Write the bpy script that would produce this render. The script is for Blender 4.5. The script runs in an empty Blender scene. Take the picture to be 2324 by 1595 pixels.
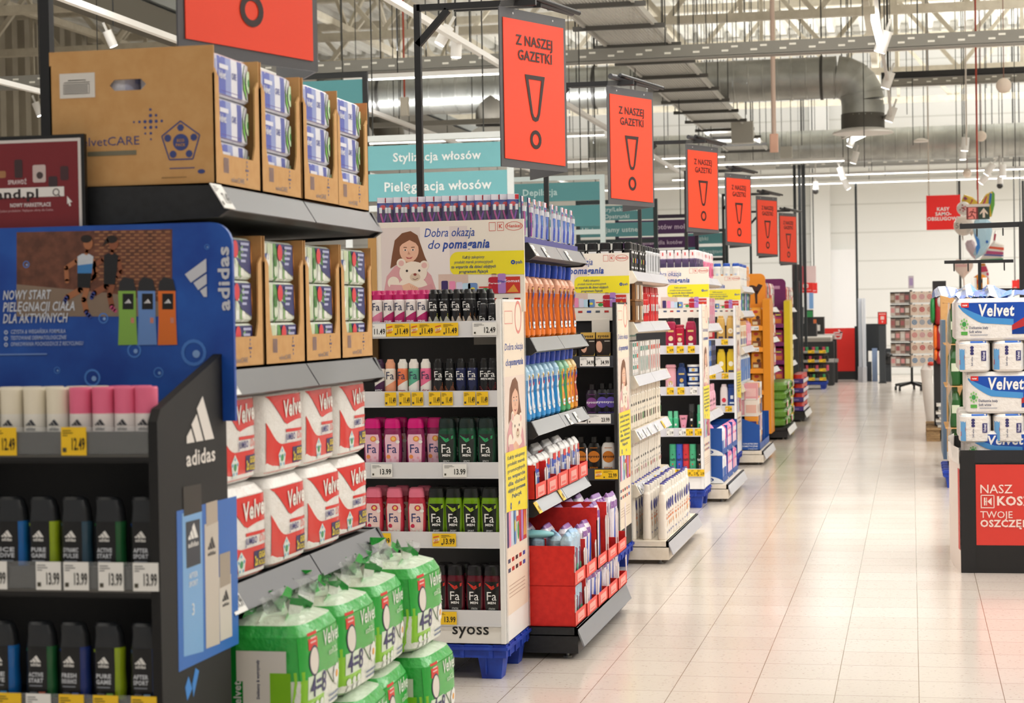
import bpy, math, random
from mathutils import Vector, Matrix
random.seed(7)
R = random.random
def U(a, b): return a + (b - a) * random.random()
pi = math.pi

# ------------------------------------------------------------------ camera
IMG_W, IMG_H, FPX, EYE, ROLL = 2324, 1595, 4290.0, 1.40, 0.017
VPX, VPY = 2068.0, 704.0                       # where the main aisle runs to
_c, _s = math.cos(ROLL), math.sin(ROLL)
def unroll(x, y):
    u, v = x - IMG_W / 2, IMG_H / 2 - y
    return u * _c + v * _s, -u * _s + v * _c
_u0, _v0 = unroll(VPX, VPY)
PITCH = math.atan(_v0 / FPX)
YAW = math.atan(_u0 * math.cos(PITCH) / FPX)
FWD = Vector((-math.sin(YAW) * math.cos(PITCH), math.cos(YAW) * math.cos(PITCH), -math.sin(PITCH)))
RGT = Vector((math.cos(YAW), math.sin(YAW), 0.0))
UPV = RGT.cross(FWD)
CAMP = Vector((0, 0, EYE))
cam = bpy.data.objects.new('camera', bpy.data.cameras.new('camera'))
bpy.context.scene.collection.objects.link(cam)
# camera right and camera up, rolled about the view axis
CR = RGT * _c - UPV * _s
CU = RGT * _s + UPV * _c
cam.matrix_world = Matrix(((CR.x, CU.x, -FWD.x, CAMP.x), (CR.y, CU.y, -FWD.y, CAMP.y), (CR.z, CU.z, -FWD.z, CAMP.z), (0, 0, 0, 1)))
cam.data.sensor_width = 36.0
cam.data.lens = FPX / IMG_W * 36.0
cam.data.clip_end = 300
cam.data.dof.use_dof = True
cam.data.dof.focus_distance = 8.2
cam.data.dof.aperture_fstop = 7.0
bpy.context.scene.camera = cam
def ray(x, y):
    u, v = unroll(x, y)
    return RGT * (u / FPX) + UPV * (v / FPX) + FWD
def _pl(x, y, ax, val):
    d = ray(x, y); return CAMP + d * ((val - CAMP[ax]) / d[ax])
def PX(x, y, v): return _pl(x, y, 0, v)       # a point of the photo on the plane X = v
def PY(x, y, v): return _pl(x, y, 1, v)
def PZ(x, y, v): return _pl(x, y, 2, v)

# ------------------------------------------------------------------ world, exposure
sc = bpy.context.scene
sc.view_settings.view_transform = 'Standard'
sc.view_settings.look = 'None'
sc.view_settings.gamma = 1.0
sc.view_settings.use_curve_mapping = False
sc.view_settings.exposure = 0.0
sc.cycles.max_bounces = 6
sc.cycles.diffuse_bounces = 3
sc.cycles.glossy_bounces = 3
sc.cycles.transmission_bounces = 4
sc.cycles.transparent_max_bounces = 8
sc.cycles.sample_clamp_indirect = 6.0
sc.cycles.caustics_reflective = False
sc.cycles.caustics_refractive = False
wd = bpy.data.worlds.new('world'); sc.world = wd; wd.use_nodes = True
wd.node_tree.nodes['Background'].inputs[0].default_value = (1.0, 0.97, 0.93, 1)
wd.node_tree.nodes['Background'].inputs[1].default_value = 0.35
LED_POWER = 10.8       # watts per metre of lamp

# ------------------------------------------------------------------ materials
MATS = {}
def lin(h):
    assert len(h) == 7, h
    h = h.lstrip('#'); o = []
    for i in (0, 2, 4):
        c = int(h[i:i + 2], 16) / 255
        o.append(c / 12.92 if c <= 0.04045 else ((c + 0.055) / 1.055) ** 2.4)
    return (o[0], o[1], o[2], 1)
def bsdf(m): return m.node_tree.nodes['Principled BSDF']
def M(key):
    """'#rrggbb/opts': r<roughness*100>, m metal, c coat, t transmission, e<emission>, k crinkled film, f fuzzy"""
    if key in MATS: return MATS[key]
    col, _, opt = key.partition('/')
    m = bpy.data.materials.new('paint_' + key.strip('#').replace('/', '_')); m.use_nodes = True
    b = bsdf(m); b.inputs['Base Color'].default_value = lin(col); b.inputs['Roughness'].default_value = 0.45
    nt = m.node_tree
    for o in opt.split(','):
        if not o: continue
        if o[0] == 'r': b.inputs['Roughness'].default_value = int(o[1:]) / 100
        elif o == 'm': b.inputs['Metallic'].default_value = 1.0
        elif o == 'c': b.inputs['Coat Weight'].default_value = 0.6; b.inputs['Coat Roughness'].default_value = 0.12
        elif o == 't': b.inputs['Transmission Weight'].default_value = 0.55
        elif o[0] == 'a': b.inputs['Alpha'].default_value = int(o[1:]) / 100
        elif o[0] == 'e':
            b.inputs['Emission Color'].default_value = lin(col); b.inputs['Emission Strength'].default_value = float(o[1:])
        elif o == 'k':
            n = nt.nodes.new('ShaderNodeTexNoise'); n.inputs['Scale'].default_value = 38; n.inputs['Detail'].default_value = 3
            bp = nt.nodes.new('ShaderNodeBump'); bp.inputs['Strength'].default_value = 0.55; bp.inputs['Distance'].default_value = 0.012
            tc = nt.nodes.new('ShaderNodeTexCoord')
            nt.links.new(tc.outputs['Object'], n.inputs['Vector'])
            nt.links.new(n.outputs['Fac'], bp.inputs['Height']); nt.links.new(bp.outputs['Normal'], b.inputs['Normal'])
            b.inputs['Coat Weight'].default_value = 0.5; b.inputs['Coat Roughness'].default_value = 0.1
            nt.links.new(bp.outputs['Normal'], b.inputs['Coat Normal'])
    MATS[key] = m
    return m
def noisy(name, a, bcol, scale, rough=0.5, metal=0.0, bump=0.0, stretch=(1, 1, 1), detail=4, lo=0.35, hi=0.65):
    m = bpy.data.materials.new(name); m.use_nodes = True; nt = m.node_tree; b = bsdf(m)
    tc = nt.nodes.new('ShaderNodeTexCoord'); mp = nt.nodes.new('ShaderNodeMapping'); n = nt.nodes.new('ShaderNodeTexNoise'); rp = nt.nodes.new('ShaderNodeValToRGB')
    mp.inputs['Scale'].default_value = stretch; n.inputs['Scale'].default_value = scale; n.inputs['Detail'].default_value = detail
    rp.color_ramp.elements[0].position = lo; rp.color_ramp.elements[1].position = hi
    rp.color_ramp.elements[0].color = lin(a); rp.color_ramp.elements[1].color = lin(bcol)
    nt.links.new(tc.outputs['Object'], mp.inputs['Vector']); nt.links.new(mp.outputs['Vector'], n.inputs['Vector'])
    nt.links.new(n.outputs['Fac'], rp.inputs['Fac']); nt.links.new(rp.outputs['Color'], b.inputs['Base Color'])
    b.inputs['Roughness'].default_value = rough; b.inputs['Metallic'].default_value = metal
    if bump:
        bp = nt.nodes.new('ShaderNodeBump'); bp.inputs['Strength'].default_value = bump; bp.inputs['Distance'].default_value = 0.01
        nt.links.new(n.outputs['Fac'], bp.inputs['Height']); nt.links.new(bp.outputs['Normal'], b.inputs['Normal'])
    MATS[name] = m
    return m
def wrap_mat(name, amount):
    """clear crinkled plastic film: mostly see-through with glossy glints"""
    m = bpy.data.materials.new(name); m.use_nodes = True; nt = m.node_tree
    for n in list(nt.nodes): nt.nodes.remove(n)
    out = nt.nodes.new('ShaderNodeOutputMaterial'); mix = nt.nodes.new('ShaderNodeMixShader'); tr = nt.nodes.new('ShaderNodeBsdfTransparent'); pb = nt.nodes.new('ShaderNodeBsdfPrincipled')
    pb.inputs['Base Color'].default_value = (0.9, 0.92, 0.92, 1); pb.inputs['Roughness'].default_value = 0.12
    n = nt.nodes.new('ShaderNodeTexNoise'); n.inputs['Scale'].default_value = 30
    bp = nt.nodes.new('ShaderNodeBump'); bp.inputs['Strength'].default_value = 0.6; bp.inputs['Distance'].default_value = 0.01
    nt.links.new(n.outputs['Fac'], bp.inputs['Height']); nt.links.new(bp.outputs['Normal'], pb.inputs['Normal'])
    mix.inputs[0].default_value = amount
    nt.links.new(tr.outputs[0], mix.inputs[1]); nt.links.new(pb.outputs[0], mix.inputs[2]); nt.links.new(mix.outputs[0], out.inputs[0])
    MATS[name] = m
wrap_mat('film', 0.30); wrap_mat('clear', 0.10); wrap_mat('acrylic', 0.28)
noisy('cardboard', '#cf9d62', '#d5a56b', 30, 0.8)
noisy('redcard', '#d3190f', '#e2241a', 40, 0.5)
noisy('blackmetal', '#191a1c', '#232427', 50, 0.5)
noisy('whitemetal', '#e6e0d6', '#f0ebe2', 30, 0.4)
noisy('creammetal', '#e8dcc8', '#f1e6d4', 30, 0.42)
noisy('bluepallet', '#0e2f96', '#1b48b8', 14, 0.5)
noisy('woodpallet', '#7d6142', '#a98a60', 20, 0.8, stretch=(1, 6, 6))
noisy('steel', '#9a9c98', '#b4b6b2', 3, 0.38, 0.85)
noisy('trusspaint', '#d8cfba', '#e6deca', 8, 0.6)
noisy('galva', '#7a7872', '#a6a49c', 12, 0.42, 0.75)

# ------------------------------------------------------------------ mesh builder
_glyph = {}
def glyphs(s, bold=0.0, shear=0.0):
    k = (s, bold, shear)
    if k not in _glyph:
        cu = bpy.data.curves.new('t', 'FONT'); cu.body = s; cu.size = 1.0; cu.offset = bold; cu.shear = shear; cu.space_character = 1 + bold * 3
        cu.resolution_u = 2; cu.fill_mode = 'BOTH'
        o = bpy.data.objects.new('t', cu); sc.collection.objects.link(o)
        me = o.to_mesh()
        vs = [(v.co.x, v.co.y) for v in me.vertices]; fs = [tuple(p.vertices) for p in me.polygons]
        o.to_mesh_clear(); bpy.data.objects.remove(o); bpy.data.curves.remove(cu)
        xs = [v[0] for v in vs] or [0, 1]; ys = [v[1] for v in vs] or [0, 1]
        _glyph[k] = (vs, fs, min(xs), max(xs), min(ys), max(ys))
    return _glyph[k]
def fr(o, u, v):
    """a flat frame: origin, u axis, v axis; returns f(u, v, lift)"""
    o, u, v = Vector(o), Vector(u), Vector(v); n = u.cross(v).normalized()
    return lambda a, b, l=0.0: o + u * a + v * b + n * l
class MB:
    def __init__(s): s.v = []; s.f = []; s.m = []; s.sm = []; s.mats = []; s.X = None
    def mi(s, k):
        if k not in s.mats: s.mats.append(k)
        return s.mats.index(k)
    def add(s, vs, fs, mat, smooth=False):
        b = len(s.v); i = s.mi(mat)
        for v in vs:
            v = Vector(v); s.v.append(s.X @ v if s.X else v)
        for f in fs:
            s.f.append(tuple(b + k for k in f)); s.m.append(i); s.sm.append(smooth)
    def box(s, x0, x1, y0, y1, z0, z1, mat, bev=0.0):
        if bev:
            return s.prism(rrect(x0, x1, y0, y1, bev, 2), z0, z1, mat)
        p = [(x0, y0, z0), (x1, y0, z0), (x1, y1, z0), (x0, y1, z0), (x0, y0, z1), (x1, y0, z1), (x1, y1, z1), (x0, y1, z1)]
        s.add(p, [(3, 2, 1, 0), (4, 5, 6, 7), (0, 1, 5, 4), (1, 2, 6, 5), (2, 3, 7, 6), (3, 0, 4, 7)], mat)
    def prism(s, pts, d0, d1, mat, axis='z', smooth=False):
        n = len(pts)
        def P(a, b, d): return (a, b, d) if axis == 'z' else ((d, a, b) if axis == 'x' else (a, d, b))
        vs = [P(a, b, d0) for a, b in pts] + [P(a, b, d1) for a, b in pts]
        s.add(vs, [tuple(reversed(range(n))), tuple(range(n, 2 * n))], mat)
        s.add(vs, [(i, (i + 1) % n, n + (i + 1) % n, n + i) for i in range(n)], mat, smooth)
    def slab(s, f, pts, t, mat):
        """flat outline on frame f given thickness t behind it"""
        n = len(pts)
        vs = [f(a, b, 0) for a, b in pts] + [f(a, b, -t) for a, b in pts]
        s.add(vs, [tuple(range(n)), tuple(reversed(range(n, 2 * n)))] + [(i, n + i, n + (i + 1) % n, (i + 1) % n) for i in range(n)], mat)
    def poly(s, f, pts, mat, l=0.001):
        s.add([f(a, b, l) for a, b in pts], [tuple(range(len(pts)))], mat)
    def rect(s, f, a0, a1, b0, b1, mat, l=0.001, n=1, m=1):
        vs = []; fs = []
        for j in range(m + 1):
            for i in range(n + 1): vs.append(f(a0 + (a1 - a0) * i / n, b0 + (b1 - b0) * j / m, l))
        for j in range(m):
            for i in range(n):
                k = j * (n + 1) + i; fs.append((k, k + 1, k + n + 2, k + n + 1))
        s.add(vs, fs, mat, n > 1)
    def disc(s, f, a, b, r, mat, l=0.001, n=20, ry=None):
        ry = ry or r; P = [(math.cos(t * 2 * pi / n), math.sin(t * 2 * pi / n)) for t in range(n)]
        if r < .009 or r > .2: return s.poly(f, [(a + r * c, b + ry * d) for c, d in P], mat, l)
        vs = [f(a, b, l)] + [f(a + r * k * c, b + ry * k * d, l) for k in (.5, 1) for c, d in P]
        s.add(vs, [(0, 1 + i, 1 + (i + 1) % n) for i in range(n)] + [(1 + i, 1 + n + i, 1 + n + (i + 1) % n, 1 + (i + 1) % n) for i in range(n)], mat, True)
    def ring(s, f, a, b, r0, r1, mat, l=0.001, n=24, k=1.0):
        vs = []; fs = []
        for t in range(n):
            c, d = math.cos(t * 2 * pi / n), math.sin(t * 2 * pi / n)
            vs += [f(a + r0 * c, b + r0 * d * k, l), f(a + r1 * c, b + r1 * d * k, l)]
        for t in range(n):
            q = (t + 1) % n; fs.append((2 * t, 2 * t + 1, 2 * q + 1, 2 * q))
        s.add(vs, fs, mat)
    def line(s, f, pts, w, mat, l=0.001):
        """polyline of flat strokes"""
        for (a0, b0), (a1, b1) in zip(pts, pts[1:]):
            dx, dy = a1 - a0, b1 - b0; d = math.hypot(dx, dy) or 1; nx, ny = -dy / d * w / 2, dx / d * w / 2
            s.poly(f, [(a0 - nx, b0 - ny), (a1 - nx, b1 - ny), (a1 + nx, b1 + ny), (a0 + nx, b0 + ny)], mat, l)
    def text(s, f, t, a, b, h, mat, bold=0.012, al='c', w=None, l=0.0012, shear=0.0, rot=0.0):
        """text of cap height h; w squeezes or widens it to that width; b is the baseline"""
        vs, fs, x0, x1, y0, y1 = glyphs(t, bold, shear)
        k = h / 0.70; kx = k if w is None else w / max(x1 - x0, 1e-6)
        off = {'c': (x0 + x1) / 2, 'l': x0, 'r': x1}[al]
        cr, sr = math.cos(rot), math.sin(rot); o = []
        for x, y in vs:
            p, q = (x - off) * kx, y * k
            o.append(f(a + p * cr - q * sr, b + p * sr + q * cr, l))
        s.add(o, fs, mat)
    def loft(s, secs, mat, seg=20, mats=None, capb=True, capt=True, smooth=True):
        """secs: (z, hx, hy, exponent[, ox, oy]); mats: material per band"""
        rings = []
        for q in secs:
            z, hx, hy, n = q[:4]; ox, oy = (q[4], q[5]) if len(q) > 4 else (0, 0); r = []
            for i in range(seg):
                t = 2 * pi * (i + 0.5) / seg; c, d = math.cos(t), math.sin(t)
                r.append((ox + hx * math.copysign(abs(c) ** (2 / n), c), oy + hy * math.copysign(abs(d) ** (2 / n), d), z))
            rings.append(r)
        for j in range(len(rings) - 1):
            s.add(rings[j] + rings[j + 1], [(i, (i + 1) % seg, seg + (i + 1) % seg, seg + i) for i in range(seg)], mats[j] if mats else mat, smooth)
        if capb: s.add(rings[0], [tuple(reversed(range(seg)))], mats[0] if mats else mat)
        if capt: s.add(rings[-1], [tuple(range(seg))], mats[-1] if mats else mat)
    def tube(s, pts, r, mat, seg=8, smooth=True, cap=True):
        pts = [Vector(p) for p in pts]; rings = []
        prev = None
        for i, p in enumerate(pts):
            d = (pts[min(i + 1, len(pts) - 1)] - pts[max(i - 1, 0)]).normalized()
            a = prev if prev is not None and abs(prev.dot(d)) < 0.95 else (Vector((0, 0, 1)) if abs(d.z) < 0.9 else Vector((1, 0, 0)))
            a = (a - d * a.dot(d)).normalized(); prev = a; b = d.cross(a)
            rr = r[i] if isinstance(r, (list, tuple)) else r
            rings.append([p + a * rr * math.cos(2 * pi * k / seg) + b * rr * math.sin(2 * pi * k / seg) for k in range(seg)])
        for j in range(len(rings) - 1):
            s.add(rings[j] + rings[j + 1], [(k, (k + 1) % seg, seg + (k + 1) % seg, seg + k) for k in range(seg)], mat, smooth)
        if cap:
            s.add(rings[0], [tuple(reversed(range(seg)))], mat); s.add(rings[-1], [tuple(range(seg))], mat)
    def bar(s, p, q, w, mat, h=None):
        """square bar from p to q"""
        p, q = Vector(p), Vector(q); d = (q - p).normalized()
        a = Vector((0, 0, 1)) if abs(d.z) < 0.9 else Vector((1, 0, 0))
        a = (a - d * a.dot(d)).normalized(); b = d.cross(a); h = (h or w) / 2; w = w / 2
        vs = [e + b * x + a * y for e in (p, q) for x, y in ((-w, -h), (w, -h), (w, h), (-w, h))]
        s.add(vs, [(3, 2, 1, 0), (4, 5, 6, 7), (0, 1, 5, 4), (1, 2, 6, 5), (2, 3, 7, 6), (3, 0, 4, 7)], mat)
    def blob(s, c, rx, ry, rz, mat, seg=14, rings=8, n=2.0, jit=0.0):
        secs = []
        c = Vector(c); vs = []; fs = []
        for j in range(rings + 1):
            t = -pi / 2 + pi * j / rings; cz, rr = math.sin(t), max(math.cos(t), 0.02)
            zz = math.copysign(abs(cz) ** (2 / n), cz); rr = rr ** (2 / n)
            for i in range(seg):
                a = 2 * pi * i / seg; ca, sa = math.cos(a), math.sin(a); k = 1 + U(-jit, jit)
                vs.append(c + Vector((rx * rr * math.copysign(abs(ca) ** (2 / n), ca) * k, ry * rr * math.copysign(abs(sa) ** (2 / n), sa) * k, rz * zz)))
        for j in range(rings):
            for i in range(seg):
                fs.append((j * seg + i, j * seg + (i + 1) % seg, (j + 1) * seg + (i + 1) % seg, (j + 1) * seg + i))
        s.add(vs, fs, mat, True)
        s.add(vs[:seg], [tuple(reversed(range(seg)))], mat, True); s.add(vs[-seg:], [tuple(range(seg))], mat, True)
def rrect(x0, x1, y0, y1, r, n=4):
    o = []
    for cx, cy, a in ((x1 - r, y1 - r, 0), (x0 + r, y1 - r, 1), (x0 + r, y0 + r, 2), (x1 - r, y0 + r, 3)):
        for i in range(n + 1):
            t = (a + i / n) * pi / 2; o.append((cx + r * math.cos(t), cy + r * math.sin(t)))
    return o
def face_fn(secs, ang=0.0):
    """mapping onto the -Y face of a loft: f(x, z, lift)"""
    def f(x, z, l=0.0):
        a = secs[0]; b = secs[-1]
        for p, q in zip(secs, secs[1:]):
            if p[0] <= z <= q[0]: a, b = p, q; break
        t = 0 if b[0] == a[0] else min(max((z - a[0]) / (b[0] - a[0]), 0), 1)
        hx, hy, n = (a[i] + (b[i] - a[i]) * t for i in (1, 2, 3))
        oy = (a[5] + (b[5] - a[5]) * t) if len(a) > 4 else 0
        k = min(abs(x) / hx, 0.98)
        return Vector((x * (1 + l / hx), oy - hy * (1 - k ** n) ** (1 / n) - l, z))
    return f
# ------------------------------------------------------------------ objects
COL = sc.collection
def _root_loc(p):
    while p.parent is not None: p = p.parent
    return p.location.copy()
def tag(o, label, cat, group=None):
    o['label'] = label; o['category'] = cat
    if group: o['group'] = group
    return o
def link(name, mb, parent=None, loc=None):
    me = bpy.data.meshes.new(name)
    off = Vector(loc) if loc is not None else (_root_loc(parent) if parent is not None else Vector((0, 0, 0)))
    me.from_pydata([tuple(v - off) for v in mb.v], [], mb.f)
    for k in mb.mats: me.materials.append(M(k))
    me.polygons.foreach_set('material_index', mb.m)
    me.polygons.foreach_set('use_smooth', mb.sm)
    me.update()
    o = bpy.data.objects.new(name, me); COL.objects.link(o)
    if parent is not None: o.parent = parent
    else: o.location = off
    return o
def part(name, mb, parent, label=None):
    o = link(name, mb, parent)
    if label: o['label'] = label
    return o
def thing(name, label, cat, loc=(0, 0, 0), group=None, mb=None):
    """an Empty (or, with mb, a mesh) at the thing's base"""
    if mb is None:
        o = bpy.data.objects.new(name, None); COL.objects.link(o); o.location = loc; o.empty_display_size = 0.1
    else: o = link(name, mb, loc=loc)
    return tag(o, label, cat, group)
def struct(name, mb):
    o = link(name, mb); o['kind'] = 'structure'; return o
class Proto:
    """one thing of a kind; the first place() puts the thing itself, later ones copy it with its parts"""
    def __init__(s, root): s.r = root; s.used = False; s.kids = [(c, list(c.children)) for c in root.children]
    def place(s, loc, rz=0.0, label=None, cat=None, group=None, sc_=None, rx=0.0, ry=0.0):
        if not s.used: o = s.r; s.used = True
        else:
            o = s.r.copy(); COL.objects.link(o)
            for ch, sub in s.kids:
                c = ch.copy(); COL.objects.link(c); c.parent = o
                for g in sub:
                    d = g.copy(); COL.objects.link(d); d.parent = c
        o.location = loc; o.rotation_euler = (rx, ry, rz)
        if sc_: o.scale = sc_ if isinstance(sc_, tuple) else (sc_,) * 3
        if label: o['label'] = label
        if cat: o['category'] = cat
        if group: o['group'] = group
        return o
ORD = ['first', 'second', 'third', 'fourth', 'fifth', 'sixth', 'seventh', 'eighth', 'ninth', 'tenth', 'eleventh', 'twelfth', 'thirteenth',
       'fourteenth', 'fifteenth', 'sixteenth', 'seventeenth', 'eighteenth', 'nineteenth', 'twentieth', 'twenty-first', 'twenty-second', 'twenty-third', 'twenty-fourth', 'twenty-fifth', 'twenty-sixth', 'twenty-seventh', 'twenty-eighth', 'twenty-ninth', 'thirtieth']
RAISE = pi / 2        # turn that makes a front face the aisle (+X)
# ------------------------------------------------------------------ the hall
HX0, HX1, HY0, HY1, HZ = -30.0, 13.0, -7.0, 42.0, 7.2
def floor_mat():
    m = bpy.data.materials.new('floor_tiles'); m.use_nodes = True; nt = m.node_tree; b = bsdf(m); L = nt.links.new
    tc = nt.nodes.new('ShaderNodeTexCoord'); mp = nt.nodes.new('ShaderNodeMapping'); mp.inputs['Location'].default_value = (-0.01, -0.07, 0)
    br = nt.nodes.new('ShaderNodeTexBrick'); br.offset = 0.0; br.squash = 1.0
    for k, v in (('Scale', 1.0), ('Mortar Size', 0.0016), ('Mortar Smooth', 0.1), ('Bias', 0.0), ('Brick Width', 0.3), ('Row Height', 0.3)): br.inputs[k].default_value = v
    br.inputs['Color1'].default_value = lin('#d6cbc0'); br.inputs['Color2'].default_value = lin('#dcd2c8'); br.inputs['Mortar'].default_value = lin('#8d7a66')
    L(tc.outputs['Object'], mp.inputs['Vector']); L(mp.outputs['Vector'], br.inputs['Vector'])
    n1 = nt.nodes.new('ShaderNodeTexNoise'); n1.inputs['Scale'].default_value = 55; n1.inputs['Detail'].default_value = 4; n1.inputs['Roughness'].default_value = 0.65
    r1 = nt.nodes.new('ShaderNodeValToRGB'); e = r1.color_ramp.elements; e[0].position = 0.30; e[0].color = (0.62, 0.56, 0.5, 1); e[1].position = 0.42; e[1].color = (1, 1, 1, 1)
    L(tc.outputs['Object'], n1.inputs['Vector']); L(n1.outputs['Fac'], r1.inputs['Fac'])
    mx = nt.nodes.new('ShaderNodeMix'); mx.data_type = 'RGBA'; mx.blend_type = 'MULTIPLY'; mx.inputs[0].default_value = 0.75
    L(br.outputs['Color'], mx.inputs[6]); L(r1.outputs['Color'], mx.inputs[7])
    vo = nt.nodes.new('ShaderNodeTexVoronoi'); vo.inputs['Scale'].default_value = 24; vo.feature = 'F1'
    r2 = nt.nodes.new('ShaderNodeValToRGB'); e = r2.color_ramp.elements; e[0].position = 0.06; e[0].color = (0.45, 0.38, 0.32, 1); e[1].position = 0.13; e[1].color = (1, 1, 1, 1)
    L(tc.outputs['Object'], vo.inputs['Vector']); L(vo.outputs['Distance'], r2.inputs['Fac'])
    m2 = nt.nodes.new('ShaderNodeMix'); m2.data_type = 'RGBA'; m2.blend_type = 'MULTIPLY'; m2.inputs[0].default_value = 0.6
    L(mx.outputs[2], m2.inputs[6]); L(r2.outputs['Color'], m2.inputs[7]); L(m2.outputs[2], b.inputs['Base Color'])
    n3 = nt.nodes.new('ShaderNodeTexNoise'); n3.inputs['Scale'].default_value = 1.3; r3 = nt.nodes.new('ShaderNodeMapRange')
    r3.inputs[3].default_value = 0.10; r3.inputs[4].default_value = 0.24
    L(tc.outputs['Object'], n3.inputs['Vector']); L(n3.outputs['Fac'], r3.inputs[0]); L(r3.outputs[0], b.inputs['Roughness'])
    b.inputs['Specular IOR Level'].default_value = 0.55
    MATS['floor'] = m
floor_mat()
def wall_mat(name, col, line, pitch):
    m = bpy.data.materials.new(name); m.use_nodes = True; nt = m.node_tree; b = bsdf(m); L = nt.links.new
    tc = nt.nodes.new('ShaderNodeTexCoord'); sp = nt.nodes.new('ShaderNodeSeparateXYZ'); L(tc.outputs['Object'], sp.inputs[0])
    md = nt.nodes.new('ShaderNodeMath'); md.operation = 'MODULO'; md.inputs[1].default_value = pitch; L(sp.outputs['Z'], md.inputs[0])
    lt = nt.nodes.new('ShaderNodeMath'); lt.operation = 'LESS_THAN'; lt.inputs[1].default_value = 0.03; L(md.outputs[0], lt.inputs[0])
    mx = nt.nodes.new('ShaderNodeMix'); mx.data_type = 'RGBA'; mx.inputs[6].default_value = lin(col); mx.inputs[7].default_value = lin(line); L(lt.outputs[0], mx.inputs[0])
    L(mx.outputs[2], b.inputs['Base Color']); b.inputs['Roughness'].default_value = 0.6
    MATS[name] = m
wall_mat('wallpanel', '#f2f2ee', '#dcdcd6', 0.62)
noisy('deck', '#f0eee4', '#faf8f0', 3, 0.6)
noisy('ribwall', '#b5ad9b', '#c3bba8', 2, 0.6)

mb = MB(); mb.box(HX0, HX1, HY0, HY1, -0.2, 0, 'floor'); struct('floor', mb)
def ribbed(along, a0, a1, b0, b1, base, out, mat, pitch=0.33, th=0.15):
    """trapezoidal sheet; ribs run along b"""
    mb = MB(); n = int((a1 - a0) / pitch); prof = []
    for i in range(n):
        a = a0 + i * pitch
        prof += [(a, 0), (a + pitch * 0.42, 0), (a + pitch * 0.5, out), (a + pitch * 0.92, out)]
    prof.append((a0 + n * pitch, 0))
    def P(a, o, b): return along(a, o, b)
    vs = [P(a, o, b) for a, o in prof for b in (b0, b1)]
    fs = [(2 * i, 2 * i + 1, 2 * i + 3, 2 * i + 2) for i in range(len(prof) - 1)]
    mb.add(vs, fs, mat)
    e = [P(a0, out + math.copysign(th, out), b0), P(a0 + n * pitch, out + math.copysign(th, out), b0), P(a0 + n * pitch, out + math.copysign(th, out), b1), P(a0, out + math.copysign(th, out), b1)]
    mb.add(e, [(0, 1, 2, 3)], mat)
    return mb
struct('ceiling', ribbed(lambda a, o, b: (a, b, HZ + o), HX0, HX1, HY0, HY1, HZ, 0.14, 'deck'))
mb = MB(); mb.box(HX0, HX1, HY1, HY1 + 0.2, 0, HZ + 0.3, 'wallpanel')
p0, p1 = PY(1845, 700, HY1), PY(1888, 700, HY1); mb.box(p0.x, p1.x, HY1 - 0.35, HY1, 0, HZ, '#f6f6f3')
p0, p1 = PY(1860, 700, HY1), PY(1945, 700, HY1); mb.box(p0.x, p1.x, HY1 - 0.12, HY1, 0, PY(1860, 568, HY1).z, '#ffffff')
struct('wall_back', mb)
mb = MB(); mb.box(HX1, HX1 + 0.2, HY0, HY1, 0, HZ + 0.3, '#efece4'); struct('wall_right', mb)
mb = ribbed(lambda a, o, b: (-16.0 + o, a, b), 14, HY1, 3.4, HZ + 0.2, 0, -0.12, 'ribwall', 0.5)
mb.box(-16.2, -15.95, 14, HY1, 0, 3.4, '#cfc8b8'); struct('wall_left', mb)

# ------------------------------------------------------------------ roof trusses
def truss(n, Y):
    mb = MB(); z0, z1 = 5.75, 7.05
    mb.bar((-15.9, Y, z0), (HX1, Y, z0), 0.12, 'trusspaint'); mb.bar((-15.9, Y, z1), (HX1, Y, z1), 0.14, 'trusspaint')
    x = -15.6; k = 0
    while x < HX1 - 1.2:
        mb.bar((x, Y, z0 if k % 2 else z1), (x + 1.1, Y, z1 if k % 2 else z0), 0.07, 'trusspaint')
        if k % 2 == 0: mb.bar((x, Y, z0), (x, Y, z1), 0.06, 'trusspaint')
        x += 1.1; k += 1
    struct('beam_%d' % n, mb)
for i, Y in enumerate((20.5, 24.2, 28.0, 32.0, 35.1, 40.0)): truss(i + 1, Y)
def purlin(n, X):
    mb = MB(); mb.bar((X, 16, 5.95), (X, HY1, 5.95), 0.1, 'trusspaint'); mb.bar((X, 16, 6.95), (X, HY1, 6.95), 0.1, 'trusspaint')
    y = 16.0; k = 0
    while y < HY1 - 1.5:
        mb.bar((X, y, 5.95 if k % 2 else 6.95), (X, y + 1.4, 6.95 if k % 2 else 5.95), 0.055, 'trusspaint'); y += 1.4; k += 1
    struct('beam_%d' % n, mb)
for i, X in enumerate((-12.5, -8.6, -4.6, -0.6, 3.4)): purlin(10 + i, X)
mb = MB()
for z, w, h, c in ((5.25, 0.24, 0.12, '#aeb4b4'), (4.98, 0.2, 0.34, '#6f6a60')): mb.bar((-8.8, 12, z), (-8.8, 40, z), w, c, h)
struct('beam_20', mb)

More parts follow.
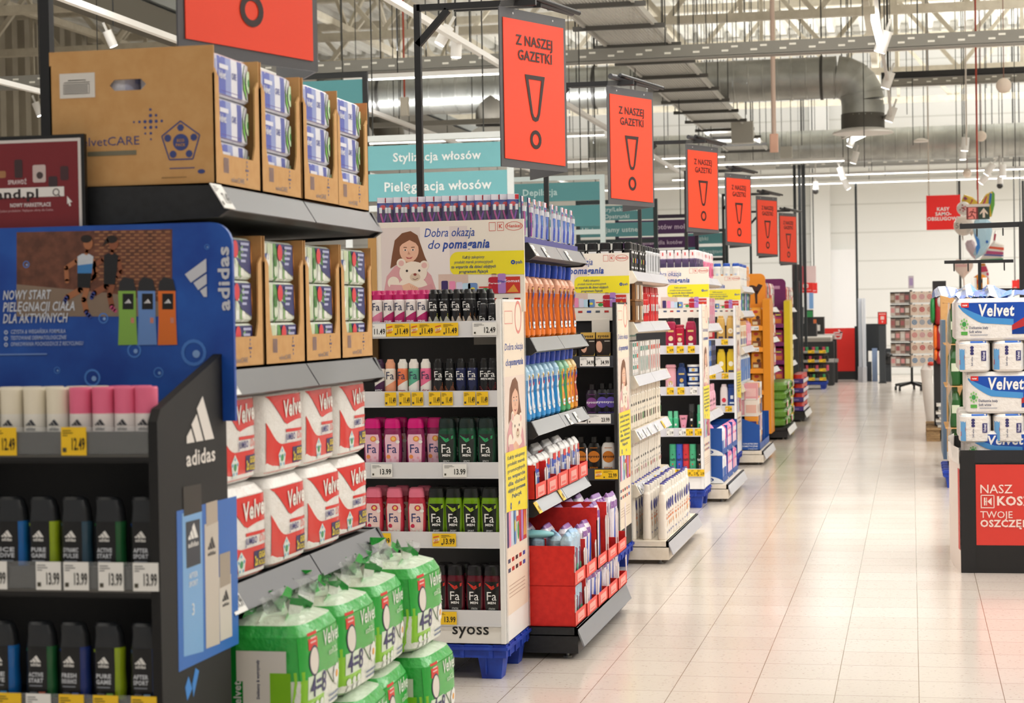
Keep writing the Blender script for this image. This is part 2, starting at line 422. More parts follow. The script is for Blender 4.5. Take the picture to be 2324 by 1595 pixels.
# ------------------------------------------------------------------ lamps: long LED lines with their own light
def led(label, p, q, group='LED line lamps', tray=False, power=1.0, wires=True, aim=None):
    p, q = Vector(p), Vector(q); L = (q - p).length; c = (p + q) / 2; d = (q - p).normalized()
    t = thing('line_lamp', label, 'lamp', c, group)
    mb = MB(); mb.bar(p + Vector((0, 0, 0.03)), q + Vector((0, 0, 0.03)), 0.07, '#efeeea', 0.05); part('housing', mb, t)
    mb = MB(); mb.bar(p, q, 0.05, '#fffaf0/e7', 0.012); part('diffuser', mb, t)
    if tray:
        mb = MB(); s = d.cross(Vector((0, 0, 1))); up = Vector((0, 0, 1))
        for sg in (-1, 1):
            f = fr(p + s * 0.09 * sg + up * 0.10, d, up)
            mb.slab(f, [(0, 0), (L, 0), (L, 0.13), (0, 0.13)], 0.006, 'galva')
            k = 0.2
            while k < L:
                for z in (0.045, 0.085): mb.rect(f, k + (0.05 if z > 0.06 else 0), k + 0.06 + (0.05 if z > 0.06 else 0), z, z + 0.016, '#f4f2ea', 0.002); mb.rect(f, k, k + 0.06, z, z + 0.016, '#f4f2ea', -0.009)
                k += 0.22
        f = fr(p - s * 0.09 + up * 0.10, d, s); mb.slab(f, [(0, 0), (L, 0), (L, 0.18), (0, 0.18)], 0.004, 'galva')
        part('cable_tray', mb, t)
    if wires:
        k = 0.6
        while k < L:
            mb = MB(); a = p + d * k; mb.tube([a, (a.x, a.y, HZ - 0.03)], 0.006, '#2a2a2a', 4); part('suspension_wire', mb, t); k += 3.2
    li = bpy.data.lights.new('lamp_light', 'AREA'); li.shape = 'RECTANGLE'; li.size = L; li.size_y = 0.06
    li.energy = LED_POWER * L * power; li.color = (1.0, 0.992, 0.98)
    if aim is None:
        l2 = bpy.data.lights.new('lamp_uplight', 'AREA'); l2.shape = 'RECTANGLE'; l2.size = L; l2.size_y = 0.06
        l2.energy = li.energy * (1.45 if c.y > 18 else 0.95); l2.color = li.color
        o2 = bpy.data.objects.new('lamp_uplight', l2); COL.objects.link(o2); o2.parent = t
        xx = d; zz = Vector((0, 0, -1)); yy = zz.cross(xx)
        o2.matrix_local = Matrix(((xx.x, yy.x, zz.x, 0), (xx.y, yy.y, zz.y, 0), (xx.z, yy.z, zz.z, 0.30), (0, 0, 0, 1)))
    o = bpy.data.objects.new('lamp_light', li); COL.objects.link(o); o.parent = t
    dn = Vector((0, 0, -1)) if aim is None else Vector(aim).normalized()
    xx = d; zz = -dn; yy = zz.cross(xx).normalized(); xx = yy.cross(zz)
    o.matrix_local = Matrix(((xx.x, yy.x, zz.x, 0), (xx.y, yy.y, zz.y, 0), (xx.z, yy.z, zz.z, -0.02), (0, 0, 0, 1)))
    return t
# rows across the aisles (the nearer ones hang above the frame)
for Y, x0, x1, lab, tr in ((0.8, -6, 6, 'line lamp crossing overhead nearest to the front, above the black display', False), (5.6, -11, 8.5, 'long line lamp crossing above the end of the tissue shelf', False), (9.3, -11, 8.5, 'long line lamp crossing the aisle above the second black end shelf', False),  # frontmost row is an added fill that brightens the camera-facing fronts
                   (12.6, -11, 8.5, 'long line lamp crossing the aisle above the first white end shelf', False), (16.0, -11, 8.5, 'long line lamp crossing the aisle before the perforated tray', False),
                   (19.8, -6.0, PY(1138, 135, 19.8).x, 'line lamp under the long perforated cable tray', False), (27.0, -8.6, -4.3, 'long bright line lamp over the pale turquoise aisle signs', False),
                   (31.5, -9, -3.0, 'line lamp in front of the far silver duct', False), (33.2, -4.2, -1.1, 'line lamp beneath the far silver duct', False), (36.6, -4.5, 8, 'second lowest bright line lamp before the white back wall', False), (39.0, -11, 8.5, 'lowest bright line lamp nearest to the white back wall', False)):
    zz = 5.2 if Y == 16.0 else 4.0
    led(lab, (x0, Y, zz), (x1, Y, zz), tray=tr, power=0.95 if Y > 33 else (1.0 if Y > 8 else 0.6))
# rows along the main aisle
led('line lamp running along the main aisle high over the right-hand tiles', (3.4, 6.0, 4.4), (3.4, 40, 4.4), power=1.3, wires=False)
# ------------------------------------------------------------------ what hangs under the roof
def wire(t, x, y, z, r=0.006):
    mb = MB(); mb.tube([(x, y, z), (x, y, HZ - 0.03)], r, '#2c2c2a', 4); part('suspension_wire', mb, t)
# wide ladder tray along the aisle
p = PZ(1288, 28, 4.4); q = PZ(1440, 12, 4.4); x0, x1 = p.x, q.x + 0.02
t = thing('cable_ladder', 'wide slatted cable ladder running along the aisle above the red signs', 'cable tray', ((x0 + x1) / 2, 26, 4.4))
mb = MB()
for i in range(23):
    x = x0 + (x1 - x0) * i / 22; e_ = i in (0, 22); mb.bar((x, 16, 4.42), (x, 35.2, 4.42), 0.03 if e_ else 0.017, '#cfcec8', 0.07 if e_ else 0.015)
part('wire_mesh', mb, t)
y = 16.6
while y < 35.2:
    mb = MB(); mb.bar((x0 - 0.12, y, 4.38), (x1 + 0.12, y, 4.38), 0.05, '#54524e', 0.045); part('cross_bar', mb, t)
    wire(t, x0 - 0.1, y, 4.4); wire(t, x1 + 0.1, y, 4.4); y += 1.42
# ducts
def spiral(pts, r, mat='steel', pitch=0.16):
    """a spiral-seam duct along pts"""
    mb = MB(); P = [Vector(p) for p in pts]; out = []; rad = []
    for a, b in zip(P, P[1:]):
        L = (b - a).length; n = max(1, int(L / pitch))
        for i in range(n):
            for f_, k in ((0.0, 1.0), (0.86, 1.0), (0.9, 1.02), (0.96, 1.02)):
                if L < 0.3 and f_: continue
                out.append(a + (b - a) * ((i + f_) / n)); rad.append(r * k)
    out.append(P[-1]); rad.append(r); mb.tube(out, rad, mat, 22); return mb
ctr = PY(1500, 192, 27.5); zD = ctr.z; rD = 0.30
ex = PY(1958, 260, 27.5).x
t = thing('air_duct', 'big silver spiral air duct that bends down in an elbow above the aisle', 'air duct', (ex, 27.5, zD))
bend = [(ex - 0.36 + 0.36 * math.sin(a), 27.5, zD - 0.36 + 0.36 * math.cos(a)) for a in [pi / 2 * k / 5 for k in range(6)]]
part('straight_run', spiral([(-9.0, 27.5, zD), (ex - 0.36, 27.5, zD)], rD, pitch=0.2), t)
mb = MB(); mb.tube(bend, rD * 1.01, 'steel', 22); 
for k in (0, 2, 4): mb.tube([Vector(bend[k]), Vector(bend[k]) + (Vector(bend[k + 1]) - Vector(bend[k])) * 0.12], rD * 1.05, 'steel', 22)
part('elbow', mb, t)
zb = PY(1960, 300, 27.5).z
part('down_pipe', spiral([(ex, 27.5, zD - 0.36), (ex, 27.5, zb)], rD * 0.99), t)
mb = MB(); mb.tube([(ex, 27.5, zb + 0.26), (ex, 27.5, zb + 0.05)], rD * 1.02, '#55524c/r60', 20); part('black_collar', mb, t, 'dark sealing collar')
mb = MB(); mb.loft([(zb - 0.02, 0.43, 0.43, 2, ex, 27.5), (zb, 0.43, 0.43, 2, ex, 27.5), (zb + 0.05, 0.3, 0.3, 2, ex, 27.5)], '#efece6', 24); part('diffuser_disc', mb, t, 'flat white outlet disc')
for x in (PY(1865, 190, 27.5).x, PY(1350, 180, 27.5).x, PY(865, 200, 27.5).x):
    mb = MB(); mb.tube([(x - 0.02, 27.5, zD), (x + 0.02, 27.5, zD)], rD * 1.06, '#3a3936', 20); part('hanger_clamp', mb, t); wire(t, x, 27.5, zD + rD, 0.01)
# drop beside the second red sign
x = PY(1122, 220, 27.5).x
mb = MB(); mb.tube([(x, 27.5, zD), (x, 27.5, PY(1120, 285, 27.5).z)], rD * 0.95, '#6f6b63/m,r45', 20); part('branch_drop', mb, t)
zz = PY(1120, 292, 27.5).z; mb = MB(); mb.loft([(zz - 0.14, 0.42, 0.42, 2, x, 27.5), (zz - 0.1, 0.42, 0.42, 2, x, 27.5), (zz, 0.3, 0.3, 2, x, 27.5)], '#efece6', 24); part('diffuser_disc', mb, t, 'flat white outlet disc')
c2 = PY(2000, 328, 36.0)
t = thing('air_duct', 'far straight silver spiral duct in front of the white back wall', 'air duct', (c2.x, 36, c2.z))
part('straight_run', spiral([(-6.0, 36, c2.z), (8, 36, c2.z)], 0.31, pitch=0.22), t)
for x in (-4.5, -1.5, 1.5): wire(t, x, 36, c2.z + 0.3, 0.008)
c3 = PY(862, 262, 30.0)
t = thing('air_duct', 'short grey duct elbow hanging over the pale turquoise aisle signs', 'air duct', (c3.x, 30, c3.z))
mb = MB(); mb.tube([(c3.x - 0.9, 30.2, c3.z + 0.16), (c3.x - 0.3, 30.1, c3.z + 0.12), (c3.x, 30, c3.z - 0.02), (c3.x + 0.17, 30, c3.z - 0.3), (c3.x + 0.18, 30, c3.z - 0.42)], 0.24, '#77746d/m,r50', 18); part('bent_pipe', mb, t)
mb = MB(); mb.loft([(c3.z - 0.55, 0.32, 0.32, 2, c3.x + 0.18, 30), (c3.z - 0.42, 0.26, 0.26, 2, c3.x + 0.18, 30)], '#8d8980', 20); part('outlet', mb, t)
# more trays and pipes across the hall
def tray(label, xa, xb, Y, z, col='#8f8b82', h=0.12, depth=0.16, solid=False, cat='cable tray', name='cable_tray'):
    t = thing(name, label, cat, ((xa + xb) / 2, Y, z))
    mb = MB(); f = fr((xa, Y, z), (1, 0, 0), (0, 0, 1)); mb.slab(f, [(0, 0), (xb - xa, 0), (xb - xa, h), (0, h)], 0.01, col)
    if not solid:
        k = 0.1
        while k < xb - xa - 0.1:
            mb.rect(f, k, k + 0.07, h * 0.3, h * 0.46, '#f1efe6'); mb.rect(f, k + 0.1, k + 0.17, h * 0.6, h * 0.76, '#f1efe6'); k += 0.3
    mb.box(xa, xb, Y, Y + depth, z - 0.01, z + 0.005, col); part('side_rail', mb, t)
    x = xa + 0.7
    while x < xb: wire(t, x, Y + depth / 2, z + h); x += 2.6
    return t
tray('long perforated cable tray crossing the hall above the red signs', -11, 8.5, 19.8, 4.09, '#8b8982', .13, .18)
a, b = PY(2000, 196, 30.5), PY(2324, 180, 30.5); tray('grey perforated cable tray right of the big duct elbow', a.x, 9, 30.5, a.z)
a = PY(2000, 172, 29.5); tray('black square rail right of the big duct elbow', a.x, 8, 29.5, a.z - 0.04, '#1b1b1b', 0.09, 0.06, True, 'ceiling rail', 'ceiling_rail')
a = PY(1500, 385, 38.0); tray('grey cable tray low in front of the white back wall', -9, 8.5, 38.0, a.z - 0.05, '#a9a9a6', 0.14, 0.2)
a = PY(1900, 408, 40.5); tray('lowest pale grey cable tray against the back wall', -9, 8.5, 40.5, a.z - 0.05, '#c4c4c0', 0.1, 0.1, True)
a = PY(600, 330, 20.0)
for lab, (xa, ya), (xb, yb), Y, col in (('thin grey rail above the pale turquoise aisle signs', (845, 285), (1135, 270), 26.0, '#8a877f'), ('thin white rail low between the red signs', (1290, 395), (1760, 384), 34.5, '#d9d7d0')):
    p, q = PY(xa, ya, Y), PY(xb, yb, Y); t = thing('ceiling_rail', lab, 'ceiling rail', p)
    mb = MB(); mb.bar(p, (q.x, Y, p.z), 0.07, col); part('rail', mb, t); wire(t, p.x + 0.4, Y, p.z); wire(t, q.x - 0.4, Y, p.z)
# spot lights on tracks
def spot_proto():
    t = thing('spotlight', 'white cylinder spotlight', 'spotlight')
    mb = MB(); mb.tube([(0, 0, 0.16), (0, 0, 0.0)], 0.045, '#f1efeb', 16); part('lamp_body', mb, t)
    mb = MB(); mb.tube([(0, 0, 0.0), (0, 0, -0.004)], 0.038, '#fffdf4/e9', 16); part('lens', mb, t)
    mb = MB(); mb.bar((0, 0, 0.16), (0, 0, 0.25), 0.02, '#dddbd6'); part('bracket', mb, t)
    return Proto(t)
SPOT = spot_proto()
def spot(px, py, Y, rx, ry, label, k=1.0):
    p = PY(px, py, Y); o = SPOT.place(p, 0, label, None, 'white spotlights on the ceiling tracks')
    for ch in list(o.children): ch.rotation_euler = (rx, ry, 0); ch.scale = (k, k, k)
    o.location = p; wire(o, p.x, p.y, p.z + 0.2 * k, 0.008); return o
def track(label, p, q, wires=4):
    t = thing('lamp_track', label, 'lamp track', p)
    mb = MB(); mb.bar(p, q, 0.05, '#f0eeea', 0.045); part('rail', mb, t)
    p, q = Vector(p), Vector(q)
    for i in range(wires): a = p + (q - p) * ((i + 0.5) / wires); wire(t, a.x, a.y, a.z + 0.02, 0.005)
X = PZ(1000, 66, 3.62).x; track('white lamp track with two lit spotlights left of the second red sign', (X, 12, 3.62), (X, 37, 3.62))
X = PZ(210, 20, 3.7).x; track('white lamp track rising to the upper left above the big cardboard tray', (X, 12.2, 3.7), (X, 36, 3.7))
X = PZ(40, 195, 3.6).x; track('white lamp track at the left edge behind the cardboard tray', (X, 15, 3.6), (X, 38, 3.6))
spot(997, 100, 14.5, -0.15, 0.5, 'lit white spotlight tilted beside the black sign post')
spot(1035, 130, 14.8, 0.0, 0.05, 'lit white spotlight pointing straight down left of the second red sign')
spot(258, 105, 17.5, 0.2, -0.35, 'unlit white spotlight above the top edge of the big cardboard tray')
spot(92, 262, 20.5, 0.1, -0.35, 'white spotlight above the dark red poster at the left edge')
# winding track with tubes over the aisle
P = [PY(1985, -30, 17), PY(1998, 95, 19), PY(2014, 180, 23), PY(2022, 262, 27)]
t = thing('lamp_track', 'lamp track with a lit tube and spotlights running down beside the duct elbow', 'lamp track', P[0])
mb = MB()
for a, b in zip(P, P[1:]): mb.bar(a, b, 0.035, '#d8d5cf')
part('rail', mb, t)
mb = MB(); mb.bar(PY(1984, 35, 17.8) - Vector((0, 0, 0.02)), PY(1997, 90, 18.9) - Vector((0, 0, 0.02)), 0.06, '#fffdf6/e8'); part('light_tube', mb, t, 'lit white tube')
for a in P[1:]: wire(t, a.x, a.y, a.z)
spot(1996, 118, 19.0, 0.1, 0.35, 'bright spotlight just below the lit tube on the winding track', 1.35)
spot(2009, 200, 23.0, 0.1, 0.35, 'second spotlight down the winding track right of the duct elbow', 1.25)
spot(2017, 275, 27.0, 0.1, 0.35, 'third spotlight down the winding track right of the duct elbow', 1.3)
p, q = PY(2018, 262, 27.2), PY(1912, 312, 29.5)
t = thing('lamp_track', 'short slanting lamp track crossing in front of the duct outlet', 'lamp track', p)
mb = MB(); mb.bar(p, q, 0.05, '#c9c6c0'); part('rail', mb, t)
mb = MB(); mb.bar(p + (q - p) * 0.3 - Vector((0, 0, 0.1)), p + (q - p) * 0.85 - Vector((0, 0, 0.1)), 0.06, '#fffdf6/e8'); part('light_tube', mb, t, 'lit white tube'); wire(t, p.x, p.y, p.z); wire(t, q.x, q.y, q.z)
spot(1928, 332, 29.0, 0.1, 0.4, 'spotlight under the lower end of the slanting lamp track', 1.2)
spot(1936, 370, 31.0, 0.1, 0.3, 'spotlight hanging lowest under the slanting lamp track', 1.2)
spot(1914, 405, 33.5, 0.2, -0.3, 'lit spotlight before the white wall below the duct outlet', 1.3); spot(1926, 428, 34.0, 0.2, -0.5, 'lowest lit spotlight before the white wall below the duct outlet', 1.2)
spot(2189, 342, 30.0, 0.1, 0.1, 'spotlight hanging by the red cable at the upper right', 1.3); spot(2185, 362, 30.6, 0, 0, 'lit spotlight just below another by the red cable', 1.2)
spot(2238, 395, 34.0, 0.2, 0.6, 'lit spotlight tilted above the butterfly balloon', 1.4); spot(2226, 415, 34.5, 0.2, 0.7, 'lit spotlight low behind the butterfly balloon', 1.4)
spot(2276, 400, 34.6, 0, 0, 'pale spotlight right of the butterfly balloon', 1.3)
# globes, sensors and hanging cables
for px, py, Y, r, lab in ((2278, 194, 24.0, 0.094, 'biggest round white globe hanging at the upper right'), (2227, 309, 31, 0.085, 'middle white globe hanging before the far silver duct'), (2195, 393, 36, 0.083, 'smallest white globe hanging below the far silver duct')):
    p = PY(px, py, Y); t = thing('globe_lamp', lab, 'globe lamp', p, 'white hanging globes')
    mb = MB(); mb.blob(p, r, r, r, '#f3e3d4', 20, 12); part('globe', mb, t); mb = MB(); mb.tube([p, (p.x, p.y, HZ - 0.03)], 0.006, '#8a5a4a', 5); part('cord', mb, t)
p = PY(2090, 318, 32); t = thing('ceiling_disc', 'flat white disc hanging on wires before the far duct', 'sensor', p)
mb = MB(); mb.loft([(p.z - 0.03, 0.12, 0.12, 2, p.x, p.y), (p.z, 0.12, 0.12, 2, p.x, p.y), (p.z + 0.03, 0.05, 0.05, 2, p.x, p.y)], '#f1eae2', 20); part('disc', mb, t); wire(t, p.x + 0.05, p.y, p.z)
def drop(label, px, y0, Y, y1, col, r, cat='hanging cable', name='hanging_cable', end=None):
    a, b = PY(px, y0, Y), PY(px, y1, Y); t = thing(name, label, cat, (a.x, Y, min(a.z, b.z)))
    mb = MB(); mb.tube([(a.x, Y, b.z), (a.x, Y, HZ - 0.03)], r, col, 6); part('cable', mb, t)
    if end: mb = MB(); mb.box(a.x - 0.05, a.x + 0.05, Y - 0.04, Y + 0.04, b.z - 0.2, b.z + 0.02, end, 0.015); part('end_box', mb, t)
drop('thick pale pink pipe hanging from the roof with a small box at its end', 1752, 0, 23.0, 308, '#dcc3b4', 0.028, 'hanging pipe', 'hanging_pipe', '#e9b9a2')
drop('red cable hanging from the roof down to the exit sign', 2213, 0, 25.5, 430, '#b0402c', 0.012)
drop('thin orange cable hanging left of the duct behind the black sign post', 914, 0, 22.0, 225, '#b34a32', 0.012, end='#cfc9bb')
drop('pale cable hanging down beside the duct elbow', 2190, 40, 29.0, 330, '#d9cfc4', 0.012)
drop('thin pale rod hanging above the red self checkout sign', 2105, 210, 33.0, 440, '#cfc6bb', 0.012)
drop('orange cable hanging behind the third red sign', 1415, 120, 30.0, 330, '#b8644a', 0.01)
for i, (px, Y) in enumerate(((560, 26), (640, 24), (772, 25), (905, 26), (1010, 30), (1305, 22), (1330, 26), (1352, 30), (1375, 23), (1408, 28), (1440, 33), (1560, 30), (1590, 33), (1615, 28), (1640, 35), (1690, 31), (1815, 29), (1862, 25), (1957, 27), (2055, 33), (2068, 30), (2236, 33), (2300, 28))):
    drop('thin dark wire hanging from the roof, %s of its kind from the left' % ORD[i], px, 0, Y, (330, 200, 380, 260)[i % 4], '#33322e', 0.006, 'hanging wire', 'hanging_wire')
for lab, px, py, Y in (('small loudspeaker box above the far cable trays', 1784, 345, 33.0), ('grey box hanging left of the far silver duct', 1684, 300, 30.0)):
    p = PY(px, py, Y); t = thing('junction_box', lab, 'box', p); w = 0.17 if Y < 31 else 0.1
    mb = MB(); mb.box(p.x - w, p.x + w, Y, Y + 0.2, p.z - w, p.z + w, '#b9b7ae'); part('case', mb, t); wire(t, p.x - w * 0.8, Y + 0.1, p.z + w); wire(t, p.x + w * 0.8, Y + 0.1, p.z + w)
for lab, px, py, Y in (('white security camera hanging left before the back wall', 1851, 428, 37.0), ('security camera with dark tip hanging right of the balloons', 2269, 415, 36.0)):
    p = PY(px, py, Y); t = thing('security_camera', lab, 'camera', p); wire(t, p.x, Y, p.z + .5)
    mb = MB(); mb.loft([(p.z - 0.02, 0.06, 0.06, 2.5, p.x, Y), (p.z + 0.14, 0.05, 0.05, 2.5, p.x, Y)], '#eeebe6', 14); part('housing', mb, t)
    mb = MB(); mb.blob((p.x, Y, p.z - 0.05), 0.06, 0.06, 0.06, '#33312f/r20', 12, 8); part('lens_dome', mb, t)
    mb = MB(); mb.tube([(p.x, Y, p.z + 0.14), (p.x, Y, p.z + 0.6)], 0.015, '#d7d4ce', 6); part('stem', mb, t)
# ------------------------------------------------------------------ shared shop fittings
def ink(s): return s
_tagmesh = {}
def tag_mesh(kind, price, w, h):
    """a shelf price card; kind y yellow, w white, s yellow with a sale stamp"""
    k = (kind, price, w, h)
    if k not in _tagmesh:
        mb = MB(); f = fr((0, 0, 0), (1, 0, 0), (0, 0, 1)); base = '#f7c81e' if kind in 'ys' else '#f1efea'
        mb.slab(f, [(-w / 2, 0), (w / 2, 0), (w / 2, h), (-w / 2, h)], 0.002, base)
        ph = h * 0.42; pw = min(w * 0.52, ph * 2.1)
        mb.text(f, price, w / 2 - w * 0.05, h * 0.2, ph, '#17150f', 0.02, 'r', pw)
        x0 = -w / 2 + w * 0.06 if kind != 's' else -w * 0.12
        for i in range(3): mb.rect(f, x0, x0 + w * (0.34, 0.42, 0.2)[i], h * (0.86 - 0.085 * i), h * (0.89 - 0.085 * i), '#6b5a1a' if kind in 'ys' else '#77777a')
        mb.rect(f, x0, x0 + h * 0.14, h * 0.12, h * 0.27, '#4a4638')
        if kind == 's':
            mb.poly(f, [(-w * 0.46, h * 0.35), (-w * 0.2, h * 0.47), (-w * 0.2, h * 0.66), (-w * 0.46, h * 0.54)], '#fff6d8', 0.0011)
            mb.text(f, 'CENY', -w * 0.33, h * 0.42, h * 0.15, '#c42a1c', 0.03, 'c', w * 0.22, 0.0016, 0, 0.2)
            mb.line(f, [(-w * 0.46, h * 0.7), (-w * 0.22, h * 0.8)], h * 0.07, '#d8402c'); mb.line(f, [(-w * 0.45, h * 0.26), (-w * 0.24, h * 0.34)], h * 0.05, '#d8402c')
        me = bpy.data.meshes.new('price_card'); me.from_pydata([tuple(v) for v in mb.v], [], mb.f)
        for q in mb.mats: me.materials.append(M(q))
        me.polygons.foreach_set('material_index', mb.m); me.update(); _tagmesh[k] = me
    return _tagmesh[k]
def price_card(parent, kind, price, w, h, loc, rz=0.0, rx=0.0):
    o = bpy.data.objects.new('price_tag', tag_mesh(kind, price, w, h)); COL.objects.link(o); o.parent = parent
    o.location = Vector(loc) - _root_loc(parent); o.rotation_euler = (rx, 0, rz); return o

# end-of-aisle shelving: faces +X, runs along Y
EX = -1.50
def end_shelf(name, label, y0, shelves, col, rail, base_top=0.13, length=1.27, back_x=-2.06, top=1.72, base_rail=True, rails=2, depth0=None):
    y1 = y0 + length; t = thing(name, label, 'shelf unit', (-1.7, (y0 + y1) / 2, 0))
    dark = '#161719' if col == 'blackmetal' else '#d9ccb8'
    mb = MB(); mb.box(back_x, -1.345, y0 - 0.02, y1 + 0.02, base_top - 0.035, base_top, col); mb.box(-1.36, -1.345, y0 - 0.02, y1 + 0.02, 0.025, base_top, col)
    for y in (y0 - 0.02, y1 + 0.005): mb.box(back_x, -1.36, y, y + 0.015, 0.025, base_top - 0.03, col)
    part('base', mb, t)
    if base_rail:
        f = fr((-1.318, y0 - 0.02, base_top - 0.075), (0, 1, 0), Vector((-0.4, 0, 1)).normalized()); mb = MB()
        mb.slab(f, [(0, 0), (length + 0.04, 0), (length + 0.04, 0.082), (0, 0.082)], 0.006, rail); o = part('price_rail', mb, t)
    for y in (y0 + 0.04, y1 - 0.04):
        mb = MB(); mb.tube([(-1.40, y, 0), (-1.40, y, 0.006)], 0.018, '#8d8d88/m', 10); mb.tube([(-1.40, y, 0), (-1.40, y, base_top - 0.03)], 0.007, '#8d8d88/m', 6)
        part('foot', mb, t)
    mb = MB(); mb.box(back_x - 0.03, back_x, y0, y1, base_top - 0.03, top, col)
    for y in (y0, y1 - 0.04): mb.box(back_x - 0.01, back_x + 0.02, y, y + 0.04, 0.03, top, dark)
    part('back_panel', mb, t)
    out = []
    for z in shelves:
        mb = MB(); xs = EX - 0.035
        mb.prism([(back_x, z), (xs, z), (xs + 0.028, z - 0.05), (xs, z - 0.062), (back_x, z - 0.075)], y0 + 0.02, y1 - 0.02, dark, 'y')
        for y in (y0, y1 - 0.02): mb.prism([(back_x, z + 0.012), (xs + 0.006, z + 0.004), (xs + 0.034, z - 0.052), (xs + 0.01, z - 0.068), (back_x, z - 0.088)], y, y + 0.02, col, 'y')
        sh = part('shelf', mb, t)
        for i in range(rails):
            a = y0 + length * i / rails + 0.004; b = y0 + length * (i + 1) / rails - 0.004
            f = fr((xs + 0.036, a, z - 0.052), (0, 1, 0), Vector((-0.62, 0, 1)).normalized()); mb = MB()
            mb.slab(f, [(0, 0), (b - a, 0), (b - a, 0.066), (0, 0.066)], 0.004, rail); part('price_rail', mb, sh)
        out.append(sh)
    return t, out
def rail_card(sh, kind, price, y, z, w=0.062, h=0.052):
    """a price card standing on a slanted rail of an end shelf"""
    o = price_card(sh, kind, price, w, h, (EX + 0.005, y, z - 0.050), pi / 2, 0.0); o.rotation_euler = (-0.55, 0, pi / 2); return o

# blue plastic pallet
def pallet(label, x0, x1, y0, y1, mat='bluepallet', zt=0.135):
    t = thing('plastic_pallet', label, 'pallet', ((x0 + x1) / 2, (y0 + y1) / 2, 0))
    mb = MB(); mb.box(x0, x1, y0, y1, zt - 0.05, zt, mat); mb.box(x0 - 0.008, x1 + 0.008, y0 - 0.008, y1 + 0.008, zt - 0.02, zt - 0.008, mat)
    n = 7
    for i in range(n): mb.box(x0 + (x1 - x0) * (i + 0.4) / n, x0 + (x1 - x0) * (i + 0.55) / n, y0 - 0.006, y1 + 0.006, zt - 0.05, zt, mat)
    for i in range(4): mb.box(x0 - 0.006, x1 + 0.006, y0 + (y1 - y0) * (i + 0.4) / 4, y0 + (y1 - y0) * (i + 0.55) / 4, zt - 0.05, zt, mat)
    part('deck', mb, t)
    for x in (x0 + 0.015, x1 - 0.115):
        for y in (y0 + 0.015, y1 - 0.115):
            mb = MB(); b = 0.012
            vs = [(x + b, y + b, 0), (x + 0.1 - b, y + b, 0), (x + 0.1 - b, y + 0.1 - b, 0), (x + b, y + 0.1 - b, 0), (x, y, zt - 0.05), (x + 0.1, y, zt - 0.05), (x + 0.1, y + 0.1, zt - 0.05), (x, y + 0.1, zt - 0.05)]
            mb.add(vs, [(3, 2, 1, 0), (4, 5, 6, 7), (0, 1, 5, 4), (1, 2, 6, 5), (2, 3, 7, 6), (3, 0, 4, 7)], mat)
            mb.box(x + 0.03, x + 0.035, y - 0.004, y + 0.1, 0.02, zt - 0.05, mat); part('leg', mb, t)
    return t

# ---- printed matter of the charity campaign
SK, SKD, HAIR = '#e9b79a', '#c98f74', '#7a4c30'
def girl(mb, f, x, y, k):
    """girl in a pink sweater hugging a cream teddy bear, flat print; k = height"""
    def P(pts): return [(x + a * k, y + b * k) for a, b in pts]
    D = lambda a, b, r, m, l, ry=None: mb.disc(f, x + a * k, y + b * k, r * k, m, l, 22, (ry or r) * k)
    mb.poly(f, P([(-.30, .42), (-.27, .62), (-.22, .86), (-.1, .97), (.04, 1.0), (.15, .93), (.2, .78), (.26, .6), (.32, .47), (.2, .5), (.0, .5), (-.2, .48)]), HAIR, .0012)
    mb.poly(f, P([(-.42, 0), (-.36, .3), (-.22, .46), (.0, .5), (.2, .46), (.36, .3), (.46, 0)]), '#dba0a2', .0014)
    mb.poly(f, P([(-.07, .45), (.09, .45), (.08, .6), (-.06, .6)]), SKD, .0015)
    D(.01, .70, .155, SK, .0016, .185)
    mb.poly(f, P([(-.155, .74), (-.13, .86), (0, .93), (.12, .88), (.17, .74), (.12, .81), (.02, .86), (-.1, .8)]), HAIR, .0018)
    for s in (-1, 1):
        D(.01 + s * .062, .705, .026, '#f4ebe4', .0018, .014); D(.01 + s * .062, .705, .013, '#3c2c24', .002)
        mb.line(f, P([(.01 + s * .035, .745), (.01 + s * .09, .748)]), .012 * k, '#6b4530', .0018)
    mb.poly(f, P([(.0, .69), (.03, .635), (-.015, .635)]), SKD, .0018)
    mb.poly(f, P([(-.05, .6), (.01, .582), (.07, .6), (.04, .567), (-.02, .567)]), '#b5524e', .0018)
    B, B2 = '#f2e3d0', '#d9c3a8'
    D(.06, .12, .24, B, .002, .17); D(.07, .35, .225, B, .0022, .175)
    for a, b in ((-.12, .5), (.25, .46)): D(a, b, .075, B, .0021); D(a, b, .045, '#e7b7ae', .0023)
    D(-.25, .2, .095, B, .0024); D(.1, .28, .085, B2, .0024, .065)
    for a in (-.03, .17): D(a, .38, .019, '#2d2320', .0026)
    D(.1, .32, .026, '#8e3b34', .0027, .02); mb.line(f, P([(.06, .255), (.1, .24), (.15, .262)]), .01 * k, '#7a5648', .0026)
    mb.poly(f, P([(-.36, .0), (-.3, .17), (-.12, .16), (.06, .1), (.05, .04), (-.14, .04)]), '#dba0a2', .0026)
    mb.poly(f, P([(.42, .0), (.36, .17), (.2, .12), (.04, .1), (.02, .03), (.2, .02)]), '#d4969a', .0027)
    mb.poly(f, P([(-.12, .15), (.0, .19), (.14, .12), (.16, .06), (.04, .04), (-.08, .06)]), SK, .0028)
    for i in range(4): mb.line(f, P([(.02 + i * .032, .15 - i * .012), (.06 + i * .03, .055)]), .006 * k, SKD, .003)
